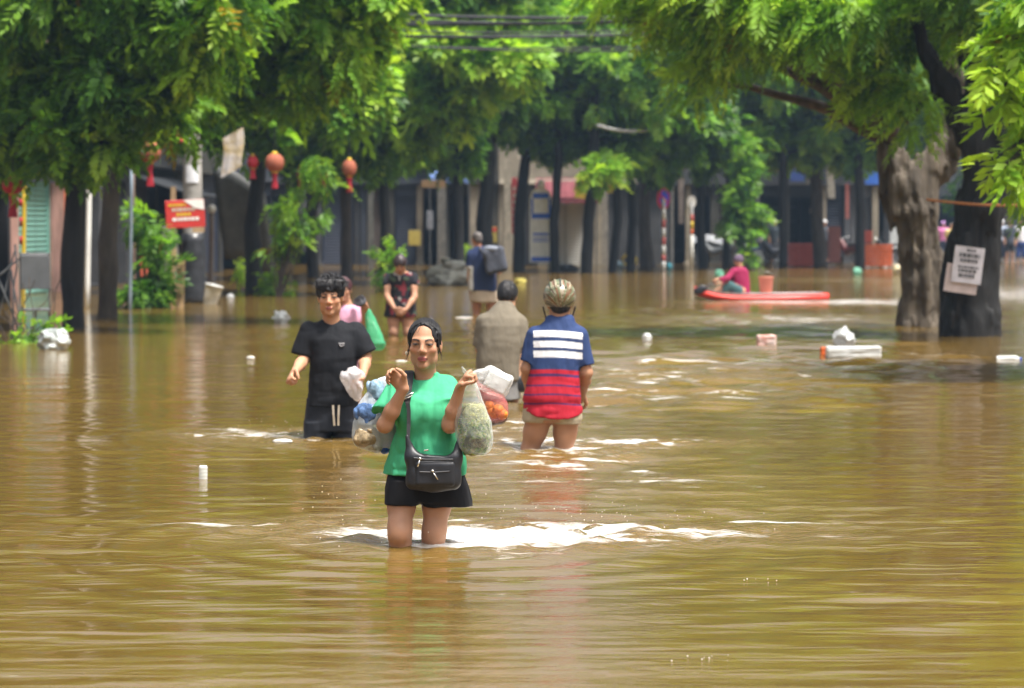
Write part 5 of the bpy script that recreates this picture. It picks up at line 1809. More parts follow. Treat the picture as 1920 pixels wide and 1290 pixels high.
class Human:
    def __init__(self, label, px0, py0, depth, h, box, Y=None, up=0.0):
        """px0, py0: where the body meets the water (or its seat); box: pixel box of the figure; h: grid step."""
        self.px0, self.py0, self.h = px0, py0, h
        self.Y = Y or wd(py0)
        self.s = FPX / self.Y
        self.b = at(px0, py0, self.Y)
        self.depth = depth
        self.root = empty('person', (self.b.x, self.Y, self.b.z - depth), 0, label, 'person')
        self.box = box
        self.heads = []
        self.low = -0.14
        self.f = self.field(h)

    def field(self, h=None, box=None, dy=(-0.5, 0.45), low=None):
        x0, y0, x1, y1 = box or self.box
        lo = ((x0 - self.px0) / self.s - .06, dy[0], (low if low is not None else ((self.py0 - y1) / self.s - .04 if box else self.low)) + self.depth)
        hi = ((x1 - self.px0) / self.s + .06, dy[1], (self.py0 - y0) / self.s + .06 + self.depth)
        return Field(lo, hi, h or self.h)

    def w(self, px, py, dy=0.0):
        return np.array(((px - self.px0) / self.s, dy, (self.py0 - py) / self.s + self.depth), dtype=np.float32)

    def z(self, py):
        return (self.py0 - py) / self.s + self.depth

    def x(self, px):
        return (px - self.px0) / self.s

    def secs(self, rows):
        """rows of (py, px_left, px_right, dy, ry) -> stack sections"""
        return [(self.z(py), (self.x(a) + self.x(b)) / 2, dy, (self.x(b) - self.x(a)) / 2, ry) for py, a, b, dy, ry in rows]

    def arm(self, sh, el, wr, k=1.0):
        f = self.f
        sh, el, wr = (np.asarray(q) for q in (sh, el, wr))
        m1 = sh * .5 + el * .5
        m2 = el * .62 + wr * .38
        f.chain([sh, m1, el], [.050 * k, .045 * k, .036 * k], .02)
        f.ell(el, (.036 * k,) * 3, .02)
        f.chain([el, m2, wr], [.036 * k, .039 * k, .025 * k], .02)

    def leg(self, hip, kn, an, k=1.0, back=1):
        f = self.f
        hip, kn, an = (np.asarray(q) for q in (hip, kn, an))
        f.chain([hip, hip * .5 + kn * .5, kn], [.088 * k, .072 * k, .055 * k], .03)
        f.ell(kn + np.array((0, -.012 * back, 0)), (.05 * k, .052 * k, .055 * k), .03)
        cm = kn * .62 + an * .38 + np.array((0, .018 * back, 0))
        f.chain([kn, cm, an], [.050 * k, .054 * k, .035 * k], .03)

    def hand(self, wr, d, n, curl=(.5, .5, .5, .5), thumb=1, k=1.0, spread=.12, tcurl=.5):
        f = self.f
        wr = np.asarray(wr, dtype=np.float32)
        d = np.array(d, dtype=np.float32)
        d /= np.linalg.norm(d)
        n = np.array(n, dtype=np.float32)
        n -= d * (n @ d)
        n /= np.linalg.norm(n)
        w = np.cross(d, n) * thumb
        f.cap(wr, wr + d * .03 * k, .026 * k, .032 * k, .015, flat=.7, fax=n)
        f.cap(wr + d * .03 * k, wr + d * .075 * k, .036 * k, .041 * k, .012, flat=.42, fax=n)
        for i in range(4):
            off = (.030, .010, -.010, -.029)[i]
            L = (.070, .078, .073, .058)[i] * k
            p = wr + d * (.082, .088, .084, .074)[i] * k + w * off * k
            dd = d + w * spread * (1.5 - i) * .5
            dd /= np.linalg.norm(dd)
            a = 0.0
            r0 = (.0095, .0098, .0095, .0085)[i] * k
            f.cap(p - dd * .02, p, r0 * 1.15, r0 * 1.1, .008)
            for j, (fr, bend) in enumerate(((.45, 1.25), (.32, 1.5), (.23, 1.0))):
                a += bend * curl[i]
                q = p + (dd * math.cos(a) + n * math.sin(a)) * L * fr
                f.cap(p, q, r0 * (1 - .10 * j), r0 * (.92 - .10 * j), .004)
                p = q
        p = wr + d * .022 * k + w * .026 * k
        t1 = d * .55 + w * .75 + n * .25
        t1 /= np.linalg.norm(t1)
        q = p + t1 * .042 * k
        f.cap(p, q, .015 * k, .0125 * k, .014)
        t2 = d * .85 + w * (.45 - .7 * tcurl) + n * (.1 + .8 * tcurl)
        t2 /= np.linalg.norm(t2)
        f.cap(q, q + t2 * .032 * k, .012 * k, .0105 * k, .004)
        t3 = d * .8 - w * .5 * tcurl + n * (.1 + .9 * tcurl)
        t3 /= np.linalg.norm(t3)
        f.cap(q + t2 * .032 * k, q + t2 * .032 * k + t3 * .024 * k, .0105 * k, .008 * k, .004)

    def head(self, px, py, dy, hs, face=-1, yaw=0, pitch=0, roll=0, fem=False, neck=None, nr=.052):
        """face=-1 looks at the camera; returns (centre, matrix)"""
        M = Matrix.Rotation(R(roll), 3, 'Y') @ Matrix.Rotation(R(yaw), 3, 'Z') @ (Matrix.Rotation(math.pi, 3, 'Z') if face < 0 else Matrix.Identity(3)) @ Matrix.Rotation(R(pitch), 3, 'X')
        c = self.w(px, py, dy)
        Mn = np.array(M, dtype=np.float32)
        f = self.f

        def T(*q):
            return c + Mn @ (np.array(q, dtype=np.float32) * hs)

        def E(q, r, k=.02, sub=False):
            f.ell(T(*q), np.array(r) * hs, k * hs, Mn, sub)

        if neck is not None:
            f.cap(neck, T(0, -.012, -.05), nr * 1.08, nr, .03)
        j = .90 if fem else 1.0
        E((0, -.014, .030), (.0715, .094, .084), .01)
        E((0, .022, -.032), (.0515 if fem else .0545, .066, .077), .035)
        E((0, .060, -.097), (.025 * j, .021, .017), .022)
        for s in (-1, 1):
            E((s * .041 * j, .012, -.066), (.018, .03, .026), .03)
            E((s * .041, .058, -.024), (.021, .017, .017), .022)
            f.cap(T(s * .010, .084, .019), T(s * .043, .071, .021), .0080 * hs, .0065 * hs, .018 * hs)
            E((s * .031, .099, .001), (.0165, .013, .0085), .009, True)
            E((s * .031, .0760, .0005), (.0145, .0120, .0090), .005)
            f.cap(T(s * .017, .0845, .0055), T(s * .045, .0765, .0045), .0030 * hs, .0028 * hs, .004 * hs)
            E((s * .0125, .0945, -.032), (.0095, .010, .0080), .007)
            E((s * .073, -.008, -.008), (.009, .017, .030), .010)
        f.cap(T(0, .086, .012), T(0, .1055, -.026), .0078 * hs, .0118 * hs, .012 * hs)
        E((0, .0885, -.0595), (.0235, .0105, .0062), .006)
        E((0, .0875, -.0705), (.0200, .0110, .0072), .006)
        f.cap(T(-.021, .0985, -.0652), T(.021, .0985, -.0652), .0026 * hs, .0026 * hs, .003 * hs, sub=True)
        self.heads.append((c, Mn, hs, fem))
        self.T = T
        return c, Mn, T, E

    def finish(self, skin=(.42, .215, .125), lips=(.30, .085, .075), brow=(.03, .022, .02), squint=.6, tan=None):
        heads = self.heads

        def colfn(V):
            C = np.tile(np.array(skin, dtype=np.float32), (len(V), 1))
            mott = fbm(V * 14, 3)[:, None]
            C *= 1 + .07 * mott
            for c, Mn, hs, fem in heads:
                q = (V - c) @ Mn / hs
                x, y, z = q[:, 0], q[:, 1], q[:, 2]
                near = (np.abs(x) < .09) & (np.abs(y) < .13) & (np.abs(z) < .14)
                frt = near & (y > .045)

                def mixin(mask, col):
                    mask = (mask * frt)[:, None]
                    C[:] = C * (1 - mask) + np.array(col, dtype=np.float32) * mask
                ax = np.abs(x)
                # warm cheeks and nose, greyer eye hollows
                mixin(.30 * np.exp(-((ax - .042) / .02) ** 2 - ((z + .03) / .02) ** 2), (skin[0] * 1.05, skin[1] * .72, skin[2] * .66))
                mixin(.25 * np.exp(-(ax / .012) ** 2 - ((z + .03) / .012) ** 2), (skin[0] * 1.05, skin[1] * .75, skin[2] * .7))
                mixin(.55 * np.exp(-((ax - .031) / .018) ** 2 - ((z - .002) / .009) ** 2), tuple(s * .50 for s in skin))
                # eyes
                dx = ax - .031
                lid = .0048 * squint * np.clip(1 - (dx / .0155) ** 2, 0, 1)
                eye = 1 - sstep(np.abs(z - .0005), lid, lid + .0016)
                eye = eye * (np.abs(dx) < .015)
                mixin(eye, (.17, .14, .12))
                mixin(eye * (1 - sstep(np.abs(dx), .0055, .0072)), (.012, .009, .008))
                mixin(.92 * (1 - sstep(np.abs(z - .0058 + 12 * dx * dx), .0018, .0040)) * (np.abs(dx) < .0165), (.022, .015, .013))
                # brows
                bz = .0225 + .006 * np.sin(np.clip((ax - .012) / .036, 0, 1) * 2.2) - .002
                th = .0040 * (1 - .55 * np.clip((ax - .014) / .034, 0, 1)) * (1.25 if fem else 1.4)
                mixin(.97 * (1 - sstep(np.abs(z - bz + .003), th * .8, th * 1.5)) * (1 - sstep(np.abs(ax - .030), .0165, .0195)), brow)
                # mouth
                lipm = 1 - sstep((x / .0255) ** 2 + ((z + .0655) / .0125) ** 2, .62, 1.05)
                mixin(lipm * .9, lips)
                mixin(.9 * (1 - sstep(np.abs(z + .0652 + 3 * x * x), .0008, .0024)) * (ax < .0245), tuple(s * .25 for s in lips))
                mixin(.7 * (1 - sstep(((ax - .0075) / .0045) ** 2 + ((z + .0405) / .0032) ** 2, .5, 1.1)), tuple(s * .35 for s in skin))
                if not fem:
                    mixin(.10 * np.exp(-((z + .085) / .03) ** 2), tuple(s * .5 for s in skin))
            if tan is not None:
                C *= tan(V)[:, None]
            return np.clip(C, 0, 1)
        o = self.f.build('body', SKIN, self.root, colfn)
        return o

    def wear(self, name, m_, fld, colfn=None, parent=None, smooth=1):
        return fld.build(name, m_, parent or self.root, colfn, smooth)


def hair_cap(H, hs_pad=(.010, .012, .012), cut_c=(0, .105, -.012), cut_r=(.066, .075, .078), low=-.055, box=None, h=None, extra=None, m_=None, amp=.004, freq=(60, 60, 14), name='hair'):
    c, Mn, hs, fem = H.heads[-1]
    g = Field(c - .17 * hs, c + .19 * hs, h or H.h)
    T = H.T
    r = np.array((.0715, .094, .084)) + np.array(hs_pad)
    g.ell(T(0, -.014, .030), r * hs, .005, Mn)
    g.ell(T(0, -.055, -.02), np.array((.066, .05, .055)) * hs, .03, Mn)
    if extra:
        extra(g, T, hs, Mn)
    if cut_c:
        g.ell(T(*cut_c), np.array(cut_r) * hs, .012, Mn, True)
    g.plane(T(0, 0, low), Mn @ np.array((0, .25, -1.0), dtype=np.float32))
    g.wrinkle(amp, freq, 2, 3.3)
    return g.build(name, m_ or HAIR, H.root)


def strands(H, paths, r=.0022, m_=None, name='hair_strands'):
    m = MB()
    for p in paths:
        m.tube(p, [r] * (len(p) - 1) + [r * .3], 4, cap=False)
    o = m.build(name, m_ or HAIR, H.root, smooth=True)
    o['kind'] = 'stuff'
    return o


def skull_pt(T, th, ph, k=1.0, pad=(.006, .008, .008)):
    """th: 0 front .. pi back over the crown plane, ph: -1 left .. 1 right temple"""
    r = np.array((.0715, .094, .084)) + np.array(pad)
    a = ph * 1.35
    x = math.sin(a) * r[0]
    c = math.cos(a)
    return T(x * k, (-.014 + math.cos(th) * c * r[1]) * k, .030 + math.sin(th) * c * r[2] * k)


def ribbon(m, pts, wvec, thick=(0, -.004, 0)):
    """flat strap along pts, half width vectors wvec"""
    m.sheet([[Vector(p) - Vector(w_), Vector(p) + Vector(w_)] for p, w_ in zip(pts, wvec)], thick)
    return m


# ============================================================ the woman in green
W = Human('woman in a green t-shirt and black shorts carrying bags at her shoulders', 800, 1020, .38, .0044, (690, 585, 905, 1030))
w = W.w
W.f.stack(W.secs([(912, 738, 862, .02, .09), (880, 735, 862, .02, .11), (800, 745, 850, .01, .10), (730, 745, 848, .02, .09), (712, 770, 826, .03, .06)]), .03)
W.arm(w(751, 730, .02), w(724, 792, -.13), w(760, 722, -.20), .90)
W.arm(w(839, 729, .02), w(845, 792, -.15), w(864, 722, -.21), .90)
W.hand(w(760, 722, -.20), (-.50, .05, .62), (-.45, -.75, -.1), (.55, .72, .8, .85), 1, .92, tcurl=.35)
W.hand(w(864, 722, -.21), (.45, -.25, .75), (.85, -.2, -.45), (.85, .85, .8, .7), -1, .92, tcurl=.8)
W.f.chain([w(756, 900, .03), w(753, 948, -.03), w(751, 984, -.08), w(751, 1000, -.09), w(752, 1022, -.07), w(754, 1060, -.02), w(757, 1120, .06)], [.080, .062, .052, .050, .046, .047, .04], .03).ell(w(751, 994, -.125), (.030, .022, .034), .03)
W.f.chain([w(824, 900, .03), w(819, 948, .0), w(815, 990, -.02), w(813, 1006, -.02), w(812, 1026, .0), w(812, 1066, .05), w(811, 1130, .1)], [.080, .063, .052, .050, .046, .047, .04], .03).ell(w(813, 1001, -.055), (.030, .022, .034), .03)
W.head(797, 643, -.03, 1.02, -1, yaw=-5, pitch=0, roll=1, fem=True, neck=w(798, 716, .02), nr=.049)
W.finish(skin=(.42, .225, .138), lips=(.30, .075, .085), squint=.75, tan=lambda V: 1 - .10 * sstep(V[:, 2], .55, .40) * 0)


def tied(g, T, hs, Mn):
    g.ell(T(0, -.115, .01), np.array((.035, .03, .035)) * hs, .02, Mn)
    for s in (-1, 1):
        g.cap(T(s * .066, .022, .050), T(s * .073, -.012, -.030), .009 * hs, .007 * hs, .012)


hair = hair_cap(W, (.0035, .006, .0065), (0, .098, -.012), (.0560, .086, .116), -.045, extra=tied, h=.003, amp=.0030, freq=(120, 26, 30))
T = W.T
random.seed(5)
paths = []
for i in range(210):                       # combed back from the hairline
    ph = random.uniform(-1, 1)
    t0 = .75 + .12 * random.random() - .38 * abs(ph) ** 3
    p = []
    for k in range(8):
        u = k / 7
        th = t0 + (2.7 - t0) * u
        p.append(skull_pt(T, th, ph * (1 - .55 * u ** 2) + .03 * math.sin(9 * u + i), 1, (.0045 + .004 * random.random(),) * 3))
    paths.append(p)
for s_ in (-1, 1):                         # over the ears
    for i in range(34):
        z0 = random.uniform(-.01, .055)
        a = T(s_ * .064, .036 + .012 * random.random(), z0)
        paths.append(curve_pts(a, T(s_ * .055, -.085, z0 * .4 - .005), 5, Vector((s_ * .030, 0, 0)), .001))
strands(W, paths, .0019)
m = MB()
random.seed(3)
for s in (-1, 1):
    for k in range(4):
        a = T(s * .072, .02 - .01 * k, .02)
        e = T(s * (.080 + .003 * k), .010, -.040 - .022 * k * random.random())
        m.tube(curve_pts(a, e, 6, (s * .02, -.01, 0), .003), [.0013] * 6 + [.0006], 5)
for k in range(9):
    a = T(random.uniform(-.05, .05), -.02, .108)
    m.tube(curve_pts(a, Vector(a) + Vector((random.uniform(-.03, .03), random.uniform(-.03, .0), random.uniform(.008, .03))), 4, (0, 0, .01), .002), .0009, 4)
for k in range(4):
    a = T(.01 + .012 * k, .082 - .004 * k, .085)
    m.tube(curve_pts(a, T(.022 + .008 * k, .095, .055), 3, (0, -.003, 0), .001), .0011, 4)
o = m.build('hair_wisps', HAIR, W.root)
o['kind'] = 'stuff'
MB().lathe([(.002, 0), (.005, .004), (.006, .012), (.003, .018)], 10, T(.083, -.002, -.052)).build('earring', paint('pearl', (.75, .68, .55), .3), W.root, smooth=True)
# t-shirt
g = W.field(.0054, (690, 690, 905, 910), (-.28, .2))
g.stack(W.secs([(903, 722, 869, .01, .132), (875, 725, 868, .008, .13), (850, 732, 864, .008, .125), (820, 738, 859, 0, .12), (780, 744, 852, -.005, .12), (750, 744, 851, 0, .115), (730, 743, 849, .015, .095), (716, 753, 839, .02, .078), (706, 765, 828, .022, .066), (698, 773, 821, .022, .058)]), .02, 2.3)
g.ell(w(772, 772, -.085), (.062, .05, .062), .07).ell(w(822, 772, -.085), (.062, .05, .062), .07)
sl, sr = w(748, 726, .02), w(842, 724, .02)
el, er = w(724, 792, -.13), w(845, 792, -.15)
dl, dr = el - sl, er - sr
g.cap(sl + (.012, 0, -.01), sl + dl * .80 + np.array((-.02, .0, .0)), .060, .068, .03, cut=(sl + dl * .66, dl / np.linalg.norm(dl) + np.array((-.1, 0, -1.0))))
g.cap(sr + (-.012, 0, -.01), sr + dr * .72, .062, .066, .03, cut=(sr + dr * .55, dr))
g.cap(w(797, 690, .0), w(797, 712, .0), .056, .050, .01, sub=True)
g.ell(w(797, 700, -.07), (.060, .06, .034), .012, None, True)
fold = lambda Q: .45 + .55 * (1 - sstep(Q[:, 2], W.z(880), W.z(780)))
g.wrinkle(-.022, (11, 8, 2.6), 2, 1.0, fold, True)
g.wrinkle(-.010, (16, 16, 9), 1, 2.0, lambda Q: .5 + .5 * sstep(np.abs(Q[:, 0]), .08, .14), True)
g.wrinkle(-.0060, (6, 6, 13), 2, 4.0, lambda Q: 1.0 * (1 - sstep(Q[:, 2], W.z(885), W.z(800))) + .25, True)
g.plane(w(797, 888.5, 0), (0, 0, -1))
SHIRT_G = cloth('green', (.055, .37, .185), .8)
shirt = W.wear('t_shirt', SHIRT_G, g)
m = MB()
c0 = w(797, 706, .0)
m.tube([c0 + np.array((.064 * math.cos(a), .062 * math.sin(a) + .004, .026 * math.sin(a) - .004 + .012 * abs(math.cos(a)) ** 2)) for a in np.linspace(0, 2 * math.pi, 29)], .0075, 7, cap=False)
m.build('collar', SHIRT_G, shirt, smooth=True)
# shorts
g = W.field(.0054, (712, 850, 895, 955), (-.25, .25))
g.stack(W.secs([(938, 724, 880, .02, .13), (890, 728, 870, .02, .125), (862, 735, 862, .02, .115)]), .02, 2.4)
g.stack(W.secs([(944, 721, 789, .0, .112), (915, 722, 792, .01, .118), (895, 728, 800, .01, .12)]), .02, 2.6)
g.stack(W.secs([(949, 791, 886, .02, .122), (915, 788, 878, .02, .122), (895, 790, 870, .02, .12)]), .02, 2.6)
g.cap(w(789.5, 952, -.2), w(789.5, 938, -.1), .008, .004, .01, sub=True)
g.wrinkle(.005, (10, 10, 4), 3, 7)
W.wear('shorts', cloth('black_shorts', (.008, .008, .010), .85), g)

# ============================================================ her crossbody bag
LEATHER = mat('black_leather', (.012, .013, .017), .45, .2, 10, .06, 120, spec=.5)
WEBBING = mat('black_webbing', (.012, .012, .014), .8, .2, 10)
SILVER = mat('silver_zip', (.70, .68, .64), .25, .1, 20, metal=1.0)
bc = W.w(815, 868, -.185)
root = Vector(W.root.location)
bag = empty('crossbody_bag', root + Vector(bc), 0, 'black crossbody bag with silver zip pulls on the woman in green', 'bag')


def bp(px, py, dy=-.185):
    return Vector(W.w(px, py, dy)) - Vector(bc)


g = Field(np.array((-.19, -.08, -.16)), np.array((.19, .08, .19)), .004)
g.box(bp(815, 874), (.128, .034, .092), .033, .02)
g.ell(bp(815, 888), (.118, .038, .065), .03)
g.cap(bp(776, 850), bp(766, 812), .034, .010, .03, flat=.7).cap(bp(856, 850), bp(863, 818), .03, .010, .03, flat=.7)
g.cap(bp(800, 826), bp(835, 830), .045, .045, .012, flat=2.5, sub=True)
g.wrinkle(.003, (14, 14, 9), 3, 2)
bodyb = g.build('bag_body', LEATHER, bag)
g = Field(np.array((-.13, -.09, -.12)), np.array((.13, 0, .06)), .004)
g.box(bp(818, 880, -.205), (.098, .024, .062), .022, .01)
g.wrinkle(.0025, (16, 16, 10), 2, 9)
pocket = g.build('front_pocket', LEATHER, bag)
m = MB()
m.tube([bp(779, 850, -.226), bp(800, 853, -.228), (bp(852, 853, -.226))], .0035, 6).build('zip', DARKM, bag)
MB().tube([bp(790, 876, -.231), bp(815, 877, -.232), bp(845, 875, -.231)], .0035, 6).build('zip', DARKM, bag)
for (a, e) in (((791, 853), (787, 866)), ((814, 876), (824, 890))):
    q = MB()
    pa, pe = bp(*a, -.236), bp(*e, -.240)
    q.tube([pa + Vector((-.006, 0, .008)), pa + Vector((.006, 0, .002))], .0065, 8)
    q.tube([pa, pa.lerp(pe, .5), pe], [.0045, .006, .0065], 8, flat=.5)
    q.build('zip_pull', SILVER, bag, smooth=True)
q = MB()
q.tube([bp(798, 837, -.215), bp(806, 836, -.217)], .004, 6)
q.build('zip_pull', SILVER, bag)
st = MB()
sp = [(768, 818, -.185, .008), (769, 790, -.165, .009), (769, 765, -.155, .009), (767, 752, -.150, .010), (765, 742, -.14, .020), (766, 725, -.115, .021), (768, 708, -.075, .021), (768, 697, -.02, .021), (767, 694, .03, .021), (765, 705, .08, .02)]
ribbon(st, [bp(a, b, c) for a, b, c, d in sp], [(d, 0, 0) for a, b, c, d in sp], (0, -.004, .002))
st.build('strap', WEBBING, bag)
st = MB()
ribbon(st, [bp(863, 818, -.185), bp(868, 806, -.12), bp(868, 790, -.03), bp(860, 770, .08)], [(0, .01, .004)] * 4, (.004, 0, 0))
st.build('strap', WEBBING, bag)
q = MB()
c0 = bp(767, 739, -.152)
cs_ = [c0 + Vector(v) for v in ((-.026, 0, -.012), (.022, -.002, .010), (.026, 0, .022), (.026, 0, .024), (-.020, 0, .006), (-.028, 0, -.004), (-.026, 0, -.012))]
rect = [(-.027, -.016), (.021, .006), (.027, .020), (-.021, -.002)]
pts = [c0 + Vector((x, 0, z)) for x, z in rect]
q.tube(pts + [pts[0], pts[1]], .0032, 6)
q.build('buckle', SILVER, bag, smooth=True)


# ============================================================ carrier bags
def film(name, col, alpha, bump=.5):
    return mat('film_' + name, col, .22, .1, 10, bump, 26, alpha=alpha, transl=.35, spec=.6, stretch=(1, 1, .45))


def carrier(name, label, H, rows, dy, m_, h=.005, fold=.007, seed=1, tie=None):
    """rows: (py, px_left, px_right, ry) from the neck down"""
    g = H.field(h, (min(r[1] for r in rows) - 14, rows[0][0] - 14, max(r[2] for r in rows) + 14, rows[-1][0] + 12), (dy - .17, dy + .17))
    g.stack(H.secs([(py, a, b, dy, ry) for py, a, b, ry in rows]), .01, 2.2, soft=.03)
    zt, zb = H.z(rows[0][0]), H.z(rows[-1][0])
    g.wrinkle(fold, (16, 16, 3.0), 3, seed, lambda Q: np.clip(.35 + .9 * (Q[:, 2] - zb) / (zt - zb), 0, 1.2))
    g.wrinkle(fold * .7, (8, 8, 8), 3, seed + 4)
    g.wrinkle(-fold * .7, (22, 22, 7), 2, seed + 6, None, True)
    t = empty(name, H.root.location, 0, label, 'plastic bag')
    o = g.build('film', m_, t)
    if tie:
        MB().tube([Vector(H.w(*p)) for p in tie], [.004] + [.008] * (len(tie) - 2) + [.003], 6).build('knot', m_, t, smooth=True)
    return t


def packet(label, H, px, py, dy, r, col, seed, amp=.016, name='packet', rough=.5):
    c = Vector(H.w(px, py, dy))
    g = Field(np.array((-r[0] - .03, -r[1] - .03, -r[2] - .03)), np.array((r[0] + .03, r[1] + .03, r[2] + .03)), max(.004, min(r) / 9))
    g.ell((0, 0, 0), r, .01)
    g.wrinkle(amp, (14, 14, 14), 3, seed)
    if name == 'packet':
        g.wrinkle(-.007, (40, 40, 24), 2, seed + 3, None, True)
    o = g.build(name, mat('packet_%s' % name + str(seed), col, rough if name != 'packet' else .25, .3, 30, .3, 60, transl=.3 if name == 'packet' else 0), None)
    o.location = Vector(H.root.location) + c
    return tag(o, label, name.replace('_', ' '))


carrier('carrier_bag', 'clear bag of blue and tan packets behind her shoulder', W, [(704, 716, 732, .012), (714, 703, 733, .03), (735, 688, 737, .055), (762, 671, 742, .075), (795, 660, 748, .088), (820, 657, 752, .088), (838, 664, 752, .075), (850, 684, 742, .045)], .11, film('clear_white', (.84, .90, .95), .46, .9), seed=2, tie=[(728, 708, .04), (738, 702, -.06), (747, 697, -.16), (744, 690, -.22)])
packet('pale blue crumpled film in the top of her clear bag', W, 707, 742, .10, (.050, .05, .085), (.34, .50, .64), 11, .016)
packet('royal blue packet in her clear bag', W, 692, 775, .075, (.062, .05, .055), (.12, .22, .44), 12, .014)
packet('dark blue packet by her elbow in her clear bag', W, 722, 778, .09, (.07, .06, .07), (.05, .10, .28), 13, .016)
packet('tan packet at the bottom of her clear bag', W, 683, 822, .08, (.065, .06, .055), (.50, .38, .22), 14, .012)
packet('pale tan packet in the middle of her clear bag', W, 694, 808, .05, (.035, .03, .03), (.55, .42, .26), 15, .012)
packet('grey green packet low in her clear bag', W, 728, 815, .11, (.06, .06, .06), (.24, .27, .22), 16, .012)
packet('bright blue packet at the bottom corner of her clear bag', W, 722, 840, .08, (.040, .035, .028), (.03, .11, .45), 17, .012)

packet('white crumpled film by the bag neck in her clear bag', W, 722, 722, .10, (.030, .03, .04), (.70, .74, .76), 18, .012)
packet('clear bluish film at the outer side of her clear bag', W, 676, 796, .09, (.040, .05, .05), (.40, .50, .58), 19, .014)
packet('pale grey film at the bottom of her clear bag', W, 704, 838, .09, (.050, .05, .028), (.55, .55, .50), 20, .012)
carrier('carrier_bag', 'clear bag of green herbs hanging from her raised hand', W, [(702, 884, 890, .008), (716, 878, 894, .02), (735, 868, 903, .04), (757, 858, 912, .06), (785, 854, 922, .075), (812, 856, 926, .08), (832, 862, 923, .07), (846, 874, 916, .045)], -.17, film('clear_green', (.84, .94, .90), .16, .9), seed=5, fold=.005, tie=[(886, 704, -.17), (880, 698, -.21), (873, 690, -.22), (868, 681, -.22)])


def herbs():
    base = W.w(890, 845, -.17)
    t = empty('herb_bundle', Vector(W.root.location) + Vector(base), 0, 'bundle of green herbs and bean sprouts inside the clear bag', 'herbs')
    r = np.random.default_rng(5)
    V, Fq, C = [], [], []
    for i in range(2600):
        py = r.uniform(752, 845)
        half = np.interp(py, [745, 757, 785, 812, 832, 846], [8, 20, 29, 31, 27, 18])
        a, q = r.uniform(0, 6.28), .75 + .25 * r.random()
        x, y = 890 + half * q * math.cos(a), -.17 + half / W.s * .85 * q * math.sin(a)
        p = W.w(x, py, y) - base
        kind = 'sprout' if py < 788 + r.normal(0, 9) and x > 868 + r.normal(0, 8) else ('root' if 815 < py < 832 and abs(x - 896) < 18 + r.normal(0, 5) else 'leaf')
        d = r.normal(size=3)
        d[2] = abs(d[2]) * .8
        d /= np.linalg.norm(d)
        s = np.cross(d, r.normal(size=3))
        s /= np.linalg.norm(s)
        L, wd_ = {'sprout': (.032, .0022), 'root': (.030, .002), 'leaf': (.022, .0045)}[kind]
        L *= r.uniform(.6, 1.3)
        col = {'sprout': (.75, .72, .54), 'root': (.16, .10, .05), 'leaf': [(.14, .30, .03), (.26, .38, .04), (.09, .18, .03), (.36, .34, .08)][r.integers(0, 4)]}[kind]
        n = len(V)
        V += [p - d * L / 2, p + s * wd_, p + d * L / 2, p - s * wd_]
        Fq.append((n, n + 1, n + 2, n + 3))
        C += [np.array(col) * r.uniform(.7, 1.2)] * 4
    for i in range(16):          # a spray of long stems
        p = W.w(868 + r.uniform(0, 10), 826, -.235) - base
        e = W.w(874 + r.uniform(0, 18), 782 + r.uniform(0, 18), -.235) - base
        n = len(V)
        s = np.array((.003, 0, .001))
        V += [p - s, p + s, e + s * .4, e - s * .4]
        Fq.append((n, n + 1, n + 2, n + 3))
        C += [np.array((.22, .32, .04))] * 4
    o = mesh_np('leaves', np.array(V), np.array(Fq), LEAF, t, False, np.array(C))
    o['kind'] = 'stuff'
    g = Field(np.array((-.11, -.1, -.02)), np.array((.11, .1, .24)), .008)
    g.stack([(W.z(py) - base[2], (x - 890) / W.s, 0, hw / W.s, hw / W.s * .8) for py, x, hw in ((846, 892, 16), (828, 892, 25), (805, 890, 28), (780, 888, 25), (762, 887, 17), (750, 887, 8))], .01)
    g.wrinkle(.012, (25, 25, 25), 3, 5)
    g.build('core', mat('herb_core', (.20, .24, .06), .8, .3, 45, .4, 40, col2=(.50, .46, .28)), t)


herbs()
# white bag swung sideways with a foam box in it
t = empty('carrier_bag', W.root.location, 0, 'white carrier bag with a foam box swinging behind her hand', 'plastic bag')
g = W.field(.005, (868, 670, 975, 755), (-.25, .15))
Rb = Matrix.Rotation(R(28), 3, 'Y')
g.chain([W.w(882, 700, -.16), W.w(900, 704, -.10), W.w(918, 708, -.05)], [.010, .028, .05], .04)
g.box(W.w(931, 713, -.04), (.066, .055, .055), .02, .05, Rb)
g.wrinkle(.006, (4, 16, 18), 3, 4)
g.wrinkle(-.008, (7, 22, 24), 2, 8, None, True)
g.wrinkle(.004, (10, 10, 10), 2, 6)
g.build('film', film('white', (.88, .88, .88), .26, .9), t)
Rb4 = Matrix.Translation(Vector(W.root.location) + Vector(W.w(933, 714, -.04))) @ Rb.to_4x4()
o = MB().box((-.055, -.045, -.040), (.055, .045, .040), Rb4, bev=.008).build('foam_box', PLASTIC, None)
tag(o, 'white foam food box inside the white carrier bag', 'box')
# pink bag
carrier('carrier_bag', 'pink bag of orange fruit hanging behind the herb bag', W, [(716, 897, 905, .008), (726, 896, 920, .03), (738, 898, 945, .05), (755, 903, 952, .062), (775, 912, 953, .058), (790, 920, 944, .035)], -.06, film('pink', (.85, .25, .25), .22), seed=8, fold=.006, tie=[(901, 722, -.08), (897, 712, -.12), (889, 703, -.17)])
for k, (px, py, r_) in enumerate(((922, 768, .028), (935, 765, .03), (928, 775, .03), (942, 773, .026), (918, 758, .024))):
    packet('orange fruit ' + ('at the front left', 'at the front right', 'at the bottom', 'at the right', 'at the top left')[k] + ' of the pink bag', W, px, py, -.06 - .025 * (k % 2), (r_,) * 3, (.62, .20, .02), 30 + k, .003, 'orange_fruit')
packet('dark brown lump at the bottom of the pink bag', W, 930, 784, -.05, (.05, .04, .022), (.14, .07, .04), 40, .01)

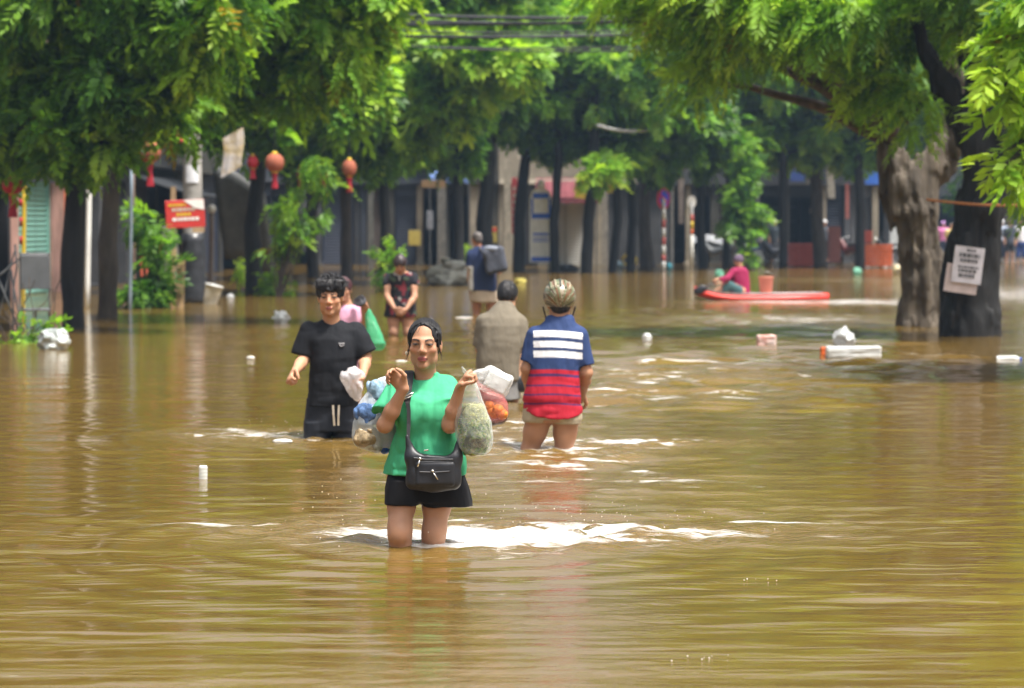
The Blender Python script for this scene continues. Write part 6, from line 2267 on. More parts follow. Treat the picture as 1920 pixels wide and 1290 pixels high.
# ============================================================ young man in black
M_ = Human('young man in a black t-shirt wading with clenched fist', 622, 820, .72, .0068, (530, 505, 720, 830))
w = M_.w
M_.f.stack(M_.secs([(785, 590, 656, .02, .10), (740, 592, 656, .02, .10), (640, 588, 664, .02, .10), (612, 600, 645, .03, .07)]), .03)
M_.arm(w(580, 624, .02), w(571, 672, -.02), w(557, 694, -.20), 1.05)
M_.arm(w(666, 624, .02), w(686, 670, .0), w(683, 700, -.16), 1.05)
M_.hand(w(557, 694, -.20), (-.35, -.8, -.55), (.6, -.3, -.6), (.95, .95, .95, .95), 1, 1.12, tcurl=.9)
M_.hand(w(683, 700, -.16), (-.35, -.35, -.8), (-.8, -.3, .2), (.8, .85, .85, .9), -1, 1.1, tcurl=.8)
M_.leg(w(602, 778, .02), w(596, 860, -.06), w(598, 960, .08), .9)
M_.leg(w(643, 778, .02), w(648, 860, .0), w(648, 960, .12), .9)
M_.head(621, 556, -.03, 1.13, -1, yaw=-3, pitch=-2, neck=w(622, 612, .02), nr=.058)
M_.finish(skin=(.50, .265, .16), lips=(.42, .13, .12), squint=.8)


def mop(g, T, hs, Mn):
    g.ell(T(0, -.005, .070), np.array((.077, .092, .050)) * hs, .03, Mn)
    for k in range(9):
        x = -.066 + .0165 * k
        g.cap(T(x, .055, .095), T(x * 1.05 + .006, .096 - abs(x) * .4, .047 + .006 * (k % 3)), .020 * hs, .009 * hs, .012)
    for s in (-1, 1):
        g.cap(T(s * .078, .01, .06), T(s * .080, .018, .012), .016 * hs, .010 * hs, .015)


hair_cap(M_, (.006, .008, .010), (0, .118, -.024), (.074, .062, .066), -.03, extra=mop, h=.0052, amp=.006, freq=(45, 45, 18))
random.seed(8)
paths = []
T = M_.T
for i in range(230):
    th, ph = random.uniform(.75, 2.6), random.uniform(-.95, .95)
    a = skull_pt(T, th, ph, 1, (.020,) * 3)
    d = Vector((random.gauss(.2, .5), -1 if th < 1.7 else random.uniform(-.4, .6), random.uniform(.0, .5)))
    e = Vector(a) + d.normalized() * random.uniform(.03, .06)
    e.z -= .022
    paths.append(curve_pts(a, e, 4, Vector((0, 0, .035)), .003))
for i in range(70):
    x = random.uniform(-.066, .066)
    a = T(x * .9, .07, .108 - abs(x) * .3)
    paths.append(curve_pts(a, T(x + random.uniform(-.012, .016), .098 - abs(x) * .4, .040 + random.uniform(-.004, .018)), 4, Vector((0, -.03, .012)), .002))
strands(M_, paths, .0030)
g = M_.field(.0070, (540, 590, 720, 785), (-.3, .25))
g.stack(M_.secs([(775, 575, 670, .01, .145), (720, 580, 670, .01, .14), (670, 584, 668, 0, .135), (635, 576, 672, .01, .125), (618, 574, 672, .02, .10), (608, 588, 656, .025, .085), (600, 602, 642, .03, .07)]), .02, 2.4)
for sh, el_ in ((w(580, 622, .02), w(567, 676, .0)), (w(666, 622, .02), w(692, 674, .0))):
    d_ = el_ - sh
    g.cap(sh, sh + d_ * .95, .075, .082, .03, cut=(sh + d_ * .80, d_))
g.cap(w(622, 588, -.01), w(622, 615, .0), .055, .058, .01, sub=True)
g.wrinkle(-.009, (9, 8, 3.0), 2, 11, None, True)
g.wrinkle(-.006, (5, 5, 11), 2, 13, None, True)
g.plane(w(622, 760.5, 0), (0, 0, -1))
BLK = cloth('black_tee', (.008, .009, .012), .85)
sh = M_.wear('t_shirt', BLK, g)
m = MB()
c0 = w(622, 606, .005)
m.tube([c0 + np.array((.073 * math.cos(a), .062 * math.sin(a), .018 * math.sin(a))) for a in np.linspace(0, 2 * math.pi, 25)], .009, 6, cap=False)
m.build('collar', BLK, sh, smooth=True)
q = MB()
for k in range(5):
    q.box(tuple(w(637.5 + 2.3 * k, 643 + (k % 2) * .8, -.136)), tuple(w(639.2 + 2.3 * k, 640.4, -.130)))
q.tube([w(639, 645, -.136), w(643, 647.5, -.136), w(648, 645, -.136)], .003, 5)
q.build('chest_logo', paint('logo_grey', (.45, .45, .47)), sh)
g = M_.field(.0075, (560, 740, 685, 850), (-.3, .3), low=-.16)
g.stack(M_.secs([(806, 569, 677, .02, .145), (745, 574, 670, .02, .135)]), .02, 2.4)
g.stack(M_.secs([(850, 568, 619, .0, .12), (790, 571, 622, .01, .125)]), .02, 2.5)
g.stack(M_.secs([(850, 627, 676, .02, .12), (790, 622, 675, .02, .125)]), .02, 2.5)
g.wrinkle(.006, (8, 8, 4), 3, 15)
so = M_.wear('shorts', cloth('black_shorts2', (.014, .016, .022), .7), g)
for (a, e) in ((627, 629.5), (638, 637)):
    q = MB()
    ribbon(q, [w(a, 757, -.142), w((a + e) / 2, 775, -.158), w(e, 795, -.152)], [(.007, 0, 0)] * 3)
    q.build('drawstring', paint('drawstring', (.62, .54, .42), .8), so)
# crumpled white bag in his hand
t = empty('carrier_bag', M_.root.location, 0, 'crumpled white plastic bag in the young man\'s hand', 'plastic bag')
g = M_.field(.005, (640, 680, 695, 755), (-.35, -.05))
g.chain([w(681, 704, -.2), w(668, 702, -.21), w(660, 706, -.21), w(668, 722, -.21), w(674, 742, -.2)], [.03, .055, .05, .052, .022], .04)
g.wrinkle(.018, (16, 16, 12), 3, 3)
g.build('film', film('white_crumple', (.80, .78, .80), .62), t)

# ============================================================ man in the striped polo shirt, seen from behind
P_ = Human('man from behind in a navy, white and red striped polo shirt and camouflage helmet', 1040, 840, .56, .0072, (960, 520, 1125, 850))
w = P_.w
P_.f.stack(P_.secs([(790, 990, 1082, .0, .12), (740, 995, 1085, .0, .11), (640, 1000, 1090, .0, .10), (605, 1022, 1075, .0, .07)]), .03)
P_.arm(w(1006, 632, .0), w(988, 690, -.01), w(992, 735, .18), 1.08)
P_.arm(w(1085, 632, .0), w(1099, 698, -.01), w(1092, 742, .18), 1.08)
P_.hand(w(992, 735, .18), (.3, .8, -.4), (.5, 0, -.8), (.6, .6, .6, .6), 1, 1.1)
P_.hand(w(1092, 742, .18), (-.3, .8, -.4), (-.5, 0, -.8), (.6, .6, .6, .6), -1, 1.1)
P_.leg(w(1012, 780, .0), w(994, 842, .03), w(990, 940, -.06), 1.05, -1)
P_.leg(w(1062, 780, .0), w(1057, 845, .03), w(1056, 940, -.08), 1.05, -1)
P_.head(1049, 568, .03, 1.05, 1, yaw=3, pitch=-6, neck=w(1047, 612, -.0), nr=.058)
P_.finish(skin=(.40, .21, .125))
hair_cap(P_, (.006, .006, .004), None, None, -.07, h=.006)
# helmet
c, Mn, hs, _ = P_.heads[-1]
T = P_.T
g = Field(c - .22, c + .24, .005)
g.ell(T(0, -.016, .045), np.array((.105, .135, .108)) * hs, .005, Mn)
g.plane(T(0, 0, -.022), Mn @ np.array((0, .12, -1.0), dtype=np.float32))


def camo(V):
    q = (V - c) @ Mn
    a = np.arctan2(q[:, 0], q[:, 2] + .02 * 0 + .05)
    n = fbm(np.stack([a * 9, q[:, 1] * 7, q[:, 2] * 5], -1) + 3, 3)
    n2 = fbm(np.stack([a * 12, q[:, 1] * 5, q[:, 2] * 6], -1) + 30, 3)
    C = np.tile(np.array((.25, .21, .14), dtype=np.float32), (len(V), 1))
    C[n > .12] = (.10, .125, .06)
    C[n2 > .30] = (.15, .075, .035)
    C[(n < -.42)] = (.025, .025, .022)
    C[(np.abs(n2) < .05)] = (.42, .38, .30)
    return C


# ribs along the shell
g.wrinkle(.0, (1, 1, 1), 1, 0)
ho = g.build('helmet', mat('camo_shell', attr=True, var=.05, rough=.35, spec=.5, coat=.2), P_.root, camo)
for k in range(5):
    x = (-.062, -.032, 0, .032, .062)[k]
    pts = []
    for t_ in np.linspace(-.95, .85, 14):
        yy = t_ * .125
        rem = 1 - (x / .105) ** 2 - (yy / .135) ** 2
        if rem > .02:
            pts.append(T(x, -.016 + yy, .045 + .108 * math.sqrt(rem) * 1.0))
    MB().tube(pts, .0075, 6, flat=.8).build('rib', [paint('camo_olive', (.10, .12, .06)), paint('camo_sand', (.28, .24, .16)), paint('camo_dark', (.04, .045, .035))][k % 3], ho, smooth=True)
MB().tube([T(.10 * hs, .02, -.02), T(.085, .05, -.09), T(.03, .07, -.125)], .006, 6).build('chin_strap', DARKM, ho)
MB().tube([T(-.10 * hs, .02, -.02), T(-.085, .05, -.09), T(-.03, .07, -.125)], .006, 6).build('chin_strap', DARKM, ho)
# polo
g = P_.field(.0066, (965, 585, 1125, 795), (-.3, .3))
tail = lambda P: .05 * (np.clip((P[..., 0] - P_.x(1045)) / .2, -1, 1)) ** 2 - .0
g.stack(P_.secs([(784, 981, 1091, -.01, .15), (750, 984, 1089, -.01, .145), (700, 993, 1087, -.005, .135), (650, 999, 1089, 0, .125), (624, 1000, 1092, 0, .11), (609, 1013, 1081, .0, .09), (597, 1024, 1073, .0, .075), (592, 1030, 1068, .0, .065)]), .02, 2.4, warp=tail)
for sh_, el_ in ((w(1006, 630, .0), w(990, 688, -.01)), (w(1085, 631, .0), w(1098, 695, -.01))):
    d_ = el_ - sh_
    g.cap(sh_, sh_ + d_ * .95, .070, .066, .03, cut=(sh_ + d_ * .85, d_))
g.cap(w(1028, 597, -.02), w(1069, 597, -.02), .022, .022, .02)
g.cap(w(1047, 585, .03), w(1047, 600, .03), .045, .05, .01, sub=True)
g.wrinkle(-.008, (8, 7, 3), 2, 21, None, True)
g.wrinkle(-.008, (5, 5, 12), 2, 23, lambda Q: 1.2 - sstep(Q[:, 2], P_.z(770), P_.z(690)), True)


def polo(V):
    px = P_.px0 + V[:, 0] * P_.s
    py = P_.py0 - (V[:, 2] - P_.depth) * P_.s - (px - 1040) * .035 + 3 * np.sin((px - 995) / 30)
    n = np.array((.022, .043, .125), dtype=np.float32)
    C = np.tile(n, (len(V), 1))
    body = (px > 1000) & (px < 1094)
    bodyr = (px > 976) & (px < 1093)

    def band(a, b, col, msk):
        k = (sstep(py, a - .9, a + .9) * (1 - sstep(py, b - .9, b + .9)) * msk)[:, None]
        C[:] = C * (1 - k) + np.array(col, dtype=np.float32) * k
    for a, b in ((621, 633), (640, 652), (658, 670.5)):
        band(a, b, (.74, .75, .78), body)
    band(693, 900, (.37, .012, .028), bodyr)
    for a, b in ((701, 706), (721, 724), (738, 741), (755, 758)):
        band(a, b, (.05, .02, .09), bodyr)
    sleeve = ((px < 998) & (py < 690)) | ((px > 1092) & (py < 705))
    C[sleeve] = n
    return C


P_.wear('polo_shirt', cloth('polo', None, .8, attr=True), g, polo)
g = P_.field(.008, (965, 730, 1105, 800), (-.3, .3))
g.stack(P_.secs([(785, 980, 1090, .0, .14), (735, 985, 1086, .0, .12)]), .02, 2.4)
g.stack(P_.secs([(792, 979, 1030, .0, .115), (760, 982, 1035, .0, .125)]), .02, 2.5)
g.stack(P_.secs([(794, 1036, 1089, .0, .115), (760, 1035, 1088, .0, .125)]), .02, 2.5)
g.wrinkle(.006, (8, 8, 5), 3, 25)
P_.wear('shorts', cloth('khaki', (.36, .30, .21), .85), g)

# ============================================================ man in the olive shirt
O_ = Human('man from behind in an olive shirt, head bowed', 938, 752, .62, .0095, (875, 525, 1010, 765))
w = O_.w
O_.f.stack(O_.secs([(730, 900, 975, .0, .12), (660, 902, 978, .0, .11), (600, 912, 974, .02, .10), (575, 930, 962, .06, .06)]), .03)
O_.arm(w(910, 608, .04), w(901, 655, .06), w(915, 690, .25), 1.1)
O_.arm(w(972, 610, .04), w(984, 655, .02), w(976, 700, -.02), 1.1)
O_.hand(w(976, 700, -.02), (-.1, .1, -1), (-.9, .2, 0), (.8, .8, .8, .8), 1, 1.1)
O_.hand(w(915, 690, .25), (.2, .6, -.6), (.5, 0, -.8), (.5, .5, .5, .5), 1, 1.1)
O_.leg(w(918, 715, .0), w(914, 770, .0), w(914, 860, -.06), 1.05, -1)
O_.leg(w(957, 715, .0), w(955, 770, .02), w(955, 860, -.06), 1.05, -1)
O_.head(951, 556, .13, 1.08, 1, yaw=-6, pitch=-26, neck=w(945, 588, .05), nr=.058)
O_.finish(skin=(.42, .23, .14))
hair_cap(O_, (.012, .010, .014), (0, .118, -.03), (.078, .06, .075), -.045, h=.007, amp=.006)
g = O_.field(.009, (875, 545, 1010, 735), (-.25, .35))
g.stack(O_.secs([(712, 894, 975, -.01, .15), (680, 895, 976, -.01, .15), (640, 897, 979, -.01, .145), (610, 900, 981, .0, .135), (595, 906, 976, .02, .125), (582, 917, 970, .04, .11), (572, 926, 965, .055, .09), (565, 933, 958, .06, .07)]), .02, 2.4)
for sh_, el_ in ((w(908, 603, .03), w(901, 655, .06)), (w(974, 605, .03), w(983, 656, .02))):
    d_ = el_ - sh_
    g.cap(sh_, sh_ + d_ * .95, .066, .070, .05, cut=(sh_ + d_ * .85, d_))
g.wrinkle(-.009, (7, 6, 2.0), 2, 31, None, True)
g.wrinkle(-.005, (4, 4, 9), 2, 33, None, True)
O_.wear('shirt', cloth('olive', (.150, .130, .098), .9), g)
g = O_.field(.008, (880, 690, 1000, 765), (-.25, .3))
g.stack(O_.secs([(748, 893, 977, .0, .15), (700, 898, 974, .0, .13)]), .02, 2.4)
g.wrinkle(.007, (7, 7, 4), 3, 35)
O_.wear('shorts', cloth('grey_shorts', (.17, .165, .16), .85), g)
t = empty('handbag', O_.root.location, 0, 'black bag hanging from the olive shirt man\'s hand', 'bag')
g = O_.field(.009, (945, 690, 1000, 745), (-.2, .1))
g.box(w(972, 718, -.03), (.075, .05, .075), .04, .02)
g.wrinkle(.008, (12, 12, 12), 2, 5)
g.build('bag_body', LEATHER, t)
MB().tube([w(965, 704, -.03), w(972, 696, -.03), w(979, 704, -.03)], .008, 6).build('handle', LEATHER, t)

# ============================================================ person in pink behind the young man
K_ = Human('person in a pink top with a raised arm, half hidden by the young man', 652, 705, .55, .0115, (610, 505, 730, 715))
w = K_.w
K_.f.stack(K_.secs([(690, 632, 676, .0, .11), (600, 632, 676, .0, .10), (575, 642, 668, .0, .06)]), .03)
K_.arm(w(636, 585, .0), w(630, 625, .0), w(634, 655, -.1), 1.0)
K_.arm(w(672, 585, .0), w(687, 618, -.05), w(684, 583, -.18), 1.0)
K_.hand(w(684, 583, -.18), (0, -.2, 1), (-.5, -.7, 0), (.8, .8, .8, .8), 1, 1.1)
K_.leg(w(644, 685, .0), w(643, 730, 0), w(643, 800, .05), 1)
K_.leg(w(664, 685, .0), w(664, 730, 0), w(664, 800, .05), 1)
K_.head(644, 543, -.02, 1.05, -1, neck=w(653, 578, .0), fem=True)
K_.finish(skin=(.46, .25, .16))
hair_cap(K_, (.014, .014, .014), (0, .118, -.03), (.066, .06, .075), -.06, h=.008, m_=mat('hair_dark_red', (.05, .012, .016), .45, .3, 14))
g = K_.field(.011, (610, 560, 700, 712), (-.25, .25))
g.stack(K_.secs([(705, 626, 682, .0, .14), (640, 628, 680, .0, .135), (595, 628, 680, .0, .12), (580, 634, 672, .0, .10), (572, 642, 664, .0, .07)]), .02, 2.3)
g.cap(w(636, 587, 0), w(630, 612, 0), .07, .07, .02).cap(w(672, 587, 0), w(681, 603, -.03), .07, .07, .02)
g.wrinkle(.008, (6, 6, 4), 3, 41)
K_.wear('blouse', cloth('pink', (.58, .30, .42), .85), g)
carrier('carrier_bag', 'green plastic bag held up behind the young man', K_, [(575, 686, 694, .012), (595, 687, 704, .05), (620, 688, 716, .09), (642, 690, 726, .12), (655, 696, 724, .08)], -.18, film('green', (.10, .55, .28), .62), h=.007, fold=.008, seed=12)
t = empty('flip_flops', Vector(K_.root.location) + Vector(w(680, 566, -.2)), 0, 'pair of dark flip-flops held above the green plastic bag', 'flip-flops')
for k in range(2):
    MM = Matrix.Translation((-.02 + .03 * k, 0, .015 * k)) @ Matrix.Rotation(R(-58 + 10 * k), 4, 'Y') @ Matrix.Rotation(R(25), 4, 'X')
    sole = MB().lathe([(.04, 0), (.045, .008), (.045, .018), (.04, .024)], 14, M=MM, sx=1.0, sy=2.6).build('sole', DARKM, t)
    MB().tube([MM @ Vector((-.04, -.02, .02)), MM @ Vector((0, .06, .05)), MM @ Vector((.04, -.02, .02))], .007, 5).build('toe_strap', DARKM, sole)

# ============================================================ woman in the floral dress
D_ = Human('woman in a dark floral dress bending forward with joined hands', 750, 630, .42, .013, (705, 462, 800, 640))
w = D_.w
D_.f.stack(D_.secs([(590, 728, 775, .05, .12), (550, 730, 774, .03, .11), (520, 728, 775, -.02, .10), (508, 738, 764, -.04, .07)]), .03)
D_.arm(w(727, 522, -.02), w(727, 555, -.12), w(741, 577, -.25), 1.05)
D_.arm(w(776, 522, -.02), w(778, 556, -.12), w(763, 579, -.25), 1.05)
D_.hand(w(741, 577, -.25), (.6, -.2, -.6), (.3, .5, .3), (.4, .4, .4, .4), 1, 1.1)
D_.hand(w(763, 579, -.25), (-.6, -.2, -.6), (-.3, .5, .3), (.4, .4, .4, .4), -1, 1.1)
D_.leg(w(738, 585, .05), w(738, 622, .0), w(738, 690, .08), 1.12)
D_.leg(w(764, 585, .05), w(765, 622, .0), w(765, 690, .08), 1.12)
D_.head(751, 495, -.14, 1.06, -1, pitch=-30, fem=True, neck=w(751, 518, -.04))
D_.finish(skin=(.44, .235, .15))
hair_cap(D_, (.014, .014, .014), (0, .110, -.045), (.064, .06, .075), -.06, h=.009, m_=mat('hair_brown', (.035, .02, .022), .45, .3, 14))
g = D_.field(.012, (705, 498, 800, 605), (-.3, .3))
g.stack(D_.secs([(594, 720, 782, .06, .17), (570, 722, 780, .05, .16), (540, 726, 777, .02, .14), (520, 724, 778, -.02, .12), (511, 731, 771, -.04, .09)]), .02, 2.3)
g.cap(w(727, 520, -.02), w(726, 530, -.05), .068, .066, .02).cap(w(776, 520, -.02), w(778, 530, -.05), .068, .066, .02)
g.ell(w(751, 505, -.12), (.075, .08, .085), .02, None, True)
g.wrinkle(.009, (6, 6, 4), 3, 51)


def floral(V):
    C = np.tile(np.array((.016, .016, .022), dtype=np.float32), (len(V), 1))
    n = vnoise(V * 19 + 2)
    n2 = vnoise(V * 15 + 40)
    C[n > .42] = (.17, .025, .035)
    C[n2 > .62] = (.36, .35, .34)
    C[(n2 < -.6)] = (.06, .09, .06)
    return C


D_.wear('dress', cloth('floral', None, .85, attr=True), g, floral)

# ============================================================ man with the backpack
B_ = Human('man from behind in a navy shirt with a grey backpack on his shoulder', 906, 590, .30, .016, (862, 425, 965, 600))
w = B_.w
B_.f.stack(B_.secs([(560, 884, 930, .0, .12), (500, 882, 928, .0, .11), (470, 884, 922, .0, .09)]), .03)
B_.arm(w(884, 478, 0), w(880, 515, -.02), w(882, 545, .1), 1.05)
B_.arm(w(924, 478, 0), w(936, 510, .08), w(930, 490, .2), 1.05)
B_.hand(w(882, 545, .1), (0, .2, -1), (.8, 0, 0), (.4, .4, .4, .4), 1, 1.1)
B_.leg(w(894, 555, .0), w(893, 592, 0), w(893, 640, -.05), 1.05, -1)
B_.leg(w(920, 555, .0), w(922, 592, 0), w(922, 640, -.05), 1.05, -1)
B_.head(894, 448, .03, 1.05, 1, yaw=35, neck=w(899, 472, 0), nr=.058)
B_.finish(skin=(.40, .19, .115))
hair_cap(B_, (.006, .006, .004), (0, .118, -.03), (.078, .06, .075), -.03, h=.010, m_=mat('hair_grey', (.11, .095, .09), .6, .3, 14))
g = B_.field(.015, (862, 455, 950, 550), (-.3, .3))
g.stack(B_.secs([(546, 878, 932, .0, .16), (510, 879, 931, .0, .15), (480, 877, 930, .0, .135), (468, 884, 922, .0, .10), (462, 892, 912, .0, .07)]), .02, 2.3)
for sh_, el_ in ((w(884, 478, 0), w(880, 512, -.02)), (w(924, 478, 0), w(935, 508, .06))):
    d_ = el_ - sh_
    g.cap(sh_, sh_ + d_ * .9, .085, .08, .03, cut=(sh_ + d_ * .75, d_))
g.wrinkle(.008, (6, 6, 4), 3, 61)


def navyshirt(V):
    C = np.tile(np.array((.022, .035, .095), dtype=np.float32), (len(V), 1))
    py = B_.py0 - (V[:, 2] - B_.depth) * B_.s
    C[(V[:, 0] < B_.x(887)) & (py > 500)] = (.55, .55, .55)
    return C


B_.wear('polo_shirt', cloth('navy', None, .85, attr=True), g, navyshirt)
g = B_.field(.015, (865, 530, 950, 575), (-.3, .3))
g.stack(B_.secs([(567, 880, 935, .0, .16), (540, 883, 930, .0, .14)]), .02, 2.4)
g.wrinkle(.008, (6, 6, 4), 3, 63)
B_.wear('shorts', cloth('khaki_pale', (.42, .34, .26), .85), g)
t = empty('backpack', B_.root.location, 0, 'grey backpack slung behind the navy shirt man', 'backpack')
g = B_.field(.015, (890, 445, 965, 525), (-.5, 0))
g.box(w(928, 487, -.26), (.19, .09, .22), .07, .03, Matrix.Rotation(R(-12), 3, 'Y'))
g.wrinkle(.012, (6, 6, 6), 3, 5)
g.build('pack_body', cloth('pack_grey', (.060, .066, .088), .7), t)
g = B_.field(.015, (890, 445, 965, 525), (-.5, 0))
g.ell(w(922, 466, -.27), (.15, .085, .055), .02)
g.wrinkle(.01, (8, 8, 8), 3, 6)
g.build('lid_flap', cloth('pack_pale', (.20, .22, .27), .7), t)
MB().tube([w(903, 470, -.18), w(900, 463, -.08), w(898, 465, .06)], .022, 6, flat=.4).build('shoulder_strap', DARKM, t)

# ============================================================ paddle boarder
S_ = Human('person in a magenta top sitting on the paddle board and paddling', 1385, 548, .0, .012, (1325, 472, 1415, 556), Y=57.5)
S_.low = -.05
S_.f = S_.field(.015, (1325, 472, 1415, 556), (-.45, .45))
w = S_.w
S_.f.stack(S_.secs([(548, 1372, 1404, .0, .12), (520, 1374, 1402, .0, .11), (502, 1376, 1398, .0, .08)]), .03)
S_.arm(w(1374, 508, -.1), w(1362, 522, -.2), w(1345, 523, -.25), 1.0)
S_.arm(w(1394, 508, .1), w(1372, 528, .1), w(1350, 530, -.1), 1.0)
S_.hand(w(1345, 523, -.25), (-1, 0, -.2), (0, 0, -1), (.8, .8, .8, .8), 1, 1.1)
S_.hand(w(1350, 530, -.1), (-1, -.2, -.2), (0, 0, -1), (.8, .8, .8, .8), 1, 1.1)
S_.leg(w(1390, 545, -.1), w(1364, 532, -.14), w(1345, 546, -.16), 1.0)
S_.leg(w(1390, 545, .1), w(1362, 536, .14), w(1342, 546, .16), 1.0)
S_.head(1384, 489, 0, 1.02, -1, yaw=-60, pitch=-18, neck=w(1387, 505, 0))
S_.finish(skin=(.40, .21, .13))
hair_cap(S_, (.014, .016, .014), (0, .118, -.03), (.07, .06, .07), -.04, h=.011, m_=cloth('cap_purple', (.10, .07, .11), .8), name='cap')
g = S_.field(.015, (1335, 490, 1415, 556), (-.45, .45))
g.stack(S_.secs([(550, 1369, 1406, .0, .15), (525, 1371, 1405, .0, .14), (508, 1370, 1403, .0, .12), (500, 1378, 1396, .0, .07)]), .02, 2.3)
g.chain([w(1374, 508, -.1), w(1362, 522, -.2), w(1350, 523, -.24)], [.065, .055, .045], .03)
g.chain([w(1394, 508, .1), w(1372, 528, .1), w(1355, 530, -.07)], [.065, .055, .045], .03)
g.wrinkle(.008, (6, 6, 6), 3, 71)
S_.wear('long_sleeve_top', cloth('magenta', (.24, .012, .06), .8), g)
g = S_.field(.015, (1335, 520, 1415, 556), (-.45, .45))
g.chain([w(1388, 545, -.1), w(1366, 534, -.14), w(1358, 540, -.15)], [.095, .08, .07], .03)
g.chain([w(1388, 545, .1), w(1364, 538, .14), w(1355, 542, .15)], [.095, .08, .07], .03)
S_.wear('trousers', cloth('teal', (.045, .10, .105), .8), g)
t = empty('paddle', S_.root.location, 0, 'black paddle held over the bow of the paddle board', 'paddle')
MB().tube([w(1356, 516, -.22), w(1345, 525, -.26), w(1318, 541, -.30)], .015, 8).build('shaft', DARKM, t)
g = S_.field(.010, (1295, 525, 1330, 556), (-.45, -.15))
g.ell(w(1311, 543, -.30), (.15, .035, .085), .01, Matrix.Rotation(R(-25), 3, 'Y'))
g.build('blade', paint('paddle_black', (.012, .013, .018), .4), t)


# ============================================================ people far off on dry ground
def bystander(label, px, py, Y, hgt, top, legs, skin, facing, hat=None, pose=0):
    H = Human(label, px, py, 0, .028, (px - 30, py - hgt * FPX / Y - 8, px + 30, py + 2), Y=Y)
    H.low = -.02
    H.f = H.field(.028, None, (-.4, .4))
    k = hgt / 1.65
    def j(x, y, z):
        return np.array((x * k, y * k, z * k), dtype=np.float32)
    f = H.f
    f.stack([(z * k, 0, 0, rx * k, ry * k) for z, rx, ry in ((.78, .15, .11), (1.0, .14, .10), (1.25, .17, .11), (1.36, .10, .07))], .03)
    for s in (-1, 1):
        if pose == 1 and s == 1:
            H.arm(j(.18, 0, 1.32), j(.25, -.1, 1.08), j(.15, -.25, 1.2), k)
            H.hand(j(.15, -.25, 1.2), (-.4, -.6, .4), (-.5, 0, 0), thumb=1, k=1.1)
        else:
            H.arm(j(s * .18, 0, 1.32), j(s * .22, .02, 1.05), j(s * .20, -.06, .82), k)
            H.hand(j(s * .2, -.06, .82), (0, -.1, -1), (-s, 0, 0), thumb=s, k=1.1)
        H.leg(j(s * .09, 0, .85), j(s * .10, -.02, .45), j(s * .11, .02, .06), k)
        f.cap(j(s * .11, .03, .04), j(s * .12, -.14, .03), .04, .035, .02)
    c = H.b
    H.head(px, py - 1.54 * k * H.s, 0, 1.05, -1 if facing else 1, neck=j(0, 0, 1.36))
    H.finish(skin=skin)
    if hat:
        hair_cap(H, (.022, .022, .014), (0, .118, -.04), (.09, .06, .075), -.0, h=.018, m_=cloth('hat_' + str(hat[0]), hat, .8), name='hat')
    else:
        hair_cap(H, h=.022)
    g = H.field(.028, None, (-.4, .4))
    g.stack([(z * k, 0, 0, rx * k, ry * k) for z, rx, ry in ((.80, .18, .14), (1.0, .175, .14), (1.25, .20, .14), (1.36, .14, .10), (1.40, .08, .07))], .02)
    for s in (-1, 1):
        g.cap(j(s * .18, 0, 1.32), j(s * .22, .02, 1.10), .085, .08, .03)
    g.wrinkle(.01, (5, 5, 5), 2, px)
    H.wear('shirt', cloth('top_%d' % px, top, .85), g)
    g = H.field(.028, None, (-.4, .4))
    g.stack([(z * k, 0, 0, rx * k, ry * k) for z, rx, ry in ((.70, .19, .14), (.92, .17, .13))], .02)
    for s in (-1, 1):
        g.cap(j(s * .09, 0, .78), j(s * .11, 0, legs[1]), .10, .09, .03)
    H.wear('shorts' if legs[1] > .3 else 'trousers', cloth('bottom_%d' % px, legs[0], .85), g)
    return H


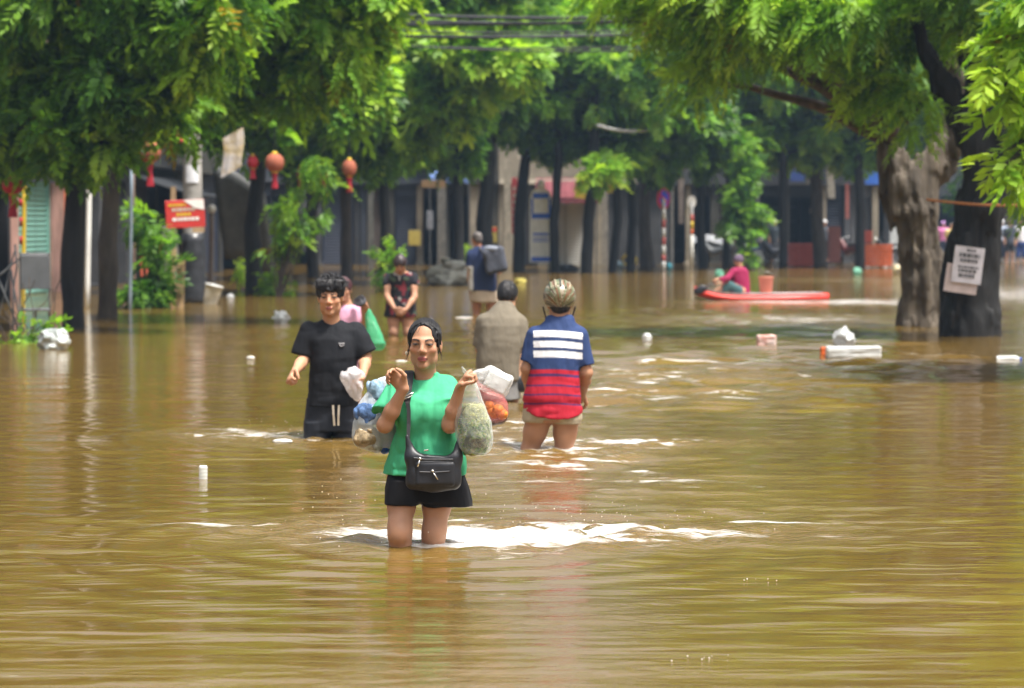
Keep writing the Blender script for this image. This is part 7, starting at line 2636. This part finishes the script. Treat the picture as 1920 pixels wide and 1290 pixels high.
SK = (.42, .24, .16)
bystander('far bystander in a pink top between the two big trunks', 1768, 488, 118, 1.6, (.55, .18, .38), ((.05, .06, .10), .2), SK, True, (.45, .25, .55), 1)
bystander('far bystander in a yellow top between the two big trunks', 1783, 490, 116, 1.55, (.62, .50, .20), ((.04, .04, .05), .2), SK, True)
bystander('far bystander in dark shorts right of the black trunk', 1893, 496, 110, 1.7, (.05, .06, .08), ((.02, .025, .035), .5), SK, True)
bystander('far bystander in a pale blue shirt right of the black trunk', 1878, 488, 120, 1.7, (.38, .44, .55), ((.03, .035, .06), .2), SK, False, (.7, .7, .72))
bystander('far bystander in a white shirt at the right edge', 1914, 494, 112, 1.7, (.66, .66, .70), ((.03, .06, .22), .3), SK, True)
bystander('far bystander in a lilac grey shirt between the barriers', 1592, 492, 113, 1.65, (.24, .22, .30), ((.03, .035, .05), .2), SK, False)
bystander('far bystander in a pale hat left of the brown red panel', 1546, 490, 111, 1.6, (.05, .055, .07), ((.04, .03, .03), .2), SK, True, (.62, .62, .64), 1)
bystander('far bystander in black behind the orange barrier', 1653, 490, 114, 1.7, (.025, .028, .04), ((.03, .03, .05), .2), SK, False)
bystander('far bystander in a dark jacket behind the paddle boarder', 1452, 490, 112, 1.62, (.03, .04, .05), ((.03, .03, .04), .2), SK, True, (.5, .5, .52))
# ------------------------------------------------------------------ water drops thrown up by the waders
def drops():
    r = np.random.default_rng(9)
    V, Fq = [], []
    oc = np.array([(1, 0, 0), (0, 1, 0), (-1, 0, 0), (0, -1, 0), (0, 0, 1), (0, 0, -1)], dtype=np.float32)
    tr = [(0, 1, 4), (1, 2, 4), (2, 3, 4), (3, 0, 4), (1, 0, 5), (2, 1, 5), (3, 2, 5), (0, 3, 5)]
    for (cx, cy, sx, sy, n, up) in ((640, 960, 90, 28, 60, .05), (800, 1012, 80, 14, 90, .05), (1000, 975, 110, 18, 110, .05), (1180, 990, 120, 16, 60, .03), (520, 808, 60, 10, 40, .05), (1330, 1238, 40, 5, 16, .006), (1430, 1090, 20, 3, 12, .006), (1080, 860, 60, 14, 20, .02)):
        for i in range(int(n * .55)):
            px, py = cx + r.normal(0, sx), cy + r.normal(0, sy)
            p = at(px, py, wd(py))
            s = r.uniform(.0014, .0038)
            c = np.array((p.x, p.y, abs(r.normal(0, up)) + .002))
            k = len(V)
            V += [c + q * s for q in oc]
            Fq += [(a + k, b + k, d + k) for a, b, d in tr]
    m = mat('water_drop', (.75, .72, .66), .08, .05, 5, spec=1.0)
    o = mesh_np('water_drops', np.array(V), np.array(Fq), m)
    tag(o, 'small bright water drops thrown up around the waders', 'water drops', kind='stuff')


drops()
